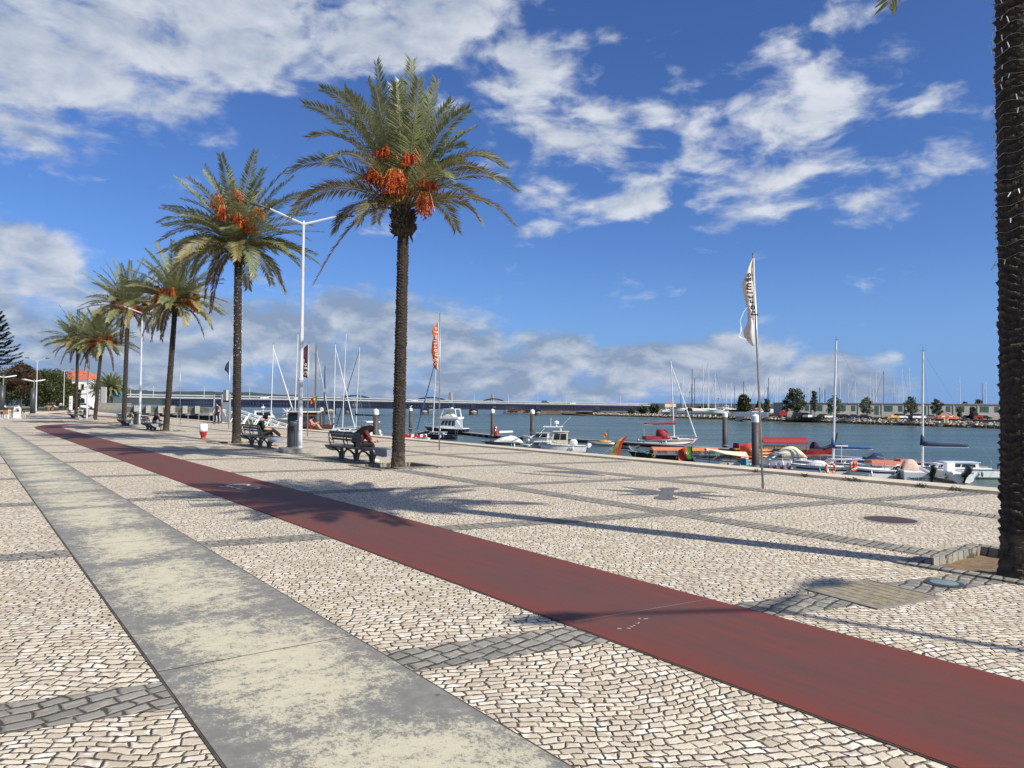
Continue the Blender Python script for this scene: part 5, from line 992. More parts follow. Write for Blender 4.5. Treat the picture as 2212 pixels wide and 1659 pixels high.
def mast(t, x, H, z0, dpx=0.0, r=.07, spread=1, boomL=0, boom_mt='navy', boomdir=-1, fore=None, fore_mt='white', stays=None, mt='alu', boomz=1.1, lean=None, fr=.045):
    r = r * 1.2; lx, ly = lean if lean else (0, 0); top = Vector((x + lx, ly, z0 + H)); b = Vector((x, 0, z0)); mb = MB(); mb.tube([b, b.lerp(top, .5), top], [r, r * .95, r * .72], 8); m_ = mb.ob('mast', mt, t)
    mb = MB(); mb.tube([top, top + CZ * .45], .012, 4); mb.tube([top + Vector((-.2, 0, .12)), top + Vector((.25, 0, .12))], .012, 4); mb.ob('masthead', 'darkgrey', m_)
    if spread:
        c = b.lerp(top, .55); mb = MB()
        for s in (1, -1): mb.tube([c, c + Vector((-.12, s * .75, .08))], .022, 5)
        mb.ob('spreader', 'alu', m_)
    mb = MB(); c = b.lerp(top, .55); pt = b.lerp(top, .97)
    for s in (1, -1): mb.tube([pt, c + Vector((-.12, s * .75, .08)), b + Vector((-.1, s * .95, -.2))], .009, 3)
    if stays: mb.tube([top, Vector(stays)], .009, 3)
    mb.ob('rigging', 'galv', t)
    if fore: mb = MB(); mb.tube([b.lerp(top, .96), b.lerp(top, .96).lerp(Vector(fore), .5), Vector(fore)], [fr * .5, fr, fr * 1.1], 6); mb.ob('furled_jib', fore_mt, t)
    if boomL:
        e = Vector((x + boomdir * boomL, 0, z0 + boomz + .0)); s0 = Vector((x, 0, z0 + boomz)); mb = MB(); mb.tube([s0, e], .05, 6); mb.ob('boom', 'alu', t); n = 8; mb = MB()
        rr = random.Random(int(H * 100)); mb.tube([s0.lerp(e, i / n) + CZ * (.14 + .12 * (1 - i / n) ** 2 + rr.uniform(-.015, .02)) for i in range(n + 1)], [.20 - .09 * i / n for i in range(n + 1)], 8); mb.tube([s0 + CZ * 1.0, s0 + CZ * .5, s0 + CZ * .1], [.10, .16, .20], 8); mb.ob('sail_cover', boom_mt, t, True)
    return m_
def sailboat(label, px, d, a, L, mast_px, top_py, mast_base_px=None, hullmt='gelcoat', stripe='navyhull', boom=None, fore=False, fore_mt='white', cab=True, r=.07, group='sailing boats moored off the quay', B=None, boomz=1.1, mt='alu', fr=.045, x=.0, lean_px=0.0, spread=1):
    t = boat('sailboat', label, 'sailboat', px, d, a, group); B = B or L * .33; fb = .62 + L * .03; _, g = hull(t, L, B, fb, hullmt, 'rubber', stripe, sheer=.22, sw=.6, rake=.55)
    v = R0 * math.cos(R(a)) + F0 * math.sin(R(a)); xm = (mast_px - px) * d / 1597 / math.cos(R(a)) if abs(math.cos(R(a))) > .3 else x
    if cab: cabin(t, -L * .22, L * .24, B * .62, fb - .05, .42, 'gelcoat', .5, .05, (3, 0, 1), (.3, .8), .04)
    hz = 878 + (px - 900) * .0087; H = EYE - WZ + (hz - top_py) / 1597 * d - fb; ln = (lean_px * d / 1597 / math.cos(R(a)), 0)
    mast(t, xm, H, fb, 0, r, spread, boom and boom[0] or 0, boom and boom[1] or 'navy', -1, (L * .5 + .3, 0, fb + .4) if fore else None, fore_mt, (-L * .48, 0, fb + .3), mt, boomz, ln, fr)
    rails(t, g, .5, 9); mb = MB()
    for s in (1, -1): mb.tube([(-L / 2 + .05, s * B * .28, fb), (-L / 2 + .02, s * B * .28, fb + .55)], .015, 4)
    mb.tube([(-L / 2 + .02, -B * .28, fb + .55), (-L / 2 + .02, B * .28, fb + .55)], .015, 4); mb.ob('pushpit', 'chrome', t)
    return t, fb, g
# pontoons and piles
def pontoon(label, pts, w=2.0):
    t = thing('pontoon', label, 'pontoon', pts[0], 0, 'floating pontoons'); o = Vector(pts[0])
    d, u = MB(), MB()
    for a, b in zip(pts, pts[1:]):
        a, b = Vector(a) - o, Vector(b) - o; n = (b - a).cross(CZ).normalized() * w / 2; d.loft([[a + n + CZ * .5, a - n + CZ * .5, a - n + CZ * .36, a + n + CZ * .36], [b + n + CZ * .5, b - n + CZ * .5, b - n + CZ * .36, b + n + CZ * .36]]); k_ = int((b - a).length / 3.2) + 1
        for i in range(k_): c = a.lerp(b, (i + .5) / k_); u.box((c.x, c.y, .12), (w * .8, 1.6, .48), math.atan2((b - a).y, (b - a).x) + 1.57); u.ob('float', 'black', t); u = MB()
    d.ob('deck', 'deckgrey', t); return t
pontoon('long floating pontoon running behind the moored boats', [wl(905, 150), wl(985, 152), wl(1075, 132), wl(1300, 116), wl(1560, 96), wl(1790, 83), wl(2120, 68)])
pontoon('short floating finger pontoon beneath the stacked kayaks', [wl(1560, 74), wl(1670, 71)], 2.6)
def pile(label, px, d, r=.34, first=None):
    p = wl(px, d)
    if first: c = copy_tree(first); c.location = p; c['label'] = label; c.scale = (r / .34, r / .34, 1); return c
    t = thing('mooring_pile', label, 'mooring pile', p, 0, 'mooring piles with white caps'); mb = MB(); mb.tube([(0, 0, -3), (0, 0, 4.5)], .34, 18); mb.ob('post', 'pile', t, True); mb = MB(); mb.lathe([(.355, 4.42), (.365, 4.46), (.365, 4.98), (.05, 5.2)], 18); mb.ob('cap', 'white', t); mb = MB(); mb.lathe([(.46, .45), (.46, .62), (.36, .62)], 14); mb.ob('collar', 'galv', t); return t
pl0 = pile('thick dark mooring pile with white cap left of the tall flag pole', 1632, 66)
for px, d, r_, lab in ((1566, 103, .35, 'dark mooring pile with white cap behind the cream awning'), (1150, 128, .39, 'dark mooring pile with white cap behind the cabin cruiser'), (1064, 132, .33, 'dark mooring pile with white cap by the red pontoon box'), (887, 165, .36, 'dark mooring pile with a gull on its cap right of the near bench palm'), (812, 97, .36, 'dark mooring pile with white cap left of the near bench palm'), (694, 140, .34, 'dark mooring pile behind the pink top on the quay edge')): pile(lab, px, d, r_, pl0)
g_ = thing('gull', 'white gull standing on the pile cap right of the near bench palm', 'bird', wl(887, 165) + CZ * 5.2); mb = MB(); mb.loft([[(x, w * math.cos(6.2832 * j / 8), z + w * math.sin(6.2832 * j / 8)) for j in range(8)] for x, w, z in ((-.32, .01, .17), (-.15, .07, .2), (.05, .10, .24), (.16, .07, .32), (.21, .055, .40), (.27, .05, .43), (.31, .02, .43), (.37, .006, .41))]); mb.ob('body', 'white', g_, True); mb = MB()
for s in (1, -1): mb.tube([(.02, s * .04, .16), (.02, s * .04, .0)], .01, 4)
mb.ob('legs', 'yellow', g_); mb = MB()
for s in (1, -1): mb.loft([[(-.36, s * .04, .16), (.1, s * .10, .22), (.08, s * .11, .30), (-.3, s * .05, .2)], [(-.36, s * .05, .16), (.1, s * .112, .22), (.08, s * .122, .30), (-.3, s * .06, .2)]])
mb.ob('wing', 'galv', g_)
t = thing('power_box', 'red service box standing on the pontoon beside a pile', 'service box', wl(1071, 129) + CZ * .5); mb = MB(); mb.lathe([(.30, 0), (.32, .1), (.32, 1.35), (.22, 1.6), (.05, 1.65)], 12); mb.ob('box', 'carred', t); mb = MB(); mb.box((-.2, -.24, 1.0), (.2, .1, .3)); mb.ob('label_plate', 'white', t)
# sailing boats
tS, fb, g = sailboat('small white sailboat with a dark blue boom cover at the right', 2052, 62, 172, 7.0, 1996, 762, boom=(3.6, 'navy'), stripe=None, boomz=1.75, lean_px=3, r=.085)
cabin(tS, -1.9, 1.0, 1.6, fb - .05, .55, 'gelcoat', .4, .05, (2, 0, 1), (.35, .8), .05, 'coachroof'); mb = MB(); mb.tube([(-.6, 1.22, .35), (-.6, 1.22, .75)], .09, 8); mb.ob('blue_fender', 'turq', tS, True); outboard(tS, -3.5, .3, .55, .9, 'black'); mb = MB(); mb.box((-3.65, 0, .1), (.1, .05, 1.3)); mb.ob('rudder', 'black', tS)
tS, fb, g = sailboat('white sailboat with navy hull and a loose light blue sail cover', 1830, 66, 176, 8.2, 1800, 738, boom=(3.4, 'blue'), hullmt='gelcoat', stripe='navyhull', boomz=1.25, lean_px=8, r=.085)
sprayhood(tS, -2.8, -1.2, 1.8, fb, .95, 'navy'); mb = MB(); mb.tube([(.8, .8, fb), (.8, .8, fb + 1.5)], .03, 6); mb.loft([[(.8 + x, .8 + y, fb + 1.55 + z) for y, z in ((-.06, 0), (0, .05), (.06, 0), (0, -.05))] for x in (-.55, 0, .5)]); mb.ob('wind_generator', 'white', tS)
tS, fb, g = sailboat('white sailboat with crimson boom cover and crimson sprayhood', 1440, 112, 6, 8.6, 1457, 781, boom=(4.6, 'red'), stripe='shadered', fore=True, boomz=2.2, lean_px=-8, r=.09, fr=.09)
sprayhood(tS, -1.4, .5, 1.9, fb + .1, 1.45, 'red'); mb = MB(); mb.box((-3.9, 0, fb + 2.6), (1.6, 1.3, .06)); mb.ob('solar_panel', 'galv', tS); mb = MB()
for s in (1, -1): mb.tube([(-4.0, s * .6, fb), (-3.9, s * .6, fb + 2.6)], .03, 5)
mb.tube([(-3.6, 0, fb + .5), (-3.6, 0, fb + 1.6)], .18, 8); mb.ob('gantry', 'chrome', tS); mb = MB(); mb.box((-2.3, 0, fb + .25), (2.4, 2.3, .45)); mb.ob('cockpit_dodger', 'red', tS)
sailboat('navy hulled sailboat with a blue furled jib, moored left of the white flybridge yacht', 945, 126, 168, 6.8, 935, 768, boom=None, hullmt='navyhull', stripe=None, fore=True, fore_mt='blue', lean_px=6, fr=.10)
sailboat('sailboat with black boom cover and a spiral striped jib', 768, 150, 165, 8.0, 769, 751, boom=(5.5, 'navy'), fore=True, fore_mt='navy', lean_px=6, boomz=2.6, fr=.08)
sailboat('sailboat with the tallest bare mast left of the near bench palm', 742, 140, 170, 8.5, 740, 722, boom=None, lean_px=5)
sailboat('white sailboat with radar on its mast and white furled jib, seen over the bench sitter', 716, 136, 8, 8.0, 721, 745, boom=None, fore=True, lean_px=1, fr=.09)
sailboat('white sailboat with a white furled jib behind the lattice gangway', 592, 122, 8, 7.6, 585, 746, boom=None, fore=True, stripe='blue', lean_px=3, fr=.09)
sailboat('sailboat with slender mast just left of the near lamp post', 628, 125, 160, 7.5, 637, 724, boom=None, lean_px=5)
# brown wooden ship with several masts
tW = boat('wooden_ship', 'old brown wooden ship with tall masts behind the near lamp post', 'ship', 673, 116, 72); _, g = hull(tW, 11, 3.0, 1.9, 'darkwood', 'darkwood', None, sheer=.4, rake=1.2, keel=.5); cabin(tW, -4.6, .2, 2.5, 1.8, 2.6, 'darkwood', .3, .1, (4, 1, 1), (.5, .8), .12); mb = MB(); mb.box((-2.4, 0, 4.55), (5.6, 2.9, .14)); mb.ob('wheelhouse_roof', 'creamcloth', tW)
mast(tW, 1.0, 13.2, 1.9, 0, .12, 1, 0, mt='wood', fore=(5.6, 0, 2.3), fr=.06); mast(tW, -2.6, 9.5, 4.5, 0, .10, 1, 0, mt='wood'); mast(tW, 3.6, 10, 1.9, 0, .09, 0, 0, mt='darkgrey'); rails(tW, g, .8, 0, 1, 'darkwood', .04)
def flag_pt(label, p, w, h, ang, pole=None, seed=1):
    t = thing('national_flag', label, 'flag', p); u = R0 * math.cos(R(ang)) + F0 * math.sin(R(ang)); rr = random.Random(seed); nx, ny = 12, 6
    for nm, k0, k1, mt in (('green_field', 0, 5, 'green'), ('red_field', 5, 12, 'flagred')):
        vs = []; K = k1 - k0 + 1
        for sg in (0, 1):
            for j in range(ny + 1):
                for k_ in range(k0, k1 + 1):
                    s = k_ / nx; vs.append(u * (w * s * .92) + u.cross(CZ) * (.16 * h * math.sin(s * 7 + j * .5) * s + .005 * sg) - CZ * (h * j / ny + .30 * h * s * s + .05 * h * math.sin(s * 9)))
        N = K * (ny + 1); mb = MB(); mb.add(vs, [((a, a + 1, a + K + 1, a + K) if sg else (a, a + K, a + K + 1, a + 1)) for sg in (0, 1) for j in range(ny) for k_ in range(K - 1) for a in [sg * N + j * K + k_]]); mb.ob(nm, mt, t, True)
    s = 5 / nx; c = u * (w * s * .92) + u.cross(CZ) * (.16 * h * math.sin(s * 7 + 1.5) * s) - CZ * (h * .5 + .3 * h * s * s); disc = lambda r_, th_: MB().plate([c + u * r_ * math.cos(q_ * .4488) + CZ * r_ * math.sin(q_ * .4488) for q_ in range(14)], th_); disc(h * .19, .10 * h).ob('yellow_disc', 'yellow', t); disc(h * .12, .14 * h).ob('shield', 'flagred', t); disc(h * .07, .18 * h).ob('shield_centre', 'white', t)
    if pole: mb = MB(); mb.tube([CZ * .15, -CZ * pole], .03, 6); mb.ob('staff', 'darkgrey', t)
    return t
flag_pt('small national flag flying on the old wooden ship', far(685, 856, 112), 1.0, .9, 190, 3.0, 2)
# motor boats
def flybridge():
    t = boat('motor_yacht', 'white flybridge motor yacht with a black lower hull', 'motor yacht', 966, 148, 160); _, g = hull(t, 8.6, 3.1, 1.15, 'navyhull', 'gelcoat', None, sheer=.35, rake=.8); mb = MB(); mb.loft([[(x, y * s_, z + dz) for s_, dz in ((1, -.02), (1, .12), (-1, .12), (-1, -.02))] for x, y, z in g]); mb.ob('deck', 'gelcoat', t)
    c = cabin(t, -2.6, 1.6, 2.7, 1.25, 1.75, 'gelcoat', .9, .1, (4, 1, 1), (.28, .85), .22); mb = MB(); mb.box((-.9, 0, 3.3), (4.2, 2.9, .35)); mb.ob('flybridge', 'gelcoat', t); cloth_cover(t, -1.8, .9, 2.2, 3.45, .95, 'creamcloth', .5, 'bridge_cover', 3); mb = MB()
    for s in (1, -1): mb.tube([(-2.6, s * 1.25, 3.3), (-2.2, s * 1.2, 5.0)], .10, 6); mb.tube([(.9, s * 1.25, 3.3), (.2, s * 1.2, 5.0)], .07, 6)
    mb.box((-1.0, 0, 5.05), (2.6, 2.6, .12)); mb.ob('radar_arch', 'gelcoat', t); mb = MB(); mb.lathe([(.3, 5.1), (.3, 5.3), (.1, 5.36)], 12, (-1, 0, 0)); mb.ob('radar', 'white', t); mb = MB()
    for a in (-.4, .0, .4): mb.tube([(-1.2, a, 5.1), (-1.6 - a, a * 2, 8.2)], .014, 3)
    mb.ob('aerials', 'galv', t); rails(t, g, .6, 5); mb = MB(); mb.box((-4.5, 0, .4), (.8, 2.4, .1)); mb.ob('bathing_platform', 'deckgrey', t); mb = MB(); mb.loft([[(-3.9, s * w, z) for w, z in ((1.2, 1.2), (1.35, 1.2), (1.35, 1.3), (1.2, 3.1))] for s in (1,)] + [[(-2.4, w, z) for w, z in ((1.2, 1.2), (1.35, 1.2), (1.35, 3.1), (1.2, 3.15))]]); mb.ob('side_wing', 'gelcoat', t)
    mb = MB(); mb.loft([[(1.2 + .85 * math.cos(6.2832 * j / 10) * k_, -1.5 - .18 * q_, 1.3 + .5 * math.sin(6.2832 * j / 10) * k_) for j in range(10)] for k_, q_ in ((.6, 0), (1, .4), (1, 1), (.7, 1.4))]); mb.ob('hung_tender', 'galv', t)
flybridge()
t = boat('speedboat', 'grey speedboat under a crumpled white cover, bow to the left', 'speedboat', 1094, 101, 178); _, g = hull(t, 5.4, 2.1, .75, 'carsilver', 'darkgrey', 'black', sheer=.3, rake=.7); cloth_cover(t, -2.4, 1.9, 1.95, .72, 1.0, 'whitecloth', .42, 'cover', 7); outboard(t, -2.7, 0, .55, 1.0, 'galv', 0); mb = MB(); mb.loft([[(-.9, w, 2.25 + z) for w, z in ((-.9, -.1), (-.8, .1), (.8, .1), (.9, -.1))], [(.9, w, 2.25 + z) for w, z in ((-.9, -.2), (-.8, .05), (.8, .05), (.9, -.2))]]); mb.ob('bimini', 'white', t); mb = MB()
for s in (1, -1):
    for x in (-.8, .8): mb.tube([(x * .6, s * .9, .8), (x, s * .85, 2.2)], .014, 4)
mb.tube([(-.4, 1.0, .7), (-2.0, .95, 1.6), (-2.5, .9, 2.0)], .05, 5); mb.ob('frame', 'chrome', t)
t = boat('runabout', 'low white runabout with dark side windows and a white outboard', 'motor boat', 1172, 94, 176); _, g = hull(t, 5.0, 2.0, .75, 'gelcoat', 'darkgrey', 'carsilver', sheer=.2); cabin(t, -.9, 1.9, 1.7, .65, .55, 'gelcoat', .9, .1, (2, 1, 0), (.2, .85), .05); cloth_cover(t, -2.0, .2, 1.6, .7, .75, 'whitecloth', .5, 'cover', 9); outboard(t, -2.5, 0, .55, 1.35, 'white')
t = boat('cabin_cruiser', 'white cabin cruiser with a radar on its hard top', 'motor boat', 1178, 112, 172); _, g = hull(t, 6.4, 2.4, .95, 'gelcoat', 'darkgrey', None, sheer=.3); cabin(t, -.6, 2.4, 2.0, .9, .8, 'gelcoat', 1.2, .0, (2, 1, 0), (.2, .9), .06); mb = MB(); mb.box((-1.2, 0, 2.65), (2.9, 2.0, .14)); mb.ob('hard_top', 'gelcoat', t); mb = MB()
for s in (1, -1): mb.tube([(.8, s * .9, 1.5), (-.1, s * .9, 2.6)], .05, 5); mb.tube([(-2.5, s * .95, .9), (-2.3, s * .9, 2.6)], .06, 5)
mb.tube([(-.9, .6, 2.7), (-.9, .6, 4.0)], .03, 4); mb.tube([(-2.4, -.7, 2.7), (-3.8, -.9, 4.2)], .02, 4); mb.ob('supports', 'gelcoat', t); mb = MB(); mb.lathe([(.36, 2.95), (.38, 3.05), (.38, 3.25), (.1, 3.4)], 14, (-1.7, 0, .15)); mb.tube([(-1.7, 0, 2.7), (-1.7, 0, 3.1)], .12, 6); mb.ob('radar', 'white', t); rails(t, g, .55, 6); mb = MB(); mb.plate([(.95, -.85, 1.62), (.95, .85, 1.62), (.05, .8, 2.5), (.05, -.8, 2.5)], .02); mb.ob('windscreen', 'glass', t)
t = boat('fishing_boat', 'small fishing boat with a cream box cabin', 'fishing boat', 1218, 91, 176); _, g = hull(t, 5.4, 2.1, .95, 'gelcoat', 'darkgrey', None, sheer=.2); cabin(t, -.5, 1.6, 1.7, .85, 1.75, 'cream', .35, .0, (2, 1, 0), (.45, .88), .08); outboard(t, -2.7, .2, .6, 1.0, 'white', .3); mb = MB(); mb.ball((-1.2, .3, 1.25), .5, 0, 10, 7, (1, .8, 1)); mb.ob('covered_gear', 'whitecloth', t, True); rails(t, g, .5, 3)
t = boat('sportfisher', 'white sport fishing boat with twin outboards and a canopy, stern to the quay', 'motor boat', 797, 122, 120); _, g = hull(t, 7.0, 2.6, 1.1, 'gelcoat', 'gelcoat', None, sheer=.3); cabin(t, -1.0, 2.6, 2.2, 1.0, 1.4, 'gelcoat', 1.2, .0, (2, 1, 1), (.35, .85), .1); mb = MB(); mb.box((-.8, 0, 2.95), (2.8, 2.3, .2)); mb.ob('canopy', 'white', t); mb = MB()
for s in (1, -1): mb.tube([(-2.0, s * 1.0, 1.0), (-2.0, s * 1.0, 2.9)], .04, 5)
mb.tube([(-1, .9, 3.0), (.5, 1.3, 6.2)], .02, 4); mb.ob('supports', 'chrome', t); outboard(t, -3.5, .5, .8, 1.25, 'white'); outboard(t, -3.5, -.5, .8, 1.25, 'white'); rails(t, g, .5, 6)
t = boat('motor_yacht', 'white motor cruiser with dark windscreen moored behind the old dock wall', 'motor yacht', 579, 158, 12); _, g = hull(t, 7.5, 2.8, 2.2, 'gelcoat', 'darkgrey', None, sheer=.3); cabin(t, -2.6, 1.6, 2.5, 2.3, 1.9, 'gelcoat', .9, .0, (2, 1, 1), (.5, .88), .1); mb = MB(); mb.tube([(-1, 0, 4.2), (-1, 0, 5.6)], .05, 5); mb.box((-1, 0, 5.0), (.6, .8, .3)); mb.ob('radar', 'white', t)
t = boat('moored_launch', 'blue and white launch below the lattice gangway', 'motor boat', 600, 108, 10); _, g = hull(t, 6.5, 2.2, .9, 'gelcoat', 'blue', 'blue', sheer=.25); cloth_cover(t, -2.4, 2.2, 2.0, .85, .9, 'blue', .5, 'cover', 12)
t = boat('moored_launch', 'white launch with a long white deck behind the pink top', 'motor boat', 716, 112, 175); _, g = hull(t, 6.2, 2.2, 1.0, 'gelcoat', 'darkgrey', None, sheer=.2); cabin(t, -.6, 1.9, 1.6, .95, .9, 'gelcoat', .7, .1, (2, 1, 1), (.35, .85), .06); rails(t, g, .5, 4)
t = boat('dinghy', 'white dinghy with black outboard beside the near bench palm trunk', 'dinghy', 835, 95, 178); _, g = hull(t, 3.4, 1.5, .6, 'gelcoat', 'rubber', None, sheer=.2); outboard(t, -1.7, 0, .5, 1.3, 'black'); mb = MB(); mb.box((.2, 0, .48), (.4, 1.2, .06)); mb.ob('thwart', 'wood', t)
t = boat('workboat', 'low workboat heaped with red life jackets', 'work boat', 892, 112, 175); _, g = hull(t, 5.0, 2.0, .8, 'gelcoat', 'black', None, sheer=.2); rr = random.Random(6)
for i in range(16): mb = MB(); c = (-1.9 + (i % 8) * .46, -.4 + .7 * (i // 8), .95 + rr.uniform(0, .22)); mb.loft([[(c[0] + x, c[1] - .16, c[2] + z) for x, z in ((-.2, -.2), (.2, -.2), (.22, .1), (.1, .25), (-.1, .25), (-.22, .1))], [(c[0] + x, c[1] + .16, c[2] + z) for x, z in ((-.2, -.2), (.2, -.2), (.22, .1), (.1, .25), (-.1, .25), (-.22, .1))]]); mb.ob('life_jacket', 'carred' if i % 3 else 'white', t)
mb = MB()
for s in (1, -1): mb.tube([(1.2, s * .8, .8), (1.2, s * .8, 2.2)], .03, 5); mb.tube([(-.4, s * .8, 2.2), (-.4, s * .8, .8)], .03, 5); mb.tube([(1.2, s * .8, 2.2), (-.4, s * .8, 2.2)], .03, 5)
mb.ob('frame', 'chrome', t)
def rib(label, px, d, a, L, B, mt, inner=None, name='inflatable_boat', ob_=None):
    t = boat(name, label, 'inflatable boat', px, d, a); r = B * .13; mb = MB(); pts = [(-L / 2, B / 2 - r, .35), (0, B / 2 - r, .35), (L * .25, B / 2 - r, .38), (L * .42, B * .25, .46), (L * .5, 0, .52), (L * .42, -B * .25, .46), (L * .25, -B / 2 + r, .38), (0, -B / 2 + r, .35), (-L / 2, -B / 2 + r, .35)]
    mb.tube(pts, [r * .7] + [r] * 7 + [r * .7], 10); mb.ob('tube', mt, t, True); mb = MB(); mb.box((-.1 * L, 0, .24), (L * .78, B * .7, .12)); mb.box((-L * .46, 0, .4), (.06, B * .7, .4)); mb.ob('floor', 'darkgrey', t)
    if inner: mb = MB(); mb.ball((0, 0, .62), .5, 0, 12, 7, (L * .42, B * .55, .62)); mb.ob('load', inner, t, True)
    if ob_: outboard(t, -L / 2, 0, .4, .8, ob_)
    return t
rib('grey inflatable boat with a yellow cover inside', 1307, 108, 176, 4.6, 1.9, 'carsilver', 'yellow'); rib('black inflatable tender tied behind the crimson trimmed sailboat', 1357, 98, 4, 2.8, 1.6, 'rubber', None, 'inflatable_boat', 'black')
tn = rib('dark blue inflatable boat with small red canisters along its side', 1687, 66, 178, 4.0, 2.0, 'fender')
for i in range(6): mb = MB(); mb.tube([(-1.7 + i * .62, .98, .42), (-1.7 + i * .62, 1.04, .68)], [.10, .075], 8); mb.ball((-1.7 + i * .62, 1.05, .76), .07, 1, 8, 5); mb.ob('canister', ['carred', 'white'], tn)
t = boat('day_cruiser', 'white day cruiser with a cream canvas canopy beside the dark blue inflatable', 'motor boat', 1692, 69, 178); _, g = hull(t, 4.8, 2.0, 1.0, 'gelcoat', 'darkgrey', None, sheer=.25); cabin(t, -.9, 1.6, 1.75, .95, .6, 'gelcoat', 1.0, .0, (1, 1, 0), (.25, .7), .05); cloth_cover(t, -2.0, .9, 1.8, 1.15, 1.05, 'creamcloth', .45, 'canopy', 15); rails(t, g, .45, 7)
# traditional boats
def prow(t, pts, w, mt, name='prow'):
    mb = MB(); rings = []
    for i, (x, z, ww, hh) in enumerate(pts):
        a = Vector((pts[min(i + 1, len(pts) - 1)][0] - pts[max(i - 1, 0)][0], 0, pts[min(i + 1, len(pts) - 1)][1] - pts[max(i - 1, 0)][1])).normalized(); n = Vector((-a.z, 0, a.x)) * hh; c = Vector((x, 0, z)); rings.append([c + n + Vector((0, ww, 0)), c + n - Vector((0, ww, 0)), c - n - Vector((0, ww * .5, 0)), c - n + Vector((0, ww * .5, 0))])
    mb.loft(rings); return mb.ob(name, mt, t)
t = boat('traditional_boat', 'traditional boat with a tall curved red and yellow prow', 'traditional boat', 1272, 62, 42); _, g = hull(t, 7.0, 1.9, .75, 'yellow', 'black', 'carred', sheer=.6, rake=.6); prow(t, [(2.6, .7, .42, .24), (3.15, .95, .36, .26), (3.55, 1.45, .30, .26), (3.80, 2.0, .23, .22), (4.12, 2.5, .16, .15), (4.65, 2.9, .08, .09), (5.15, 3.1, .03, .04)], .4, 'redpaint'); prow(t, [(2.4, .85, .46, .10), (2.96, 1.12, .40, .07), (3.36, 1.62, .32, .06), (3.60, 2.18, .24, .05), (3.96, 2.68, .17, .04), (4.5, 3.0, .09, .02)], .4, 'yellow', 'prow_trim'); mb = MB(); mb.tube([(3.6, .1, 2.4), (1.2, .6, 1.0)], .015, 3); mb.tube([(3.6, -.1, 2.4), (1.2, -.6, 1.0)], .015, 3); mb.ob('ropes', 'galv', t)
flag_pt('tiny national flag on the tip of the curved red and yellow prow', far(1313.5, 934, 63), .42, .32, 200, .8, 3)
t = boat('tour_boat', 'black hulled tour boat with a long orange canopy and painted fascia', 'tour boat', 1466, 75, 178, None); _, g = hull(t, 9.2, 2.4, .85, 'black', 'gelcoat', None, sheer=.55, rake=.5); zc = EYE - WZ - (972 - 881.5) / 1597 * 75
prow(t, [(3.2, .95, .9, .16), (3.9, 1.12, .62, .22), (4.5, 1.38, .32, .22), (5.0, 1.72, .10, .10)], .4, 'gelcoat')
c0, c1 = (1466 - 1408) * 75 / 1597, (1466 - 1547) * 75 / 1597; mb = MB(); mb.loft([[(c0, y, zc + z) for y, z in ((-1.25, 0), (-.5, .26), (.5, .26), (1.25, 0), (1.2, -.05), (-1.2, -.05))], [(c1, y, zc + z) for y, z in ((-1.25, 0), (-.5, .26), (.5, .26), (1.25, 0), (1.2, -.05), (-1.2, -.05))]]); mb.ob('canopy', 'orange', t); L_ = c0 - c1; mb = MB()
for s in (1, -1): mb.box(((c0 + c1) / 2, s * 1.27, zc - .24), (L_, .03, .42))
fa = mb.ob('fascia', 'galv', t)
for tx, x_, s_ in (('SILVES', c0 - .85, .34), ('BARCA ARADE', (c0 + c1) / 2 - .15, .38), ('CAVES', c1 + 1.0, .38)): text_mesh(tx, s_, 'lettering', 'ink', t, (x_, 1.29, zc - .17), (R(90), 0, R(180)), .004, 'CENTER', 1.0, .008)
text_mesh('SPECIAL BENAGIL TOUR', .20, 'lettering', 'ink', t, ((c0 + c1) / 2 - .15, 1.29, zc - .38), (R(90), 0, R(180)))
mb = MB()
for x in (c0 - .05, c0 * .3 + c1 * .7, c0 * .65 + c1 * .35, c1 + .05):
    for s in (1, -1): mb.tube([(x, s * 1.18, .6), (x, s * 1.22, zc)], .035, 5)
mb.ob('posts', 'wood', t)
for x in (c0 - .02, c0 * .42 + c1 * .58, c1 + .15):
    f = MB(); c = Vector((x, 1.32, zc - .48))
    for k_ in range(10): a = k_ * .6283; f.add([c, c + Vector((.16 * math.cos(a - .25), .02, .16 * math.sin(a - .25))), c + Vector((.21 * math.cos(a), .03, .21 * math.sin(a))), c + Vector((.16 * math.cos(a + .25), .02, .16 * math.sin(a + .25)))], [(0, 1, 2, 3)])
    f.ball(c + Vector((0, .02, 0)), .09, 1, 8, 5); f.ob('sunflower', ['yellow', 'black'], t)
mb = MB(); mb.box((-.8, 0, .9), (3.6, 1.2, .5)); mb.ob('seats', 'white', t)
flag_pt('national flag hanging in front of the orange canopy', far(1495, 964, 70), 1.35, 1.15, 172, 2.2, 4)
t = boat('tour_boat', 'small tour boat with a sagging cream awning right of the orange canopy', 'tour boat', 1568, 69, 176); _, g = hull(t, 5.4, 2.0, .8, 'gelcoat', 'black', None, sheer=.3); za = EYE - WZ - (973 - 882.5) / 1597 * 69; mb = MB(); n = 8
mb.loft([[(1.85 - 3.7 * i / n, y, za + .18 * (1 - abs(y)) * (1 if abs(y) < 1 else 0) - .12 * math.sin(math.pi * i / n) - .5 * (i / n) ** 1.5 * (1 if y > 0 else .6) + dz) for y, dz in ((-1.1, 0), (-.5, 0), (0, 0), (.5, 0), (1.1, 0), (1.1, -.03), (0, -.03), (-1.1, -.03))] for i in range(n + 1)]); mb.ob('awning', 'creamcloth', t); mb = MB()
for x in (1.7, -.2, -1.6):
    for s in (1, -1): mb.tube([(x, s * .9, .5), (x, s * 1.0, za - .35 if x < 0 else za - .05)], .025, 5)
mb.ob('posts', 'black', t); cloth_cover(t, -1.6, 1.4, 1.7, .75, .6, 'carsilver', .5, 'cover', 21)
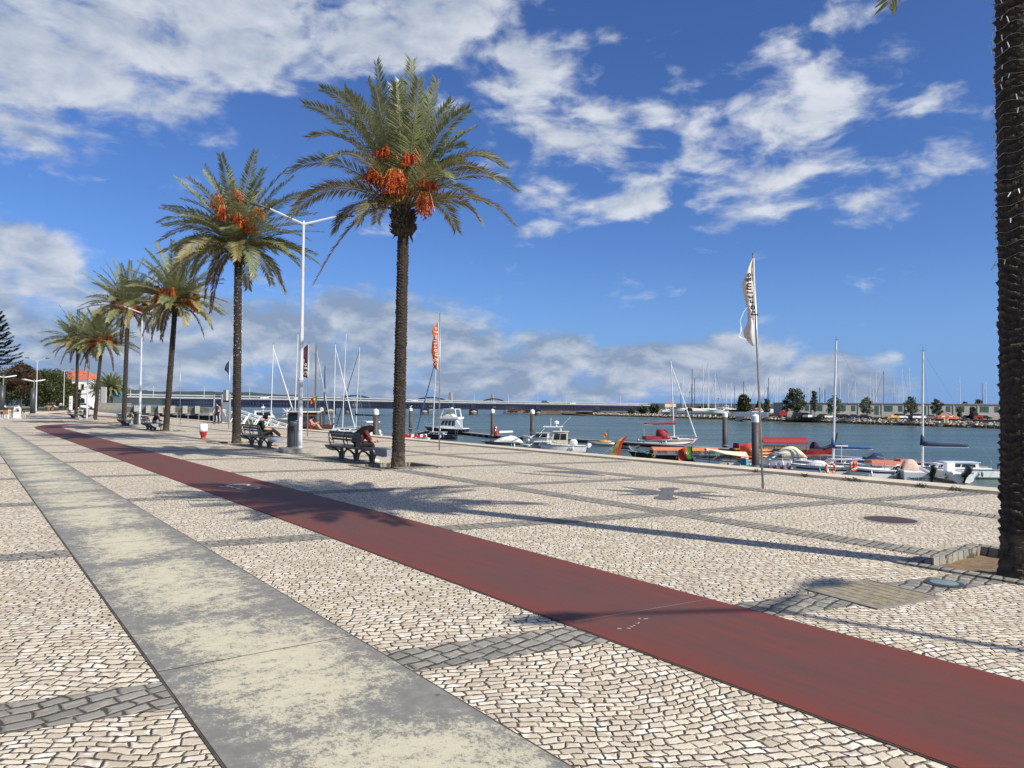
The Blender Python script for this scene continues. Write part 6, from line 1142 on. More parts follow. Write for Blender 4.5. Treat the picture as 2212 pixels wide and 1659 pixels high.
t = boat('tour_boat', 'long dark red tour boat with a scalloped red canopy and black prow', 'tour boat', 1690, 84, 4); _, g = hull(t, 11.6, 2.4, .95, 'shadered', 'black', None, sheer=.25, rake=.4); mb = MB()
for s in (1, -1): mb.loft([[(x, y * s * 1.01, z + .02), (x, y * s * 1.01, z + .17), (x, y * s * .96, z + .17), (x, y * s * .96, z + .02)] for x, y, z in g])
mb.ob('black_gunwale', 'black', t); prow(t, [(4.6, 1.15, .8, .10), (5.4, 1.30, .45, .14), (5.95, 1.65, .20, .13), (6.3, 2.3, .09, .09), (6.45, 3.0, .04, .05)], .4, 'black'); zc = EYE - WZ - (946 - 884) / 1597 * 84; x0, x1 = (1638 - 1690) * 84 / 1597, (1737 - 1690) * 84 / 1597; mb = MB(); n = 10
arc = lambda j: (1.2 * math.cos(math.pi * j / n), .55 * math.sin(math.pi * j / n) - .5)
mb.loft([[(x, arc(j)[0], zc + arc(j)[1]) for j in range(n + 1)] + [(x, arc(j)[0] * .96, zc + arc(j)[1] - .04) for j in range(n, -1, -1)] for x in (x0, x1)]); mb.ob('canopy', 'red', t, False); mb = MB(); q = 34
for s in (1, -1):
    for i in range(q): xa = x0 + (x1 - x0) * i / q; xb = x0 + (x1 - x0) * (i + 1) / q; mb.add([(xa, s * 1.21, zc - .49), (xb, s * 1.21, zc - .49), (xb, s * 1.21, zc - .58), ((xa + xb) / 2, s * 1.21, zc - .70), (xa, s * 1.21, zc - .58)], [(0, 1, 2, 3, 4)])
for i in range(n): a, b = arc(i), arc(i + 1); mb.add([(x1 + .01, a[0], zc + a[1]), (x1 + .01, b[0], zc + b[1]), (x1 + .02, (a[0] + b[0]) / 2, zc + (a[1] + b[1]) / 2 - .2)], [(0, 1, 2)])
mb.ob('scalloped_edge', 'red', t); mb = MB()
for i in range(5):
    for s in (1, -1): x = x0 + .1 + (x1 - x0 - .2) * i / 4; mb.tube([(x, s * 1.1, .9), (x, s * 1.18, zc - .5)], .025, 5)
mb.ob('posts', 'chrome', t); mb = MB()
for s in (1, -1): mb.box(((x0 + x1) / 2, s * .95, 1.25), (x1 - x0 + .3, .3, .35))
mb.ob('benches', 'wood', t); mb = MB(); mb.loft([[(-5.4, y, z) for y, z in ((-1, 1.1), (-.8, 1.75), (.8, 1.75), (1, 1.1))], [(-2.9, y, z) for y, z in ((-1, 1.0), (-.8, 1.5), (.8, 1.5), (1, 1.0))]]); mb.ob('stern_cover', 'red', t); cloth_cover(t, 3.3, 4.3, 1.2, 1.15, .85, 'plumcloth', .4, 'folded_cover', 31)
flag_pt('large national flag streaming left beside the thick mooring pile', far(1639, 956, 70), 1.85, 1.15, 178, 2.6, 5)
# kayaks on the finger pontoon
rr = random.Random(12)
for i in range(8):
    row, lev = i % 2, i // 2; t = thing('kayak', ['red kayak lowest in the stack beside the thick pile', 'yellow orange kayak lowest and farthest left in the stack', 'orange kayak second from the bottom, near row', 'red orange kayak second from the bottom, far row', 'yellow kayak third in the near row of the stack', 'red kayak third in the far row of the stack', 'orange kayak on top of the near row', 'yellow kayak on top of the far row'][i], 'kayak', wl(1622 - row * 10 + lev * 3, 72 + row * .85) + CZ * (.66 + lev * .30), hd(-3 + lev * 2), 'kayaks stacked on the pontoon'); mt = ['carred', 'yellow', 'orangeplastic', 'carred', 'yellow', 'orangeplastic', 'orangeplastic', 'yellow'][i]
    mb = MB(); mb.loft([[(x, w * math.cos(6.2832 * j / 10), zz + hh * math.sin(6.2832 * j / 10)) for j in range(10)] for x, w, hh, zz in ((-1.75, .03, .04, .12), (-1.4, .2, .11, .04), (-.6, .36, .15, 0), (.6, .36, .15, 0), (1.4, .2, .11, .04), (1.75, .03, .04, .12))]); mb.ob('hull', mt, t, True); mb = MB(); mb.ball((-.1, 0, .1), .2, 0, 10, 5, (2.0, 1.2, .4)); mb.ob('cockpit', 'black', t)
t = thing('cool_box', 'turquoise box with white lid on the finger pontoon', 'box', wl(1608, 67.5) + CZ * .5, .3); mb = MB(); mb.box((0, 0, .3), (.6, .5, .6)); mb.ob('box', 'turq', t); mb = MB(); mb.box((0, 0, .63), (.64, .54, .08)); mb.ob('lid', 'white', t)
# open boats nearest the quay at the right
t = boat('open_boat', 'white open boat with a name on its transom and a big black outboard', 'motor boat', 1964, 60, 72); _, g = hull(t, 5.0, 2.0, .95, 'gelcoat', 'gelcoat', None, sheer=.2, sw=.95); text_mesh('ARRELIAS I', .25, 'lettering', 'ink', t, (-2.515, 0, .60), (R(90), 0, R(-90)), .004, 'CENTER', 1.0, .006); text_mesh('134413-5PY', .25, 'lettering', 'ink', t, (-2.515, 0, .32), (R(90), 0, R(-90)), .004, 'CENTER', 1.0, .006); outboard(t, -2.55, -1.05, .75, 1.3, 'black', .5, 'black'); cloth_cover(t, -.7, .8, 1.2, .85, .85, 'beigecloth', .4, 'tarpaulin', 41)
t = boat('open_boat', 'white open boat with a large grey outboard tilted up', 'motor boat', 2045, 60, 88); _, g = hull(t, 4.6, 1.9, .85, 'gelcoat', 'gelcoat', None, sheer=.2, sw=.95); outboard(t, -2.35, 0, .72, 1.3, 'darkgrey', .55, 'black'); mb = MB(); mb.box((-.3, 0, 1.1), (.6, .6, .7)); mb.ob('console', 'gelcoat', t)
t = boat('open_boat', 'salmon painted open boat behind the lettered white boat', 'rowing boat', 1906, 63, 176); _, g = hull(t, 4.0, 1.6, .95, 'gelcoat', 'gelcoat', None, sheer=.12, sw=.9); mb = MB(); mb.loft([[(x, y * .9, z + dz) for y, dz in ((.9, -.05), (.82, .38), (-.82, .38), (-.9, -.05))] for x, z in ((-1.8, .9), (1.2, 1.0))]); mb.box((-1.5, 0, 1.2), (.6, 1.3, .6)); mb.ob('inner_shell', 'salmon', t); mb = MB()
for k_ in (0, 1): mb.tube([(-1.0, -.4 + .8 * k_, 1.45), (1.2, .3 - .5 * k_, 1.4)], .025, 5); mb.box((1.35, .3 - .5 * k_, 1.4), (.5, .14, .03))
mb.ob('oars', 'wood', t)
t = boat('open_boat', 'white open boat with dark blue stripe and small black outboard', 'motor boat', 1880, 60, 178); _, g = hull(t, 3.6, 1.7, .85, 'gelcoat', 'gelcoat', 'navyhull', sheer=.3, sw=.9); outboard(t, -1.8, 0, .65, .9, 'black', .5, 'black'); rails(t, g, .35, 2); mb = MB(); mb.tube([(-.9, .5, .8), (-.9, .5, 1.8), (-.3, .5, 1.9)], .03, 5); mb.ob('davit', 'chrome', t)
def lifebuoy(label, p, ang, r=.38):
    t = thing('lifebuoy', label, 'lifebuoy', p); u = R0 * math.cos(R(ang)) + F0 * math.sin(R(ang)); mb = MB(); n = 24; pts = [u * r * math.cos(6.2832 * k_ / n) + CZ * r * math.sin(6.2832 * k_ / n) for k_ in range(n)]; rings = [[p_ + (p_.normalized() * math.cos(6.2832 * j / 8) + u.cross(CZ) * math.sin(6.2832 * j / 8)) * .085 for j in range(8)] for p_ in pts]; rings.append(rings[0]); mb.loft(rings, cap=False); mb.ob('ring', 'orangeplastic', t, True)
    for k_ in (3, 9, 15, 21): mb = MB(); c = pts[k_]; mb.ball(c, .095, 0, 8, 6); mb.ob('band', 'white', t)
    mb = MB(); mb.tube([CZ * (r + .3), -CZ * (r + .85)], .025, 5); mb.ob('holder', 'chrome', t); return t
lifebuoy('orange lifebuoy hung on the stern rail left of the dark sprayhood', far(1793.5, 1011.5, 56), 10); lifebuoy('orange lifebuoy hung on a rail before the salmon boat', far(1842, 1007, 57.5), 40, .34); lifebuoy('second orange lifebuoy hung close behind the one before the salmon boat', far(1847, 1006, 58), 50, .34)
t = boat('motor_launch', 'open launch with dark outboards and chrome rails below the tall sailboat mast', 'motor boat', 1772, 62, 174); _, g = hull(t, 4.2, 1.9, .9, 'gelcoat', 'darkgrey', 'navyhull', sheer=.2, sw=.9); rails(t, g, .6, 0); outboard(t, -2.1, .3, .7, 1.0, 'black', .4, 'black'); cloth_cover(t, -.8, 1.2, 1.5, .85, .55, 'whitecloth', .5, 'cover', 51)
# ------------------------------------------------------------------ old truss bridge
BX = [245, 329, 470, 713, 860, 1014, 1161, 1312, 1420]; BD = [405, 415, 430, 455, 468, 482, 494, 508, 518]
TOP = [851.0, 852.5, 854.8, 858.5, 862.3, 866, 868.3, 870.5, 872]; LOW = [856, 858, 860.3, 863.8, 866.8, 869.8, 872, 874.2, 875.6]; TT = [859, 861, 863.5, 867, 870.4, 873.6, 875.6, 877.6, 878.8]; TB = [874, 876.3, 877.8, 880.4, 881.9, 883.3, 885.2, 887.4, 888.6]
def lin(x, ys):
    for i in range(len(BX) - 1):
        if x <= BX[i + 1]: break
    f = (x - BX[i]) / (BX[i + 1] - BX[i]); return ys[i] + (ys[i + 1] - ys[i]) * f
bp = lambda x, ys: far(x, lin(x, ys), lin(x, BD))
o = bp(245, LOW); o.z = 0; t = thing('road_bridge', 'long dark blue lattice truss road bridge across the river', 'bridge', o); bk = F0 * 11
xs = list(range(245, 1425, 20))
mb = MB(); mb.loft([[bp(x, LOW) - o, bp(x, LOW) + bk - o, bp(x, TT) + bk - o, bp(x, TT) - o] for x in xs]); mb.ob('deck', 'roadgrey', t)
mb = MB(); mb.loft([[bp(x, LOW) - F0 * .6 - o + CZ * .35, bp(x, LOW) - o - F0 * .2 + CZ * .35, bp(x, LOW) - o - F0 * .2 - CZ * .42, bp(x, LOW) - F0 * .6 - o - CZ * .42] for x in xs]); mb.ob('deck_edge', 'bridgewhite', t)
mb = MB(); mb.loft([[bp(x, TOP) + bk - o + CZ * .3, bp(x, TOP) + bk + F0 * .3 - o + CZ * .3, bp(x, TOP) + bk + F0 * .3 - o - CZ * .35, bp(x, TOP) + bk - o - CZ * .35] for x in xs]); mb.loft([[bp(x, TOP) - o + CZ * .1, bp(x, TOP) + F0 * .12 - o + CZ * .1, bp(x, TOP) + F0 * .12 - o - CZ * .12, bp(x, TOP) - o - CZ * .12] for x in xs]); mb.ob('railing', 'bridgewhite', t)
for side, off in (('near', 0), ('far', 9)):
    mb = MB(); ox = F0 * off - o; bar = lambda a, b, w: mb.tube([a, b], w, 4, 0, False, .785)
    x0 = 352
    for ys, w in ((TT, .42), (TB, .38)):
        mb.loft([[bp(x, ys) + ox + CZ * w + F0 * .3, bp(x, ys) + ox + CZ * w - F0 * .3, bp(x, ys) + ox - CZ * w - F0 * .3, bp(x, ys) + ox - CZ * w + F0 * .3] for x in xs if x >= 340])
    x = 352.0
    while x < 1385:
        st = 6.6 * 455 / lin(x, BD); bar(bp(x, TT) + ox, bp(x, TB) + ox, .16); bar(bp(x, TT) + ox, bp(x + st, TB) + ox, .22); bar(bp(x, TB) + ox, bp(x + st, TT) + ox, .22); bar(bp(x + st * .5, TT) + ox, bp(x + st * .5, TB) + ox, .14); x += st
    mb.ob('truss', 'steelblue', t)
for x, w in ((352, 3.2), (710, 2.7), (748, 1.6), (915, 2.4), (1022, 2.7), (1162, 2.4), (1290, 2.4)):
    b = bp(x, TB) + F0 * 3 - o; h = b.z + o.z - WZ; mb = MB(); mb.tube([b - CZ * (h + 3), b + CZ * .2], w, 18); mb.tube([b + F0 * 4 - CZ * (h + 3), b + F0 * 4 + CZ * .2], w, 18); p_ = mb.ob('pier', 'conc', t, True); mb = MB(); mb.tube([b - CZ * (h + 1), b - CZ * (h - 1.7)], w * 1.03, 18); mb.tube([b + F0 * 4 - CZ * (h + 1), b + F0 * 4 - CZ * (h - 1.7)], w * 1.03, 18); mb.ob('tide_band', 'pile', p_, True)
    if x > 700: mb = MB(); a, c = bp(x - 7, TB), bp(x + 7, TB); mb.loft([[bp(x + q_, TT) - F0 * .5 - o, bp(x + q_, TT) + F0 * .4 - o, bp(x + q_, TB) + F0 * .4 - o, bp(x + q_, TB) - F0 * .5 - o] for q_ in (-5, 5)]); mb.ob('panel', 'steelblue', t)
LPX = [282, 331, 440.6, 539, 622, 702, 779, 852, 920, 977, 1024, 1098, 1161.6, 1223, 1283, 1340]
for x in LPX: q = bp(x, LOW) - o; mb = MB(); hh = 25.8 - (x - 282) / 1060 * 7; hh = hh * lin(x, BD) / 1597; mb.tube([q, q + CZ * hh], [.19, .12], 6); mb.ob('lamp_post', 'lamp', t)
for x, c_, lab, kd in ((462, 'carblue', 'dark blue van crossing the bridge near its left end', 'van'), (492, 'carblack', 'dark car following the blue van on the bridge', 'car'), (563, 'carwhite', 'white van on the bridge behind the second palm', 'van'), (640, 'carwhite', 'white van on the bridge near the lamp post', 'van'), (749, 'carsilver', 'silver car on the bridge between two masts', 'car'), (893, 'carwhite', 'white car on the bridge right of the near bench palm', 'car'), (942, 'carsilver', 'silver car on the bridge beside the orange banner pole', 'car'), (1178, 'carblack', 'black car with open sides on the bridge', 'van'), (1239, 'carwhite', 'white car near the right end of the bridge', 'car')):
    p = bp(x, LOW) + F0 * (4 + x % 4); u = bp(x + 5, LOW) - bp(x - 5, LOW); car(lab, p + CZ * .1, math.atan2(u.y, u.x), c_, kd, None, 'vehicles on the bridge')
# second bridge: dark low arch, and the cable stayed bridge far beyond
for px, w, lab in ((765, 60, 'left dark arch rising behind the truss bridge'), (930, 62, 'middle dark arch rising behind the truss bridge'), (1066, 46, 'right dark arch rising behind the truss bridge')):
    d = 640; hz = lin(px, TOP); t = thing('arch_bridge_span', lab, 'arch bridge', far(px, hz + 3, d), 0, 'arches of the bridge behind'); o = t.location.copy(); mb = MB(); n = 12
    for off in (0, 6): mb.tube([far(px - w / 2 + w * i / n, hz - 0.2 - 5.0 * math.sin(math.pi * i / n) ** .8, d) + F0 * off - o for i in range(n + 1)], .55, 6)
    mb.ob('arch', 'steelblue', t); mb = MB(); mb.tube([far(px - w / 2, hz - .2, d) - o, far(px + w / 2, hz - .2, d) - o], .45, 4); mb.ob('tie_beam', 'steelblue', t)
    mb = MB(); mb.tube([far(px - 1, hz + 22, d) - o, far(px - 1, hz, d) - o], 2.2, 10); mb.ob('pier', 'conc', t)
for px, top, lab in ((973, 847, 'left pale pylon of the far cable stayed bridge'), (1063, 852, 'right pale pylon of the far cable stayed bridge')):
    d = 1500; p = far(px, top, d); hz = lin(px, TOP); b = far(px, hz + 6, d); t = thing('bridge_pylon', lab, 'bridge pylon', b, 0, 'pylons of the cable stayed bridge'); mb = MB(); H = (p - b).length
    for s in (-1, 1): mb.tube([R0 * s * 2.2, R0 * s * .9 + CZ * H], [2.0, 1.4], 4)
    mb.ob('tower', 'conc', t); mb = MB()
    for k_ in range(1, 9):
        for s in (-1, 1): mb.tube([CZ * H * (.55 + .05 * k_), R0 * s * 5.4 * k_ + CZ * 4], .10, 3)
    mb.ob('cables', 'galv', t); mb = MB(); mb.box((0, 0, 3.0), (2, 2, 2)); mb.loft([[R0 * x + CZ * z + F0 * y for y, z in ((-2, 3), (2, 3), (2, 1.2), (-2, 1.2))] for x in (-48, 48)]); mb.ob('deck', 'conc', t)
# ------------------------------------------------------------------ far bank at the right
SH = [far(1092, 893.3, 560), far(1180, 894.6, 540), far(1245, 896.2, 520), at(1282, 898, WZ), at(1480, 903.5, WZ), at(1700, 910.5, WZ), at(1900, 917.5, WZ), at(2145, 926, WZ), at(2420, 936, WZ), at(3000, 955, WZ)]
SH = [Vector((p.x, p.y, WZ)) for p in SH]; TOPS = [p + Vector((p.x, p.y, 0)).normalized() * 5.6 for p in SH]
mb = MB(); bkp = [Vector((p.x, p.y, 0)) * 2.6 for p in TOPS]; mb.loft([[(p.x, p.y, FZ) for p in TOPS], [(q.x, q.y, FZ) for q in bkp]], cap=False, closed=False); struct(mb, 'far_bank', mat('dusty_ground', (.27, .22, .16), .95, var=.2, scale=.08))
mb = MB(); mb.loft([[(p.x, p.y, WZ - 1) for p in SH], [(p.x, p.y, FZ + .03) for p in TOPS], [(p.x * 1.012, p.y * 1.012, FZ + .03) for p in TOPS]], cap=False, closed=False); struct(mb, 'bank_slope', 'wood')
def rock_mat():
    mt, t, b = base_mat('tide_stained_rock', .9); v = t.nodes.new('ShaderNodeNewGeometry'); sx = t.nodes.new('ShaderNodeSeparateXYZ'); t.links.new(v.outputs['Position'], sx.inputs[0]); n = noise(t, v.outputs['Position'], .9, 4); n2_ = noise(t, v.outputs['Position'], .35, 3)
    c = mixc(t, smooth(t, n.outputs[0], .35, .68), (.58, .48, .35), (.86, .76, .60)); dk = mixc(t, n.outputs[0], (.040, .030, .018), (.16, .115, .07)); f = smooth(t, mth(t, 'ADD', sx.outputs[2], mth(t, 'MULTIPLY', n2_.outputs[0], .5)), -3.05, -2.75); t.links.new(mixc(t, f, dk, c), b.inputs['Base Color']); return mt
M['rock'] = rock_mat(); rr = random.Random(21); mb = MB()
for i in range(3, len(SH) - 2):
    a, b, c, d = SH[i], SH[i + 1], TOPS[i], TOPS[i + 1]; L = (b - a).length
    for k_ in range(int(L * 9.5)):
        u, v = rr.random(), rr.random(); p = a.lerp(b, u).lerp(c.lerp(d, u), v); p.z = WZ - .55 + (FZ - WZ + .30) * v; s = rr.uniform(.28, .58); m_ = Matrix.Rotation(rr.uniform(0, 6), 3, 'Z') @ Matrix.Rotation(rr.uniform(-.25, .25), 3, 'X')
        mb.add([p + m_ @ Vector((x * s * rr.uniform(.7, 1.25), y * s * rr.uniform(.6, 1.1), z * s * rr.uniform(.3, .6))) for z in (-1, 1) for x, y in ((-1, -1), (1, -1), (1, 1), (-1, 1))], [(3, 2, 1, 0), (4, 5, 6, 7), (0, 1, 5, 4), (1, 2, 6, 5), (2, 3, 7, 6), (3, 0, 4, 7)])
o = mb.ob('riprap_stones', 'rock'); tag(o, 'pale riprap stones with a dark tidal band along the far bank', 'riprap', None, 'stuff')
mb = MB(); mb.loft([[(p.x, p.y, FZ + .35) for p in TOPS[3:]], [(p.x * 1.006, p.y * 1.006, FZ + .35) for p in TOPS[3:]], [(p.x * 1.006, p.y * 1.006, FZ - .3) for p in TOPS[3:]]], cap=False, closed=False); struct(mb, 'bank_kerb', 'kerb')
for px, lab in ((1590, 'slanted stair down the far riprap bank near the white capped pile'), (2030, 'concrete boat ramp down the far riprap bank at the right')):
    p = at(px, 922 if px > 2000 else 908, WZ); q = at(px + (14 if px > 2000 else 22), 907 if px > 2000 else 899, FZ); t = thing('bank_stair', lab, 'ramp', p); e = q - p; s = e.cross(CZ).normalized() * (1.1 if px > 2000 else .5); mb = MB()
    for sg in (-1, 1): mb.loft([[s * sg + CZ * .5, s * sg * 1.35 + CZ * .5, s * sg * 1.35 - CZ, s * sg - CZ], [e + s * sg + CZ * .5, e + s * sg * 1.35 + CZ * .5, e + s * sg * 1.35 - CZ, e + s * sg - CZ]])
    mb.ob('side_wall', 'kerb', t); mb = MB(); mb.loft([[s + CZ * .3, -s + CZ * .3, -s - CZ, s - CZ], [e + s + CZ * .3, e - s + CZ * .3, e - s - CZ, e + s - CZ]]); mb.ob('ramp', 'wood', t)
# mud spit and scrub at its left end
def fp(px, d): r_ = ray(px, 900); h = Vector((r_.x, r_.y, 0)); h *= d / h.dot(F0); return Vector((h.x, h.y, FZ))
mb = MB(); c = [fp(1085, 556), fp(1150, 545), fp(1240, 522), fp(1275, 470), fp(1300, 500), fp(1260, 620), fp(1090, 640)]; mb.add([(p.x, p.y, WZ + .25) for p in c] + [(fp(1180, 575).x, fp(1180, 575).y, WZ + 1.6)], [(i, (i + 1) % 7, 7) for i in range(7)]); struct(mb, 'mud_bank', 'mud')
rr = random.Random(31)
for i in range(16):
    px = 1105 + i * 9.5 + rr.uniform(-3, 3); p = fp(px, 565 + rr.uniform(-12, 12)); p.z = WZ + .9; tree('scrub_bush', 'brown green scrub bush on the mud spit under the bridge end', 'bush', p, rr.uniform(1.6, 2.9), rr.uniform(2.0, 3.2), 'leafbrown' if i % 3 else 'leafdark', 300 + i, 130, .9, .15, .6, 'scrub bushes on the mud spit', 'round', .08, 7)
# warehouse
w0, w1 = fp(1692, 312), fp(2240, 300); t = thing('warehouse', 'long low grey warehouse with dark green shutters on the far bank', 'warehouse', w0); e = w1 - w0; u = e.normalized(); n = Vector((-u.y, u.x, 0)); rz = math.atan2(u.y, u.x); L = e.length; H = 5.75
bx = lambda m_, s, z, w, h, dp=.12: m_.box(u * s + n * (-dp / 2 + .02) + CZ * z, (w, dp, h), rz)
mb = MB(); mb.box(u * L / 2 + n * 9 + CZ * H / 2, (L, 18, H), rz); mb.ob('wall', 'warehouse', t); mb = MB(); mb.box(u * L / 2 + n * 9 + CZ * (H + .12), (L + .8, 18.8, .3), rz); mb.ob('roof', 'galv', t); mb = MB(); bx(mb, L / 2, .55, L, 1.1, .16); mb.ob('plinth', 'conc', t)
s = 4.0; k_ = 0
while s < L - 4:
    for ds in (0, 1.75): f = MB(); bx(f, s + ds, 3.75, 1.55, 2.3); w = f.ob('window', 'shutter', t); g = MB(); bx(g, s + ds, 4.95, 1.7, .12, .2); g.ob('lintel', 'conc', w)
    if k_ % 2: f = MB(); bx(f, s + 5.6, 2.5, 1.6, 4.8); f.ob('door', 'shutter', t)
    else: f = MB(); bx(f, s + 5.6, 3.75, 1.6, 2.3); f.ob('window', 'shutter', t)
    f = MB(); bx(f, s + 7.6, 2.8, .35, 5.6, .3); f.ob('pilaster', 'warehouse', t); s += 9.3; k_ += 1
# fences
for x0, x1, d, h, mt, lab in ((1447, 1582, 330, 1.9, 'galv', 'grey corrugated fence round the far boat yard'), (1584, 1660, 300, 1.9, 'render', 'white panel wall right of the boat yard fence')):
    a, b = fp(x0, d), fp(x1, d - 8); t = thing('fence', lab, 'fence', a); e = b - a; u_ = e.normalized(); mb = MB(); nn = Vector((-u_.y, u_.x, 0)); q = int(e.length / .6)
    mb.loft([[e * (i / q) + nn * (.06 * (i % 2)) + CZ * z for z in (0, h)] + [e * (i / q) + nn * (.06 * (i % 2) + .05) + CZ * z for z in (h, 0)] for i in range(q + 1)]); mb.ob('panel', mt, t); mb = MB()
    for i in range(8): mb.box(e * (i / 7) + nn * .15 + CZ * h / 2, (.15, .15, h + .1))
    mb.ob('posts', 'galv', t)
t = thing('timber_stack', 'stack of dark timber trestles before the far boat yard', 'trestles', fp(1512, 296)); mb = MB()
for i in range(7): mb.box(R0 * (i * 2.2 - 7) + CZ * .5, (.5, .8, 1.0), -YAW)
mb.ob('legs', 'creamcloth', t); mb = MB(); mb.box(CZ * 1.1, (18, 1.2, .35), -YAW); mb.ob('beams', 'darkwood', t)
# trees of the far bank
for i, (px, d, top, w, mt, shp, lab) in enumerate(((1606, 300, 853, 39, 'leafdark', 'round', 'round dark tree before the white panel wall on the far bank'), (1657, 302, 861, 24, 'leafgrey', 'column', 'thin grey tree at the left end of the warehouse'), (1715, 292, 840, 54, 'leafdark', 'round', 'largest round dark tree before the warehouse'), (1759, 294, 842, 22, 'leafgrey', 'column', 'slender pale tree right of the largest dark tree'), (1804, 294, 854, 36, 'leafgrey', 'round', 'wide grey green tree before the warehouse, behind the sailboat mast'), (1873, 294, 857, 30, 'leafgrey', 'round', 'bushy grey tree before the warehouse middle'), (1968, 290, 857, 32, 'leafgrey', 'round', 'sparse tree left of the blue covered sailboat mast'), (2024, 290, 862, 26, 'leafgrey', 'round', 'sparse tree right of the blue covered sailboat mast'), (2073, 288, 880, 16, 'leafgrey', 'column', 'small yellowish shrub beside the orange kayak trailer'), (2103, 288, 879, 18, 'leafgrey', 'round', 'small round tree by the red tractor'), (1388, 395, 880, 24, 'leafdark', 'round', 'dark bush left of the boat yard fence'), (1365, 400, 884, 16, 'leafmid', 'round', 'pale green bush at the left end of the far bank'), (1413, 398, 874, 26, 'leafdark', 'round', 'low dark tree behind the boat yard bushes'), (1489, 332, 882, 17, 'leafdark', 'round', 'dark round bush on the boat yard fence'), (1520, 420, 876, 30, 'leafmid', 'round', 'distant green tree behind the boat yard'), (1640, 330, 866, 20, 'leafdark', 'round', 'dark tree crowding behind the round one by the white wall'), (2115, 420, 863, 24, 'leafdark', 'round', 'dark round tree behind the warehouse roof at the right'), (2085, 430, 868, 22, 'leafdark', 'round', 'lower dark tree behind the warehouse roof'))):
    p = fp(px, d); hz = 868 + (px + 80) * .0087; h = (hz - top) / 1597 * d + EYE - FZ; tree('bank_tree', lab, 'tree', p, h, w / 1597 * d * .5, mt, 60 + i, 2200 if mt != 'leafgrey' else 1100, .75 if mt != 'leafgrey' else .6, .14, .85, 'trees on the far bank', shp, .16, 15)
# cars on the far bank
for px, c_, kd, lab, rz_ in ((1778, 'carblack', 'car', 'black car parked by the largest dark tree', .4), (1727, 'carblack', 'van', 'dark van under the largest dark tree', 0), (1744, 'carwhite', 'van', 'small white van right of the largest dark tree', .9), (1790, 'carwhite', 'car', 'white car second from the left group', .2), (1812, 'carblack', 'car', 'black car beside the white car', 0), (1826, 'carblack', 'car', 'black car left of the tall aluminium mast', .1), (1845, 'carblue', 'car', 'dark blue car right of the tall aluminium mast', 0), (1868, 'carblack', 'car', 'dark car parked before the bushy grey tree', .1), (1944, 'carwhite', 'van', 'white pick up van beside the yellow pedal boat', 0), (1966, 'carblack', 'car', 'black car left of the white camper van', 0), (1983, 'carwhite', 'van', 'white camper van left of the blue covered mast', 0), (2013, 'carsilver', 'car', 'pale estate car right of the blue covered mast', 0), (2128, 'carblack', 'car', 'black car at the far right of the bank', 0), (2092, 'carblack', 'car', 'dark car left of the red tractor', 0)):
    p = fp(px, 266); car(lab, p + CZ * .02, -YAW + rz_, c_, kd, None, 'vehicles parked on the far bank')
def pedal(label, px, mt, arm):
    t = thing('pedal_boat', label, 'pedal boat', fp(px, 262), -YAW, 'pedal boats parked on the far bank'); mb = MB(); mb.loft([[(x, w * sg, z) for sg, z in ((-1, .3), (-1, .8 + up), (1, .8 + up), (1, .3))] for x, w, up in ((-2.4, .5, 0), (-2, .9, .15), (1.6, .9, .1), (2.5, .3, .4))]); mb.ob('hull', mt, t); mb = MB(); mb.tube([(-.6, 0, .9), (.2, 0, 1.5), (1.2, 0, 2.4)] if arm > 0 else [(1.6, 0, .9), (.4, 0, 1.6), (-1.4, 0, 2.6)], [.3, .22, .14], 8); mb.ob('slide', 'carred' if arm < 0 else mt, t)
    mb = MB(); mb.box((0, 0, 1.0), (1.2, 1.5, .4)); mb.ob('seats', 'white', t)
pedal('yellow pedal boat with slide parked on the far bank', 1927, 'yellow', 1); pedal('orange pedal boat with slide parked beside the blue covered mast', 2035, 'orangeplastic', 1); pedal('orange pedal boat with long red slide parked at the right', 2052, 'orangeplastic', -1)
t = thing('tractor', 'red tractor parked on the far bank at the right', 'tractor', fp(2110, 264), -YAW); mb = MB(); mb.loft([[(x, y, z) for x, z in ((-.2, .9), (2.0, .8), (2.0, 1.6), (-.2, 1.8))] for y in (-.45, .45)]); mb.ob('bonnet', 'carred', t); mb = MB(); mb.loft([[(x, y, z) for x, z in ((-1.6, 1.0), (-.1, 1.0), (-.3, 2.7), (-1.5, 2.7))] for y in (-.7, .7)]); mb.ob('cab', 'glass', t); mb = MB(); mb.box((-.9, 0, 2.78), (1.5, 1.6, .12)); mb.ob('cab_roof', 'carred', t)
for x, r_, y in ((-1.0, .8, .8), (-1.0, .8, -.8), (1.5, .45, .7), (1.5, .45, -.7)): mb = MB(); mb.tube([(x, y - .18, r_), (x, y + .18, r_)], r_, 16); w = mb.ob('wheel', 'rubber', t); g = MB(); g.tube([(x, y - .2, r_), (x, y + .2, r_)], r_ * .5, 10); g.ob('rim', 'carred', w)
t = thing('forklift', 'rusty red crane truck parked left of the largest dark tree', 'crane truck', fp(1692, 285), -YAW); mb = MB(); mb.loft([[(x, y, z) for x, z in ((-1.8, .6), (1.2, .6), (1.2, 1.8), (-.4, 2.6), (-1.8, 1.6))] for y in (-.8, .8)]); mb.ob('body', 'redpaint', t); mb = MB(); mb.tube([(1.2, 0, 1.5), (1.8, 0, 2.3), (2.6, 0, 3.2)], [.25, .2, .12], 6); mb.ob('jib', 'redpaint', t)
for x in (-1.2, .8): mb = MB(); mb.tube([(x, -.95, .45), (x, .95, .45)], .45, 14); mb.ob('wheel', 'rubber', t)
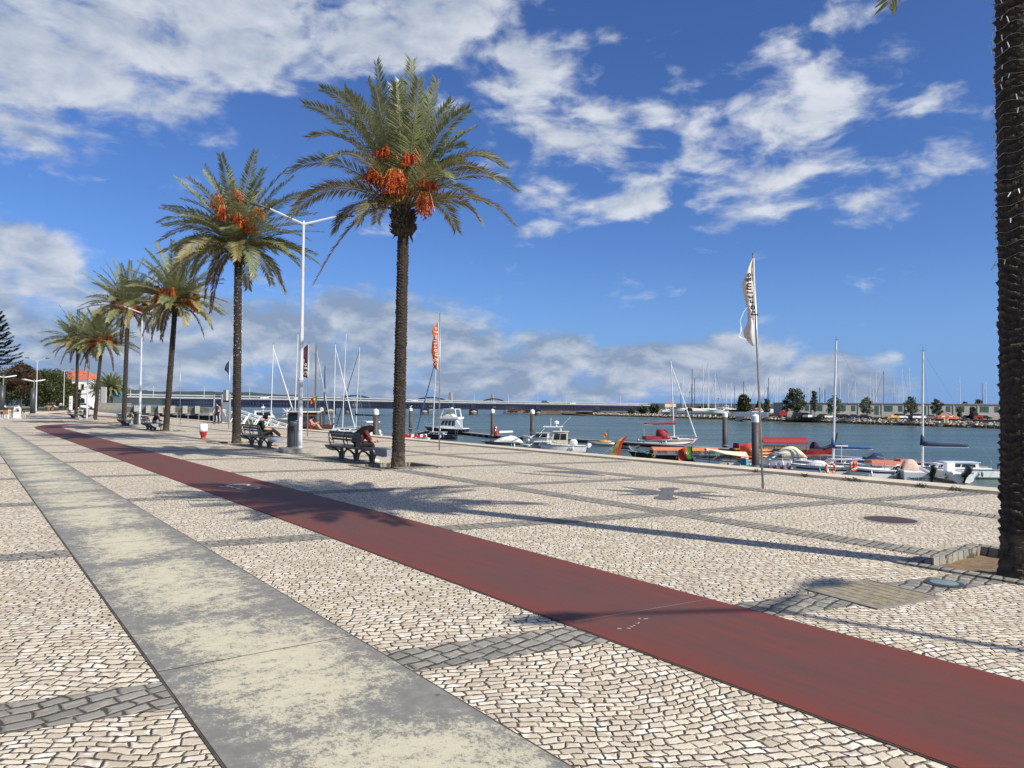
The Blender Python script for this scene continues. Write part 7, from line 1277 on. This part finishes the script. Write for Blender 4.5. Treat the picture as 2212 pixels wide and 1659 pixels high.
# yachts laid up on the far bank: hull on the hard, mast
Z8 = lambda u_, v_: (1426.4 + .1736 * u_, 713.2 + .1736 * v_); Z9 = lambda u_, v_: (1783 + .4628 * u_, 603.5 + .4628 * v_)
MS = [Z8(*q) for q in ((260, 660), (290, 575), (380, 670), (405, 480), (435, 600), (540, 410), (585, 650), (612, 355), (680, 510), (690, 600), (825, 675), (888, 660), (935, 685), (1028, 640), (1105, 670), (1120, 690), (1200, 700), (1315, 650), (1340, 710), (1358, 590), (1440, 600), (1462, 700), (1483, 595), (1560, 560), (1690, 600), (1757, 625), (1770, 720), (1815, 700), (1843, 630), (1857, 705), (1975, 715), (2037, 660), (2060, 740))] + [Z9(*q) for q in ((73, 465), (110, 485), (140, 475), (205, 455), (222, 500), (235, 440), (275, 430), (322, 470), (345, 515), (360, 418), (398, 412), (633, 455), (737, 487), (748, 475))]
rr = random.Random(44)
for i, (px, top) in enumerate(MS):
    d = rr.uniform(345, 395); p = fp(px, d); hz = 868 + (px + 80) * .0087; H = (hz - top) / 1597 * d + EYE - FZ; t = thing('laid_up_yacht', 'distant yacht with bare mast on the far bank', 'sailboat', p, hd(rr.choice((178, 4, 172))), 'yachts with bare masts on the far bank'); L = rr.uniform(8, 11.5); fb = 1.2
    out, g = hull_pts(L, L * .3, fb, sheer=.2, sw=.6, rake=.7, keel=.9); mb = MB(); mb.loft([[(x, y, z + 1.4) for x, y, z in r_] for r_ in out]); mb.ob('hull', rr.choice(('gelcoat', 'gelcoat', 'gelcoat', 'navyhull', 'cream')), t)
    mb = MB(); mb.loft([[(x, y, 2.55 + z) for y, z in ((-w, 0), (-w * .8, h), (w * .8, h), (w, 0))] for x, w, h in ((-L * .3, .9, .5), (0, .9, .6), (L * .22, .5, .15))]); mb.ob('cabin', 'gelcoat', t)
    dark = rr.random() < .22; r_ = rr.uniform(.13, .19); mb = MB(); mb.tube([(.3, 0, 2.5), (.3 + rr.uniform(-.2, .2), 0, H)], [r_, r_ * .75], 6); mb.tube([(.3, -.9, H * .55), (.3, .9, H * .55)], .035, 4); mb.ob('mast', 'darkgrey' if dark else 'alu', t)
    mb = MB(); mb.tube([(.3, 0, H - .3), (L / 2 + .3, 0, 2.8)], .05 if rr.random() < .6 else .022, 4); mb.tube([(.3, 0, H - .1), (-L / 2, 0, 2.7)], .018, 3); mb.ob('stays', rr.choice(('galv', 'alu', 'darkgrey')), t); mb = MB()
    for x in (-2, 2): mb.box((x, 0, .5), (.3, 1.6, 1.8))
    mb.ob('cradle', 'darkgrey', t)
for i, (px, d, L, lab) in enumerate(((1492, 352, 9, 'white motor boat on the hard behind the grey fence'), (1553, 322, 8, 'largest white motor boat above the timber trestles'), (1445, 392, 8, 'white motor boat at the left end of the boat yard'), (1566, 370, 7, 'white flybridge boat standing high on the hard'), (1640, 322, 8, 'white motor boat with a red cover right of the round tree'))):
    t = thing('stored_boat', lab, 'motor boat', fp(px, d) + CZ * (1.0 if i != 3 else 2.2), hd(176 if i % 2 else 5)); hull(t, L, 2.8, 1.3, 'gelcoat', 'darkgrey', None, keel=.7, sheer=.25); cabin(t, -L * .25, L * .2, 2.0, 1.25, 1.1, 'gelcoat', 1.0, 0, (2, 1, 1), (.35, .85), .1)
    mb = MB(); mb.box((0, 0, -.8), (L * .6, 1.2, 1.0)); mb.ob('cradle', 'darkgrey', t)
    if i == 4: cloth_cover(t, -L * .4, L * .2, 2.2, 1.3, 1.4, 'red', .5, 'cover', 3)
for px, d, hh, lab in ((1552, 372, 8.5, 'slim lamp mast behind the far boat yard at the middle'), (1489.5, 420, 12.5, 'thin signal mast left of the far boat yard'), (1497, 420, 8.0, 'pole with red and white signal boards near the far boat yard')):
    t = thing('signal_mast', lab, 'mast', fp(px, d)); mb = MB(); mb.tube([(0, 0, 0), (0, 0, hh)], .12, 6); mb.ob('pole', 'galv', t); mb = MB(); mb.box((0, 0, hh - .4), (.5, .3, .6)); mb.ob('signal_head', 'carred', t)
# pale houses on the rise far behind
for px, py, d, w, lab in ((1360, 877, 900, 20, 'pale low house on the far rise beyond the bridge end'), (1447, 876, 950, 14, 'pale house on the far rise left of the thin signal mast')):
    p = far(px, py + 3, d); t = thing('far_house', lab, 'house', p, -YAW); mb = MB(); mb.box((0, 0, 2), (w, 8, 4)); mb.ob('wall', 'creamcloth', t); mb = MB(); mb.loft([[(-w * .52, -4.3, 4), (w * .52, -4.3, 4), (w * .52, 4.3, 4), (-w * .52, 4.3, 4)], [(-w * .3, 0, 5.6), (w * .3, 0, 5.6), (w * .3, .1, 5.6), (-w * .3, .1, 5.6)]]); mb.ob('roof', 'terracotta', t)
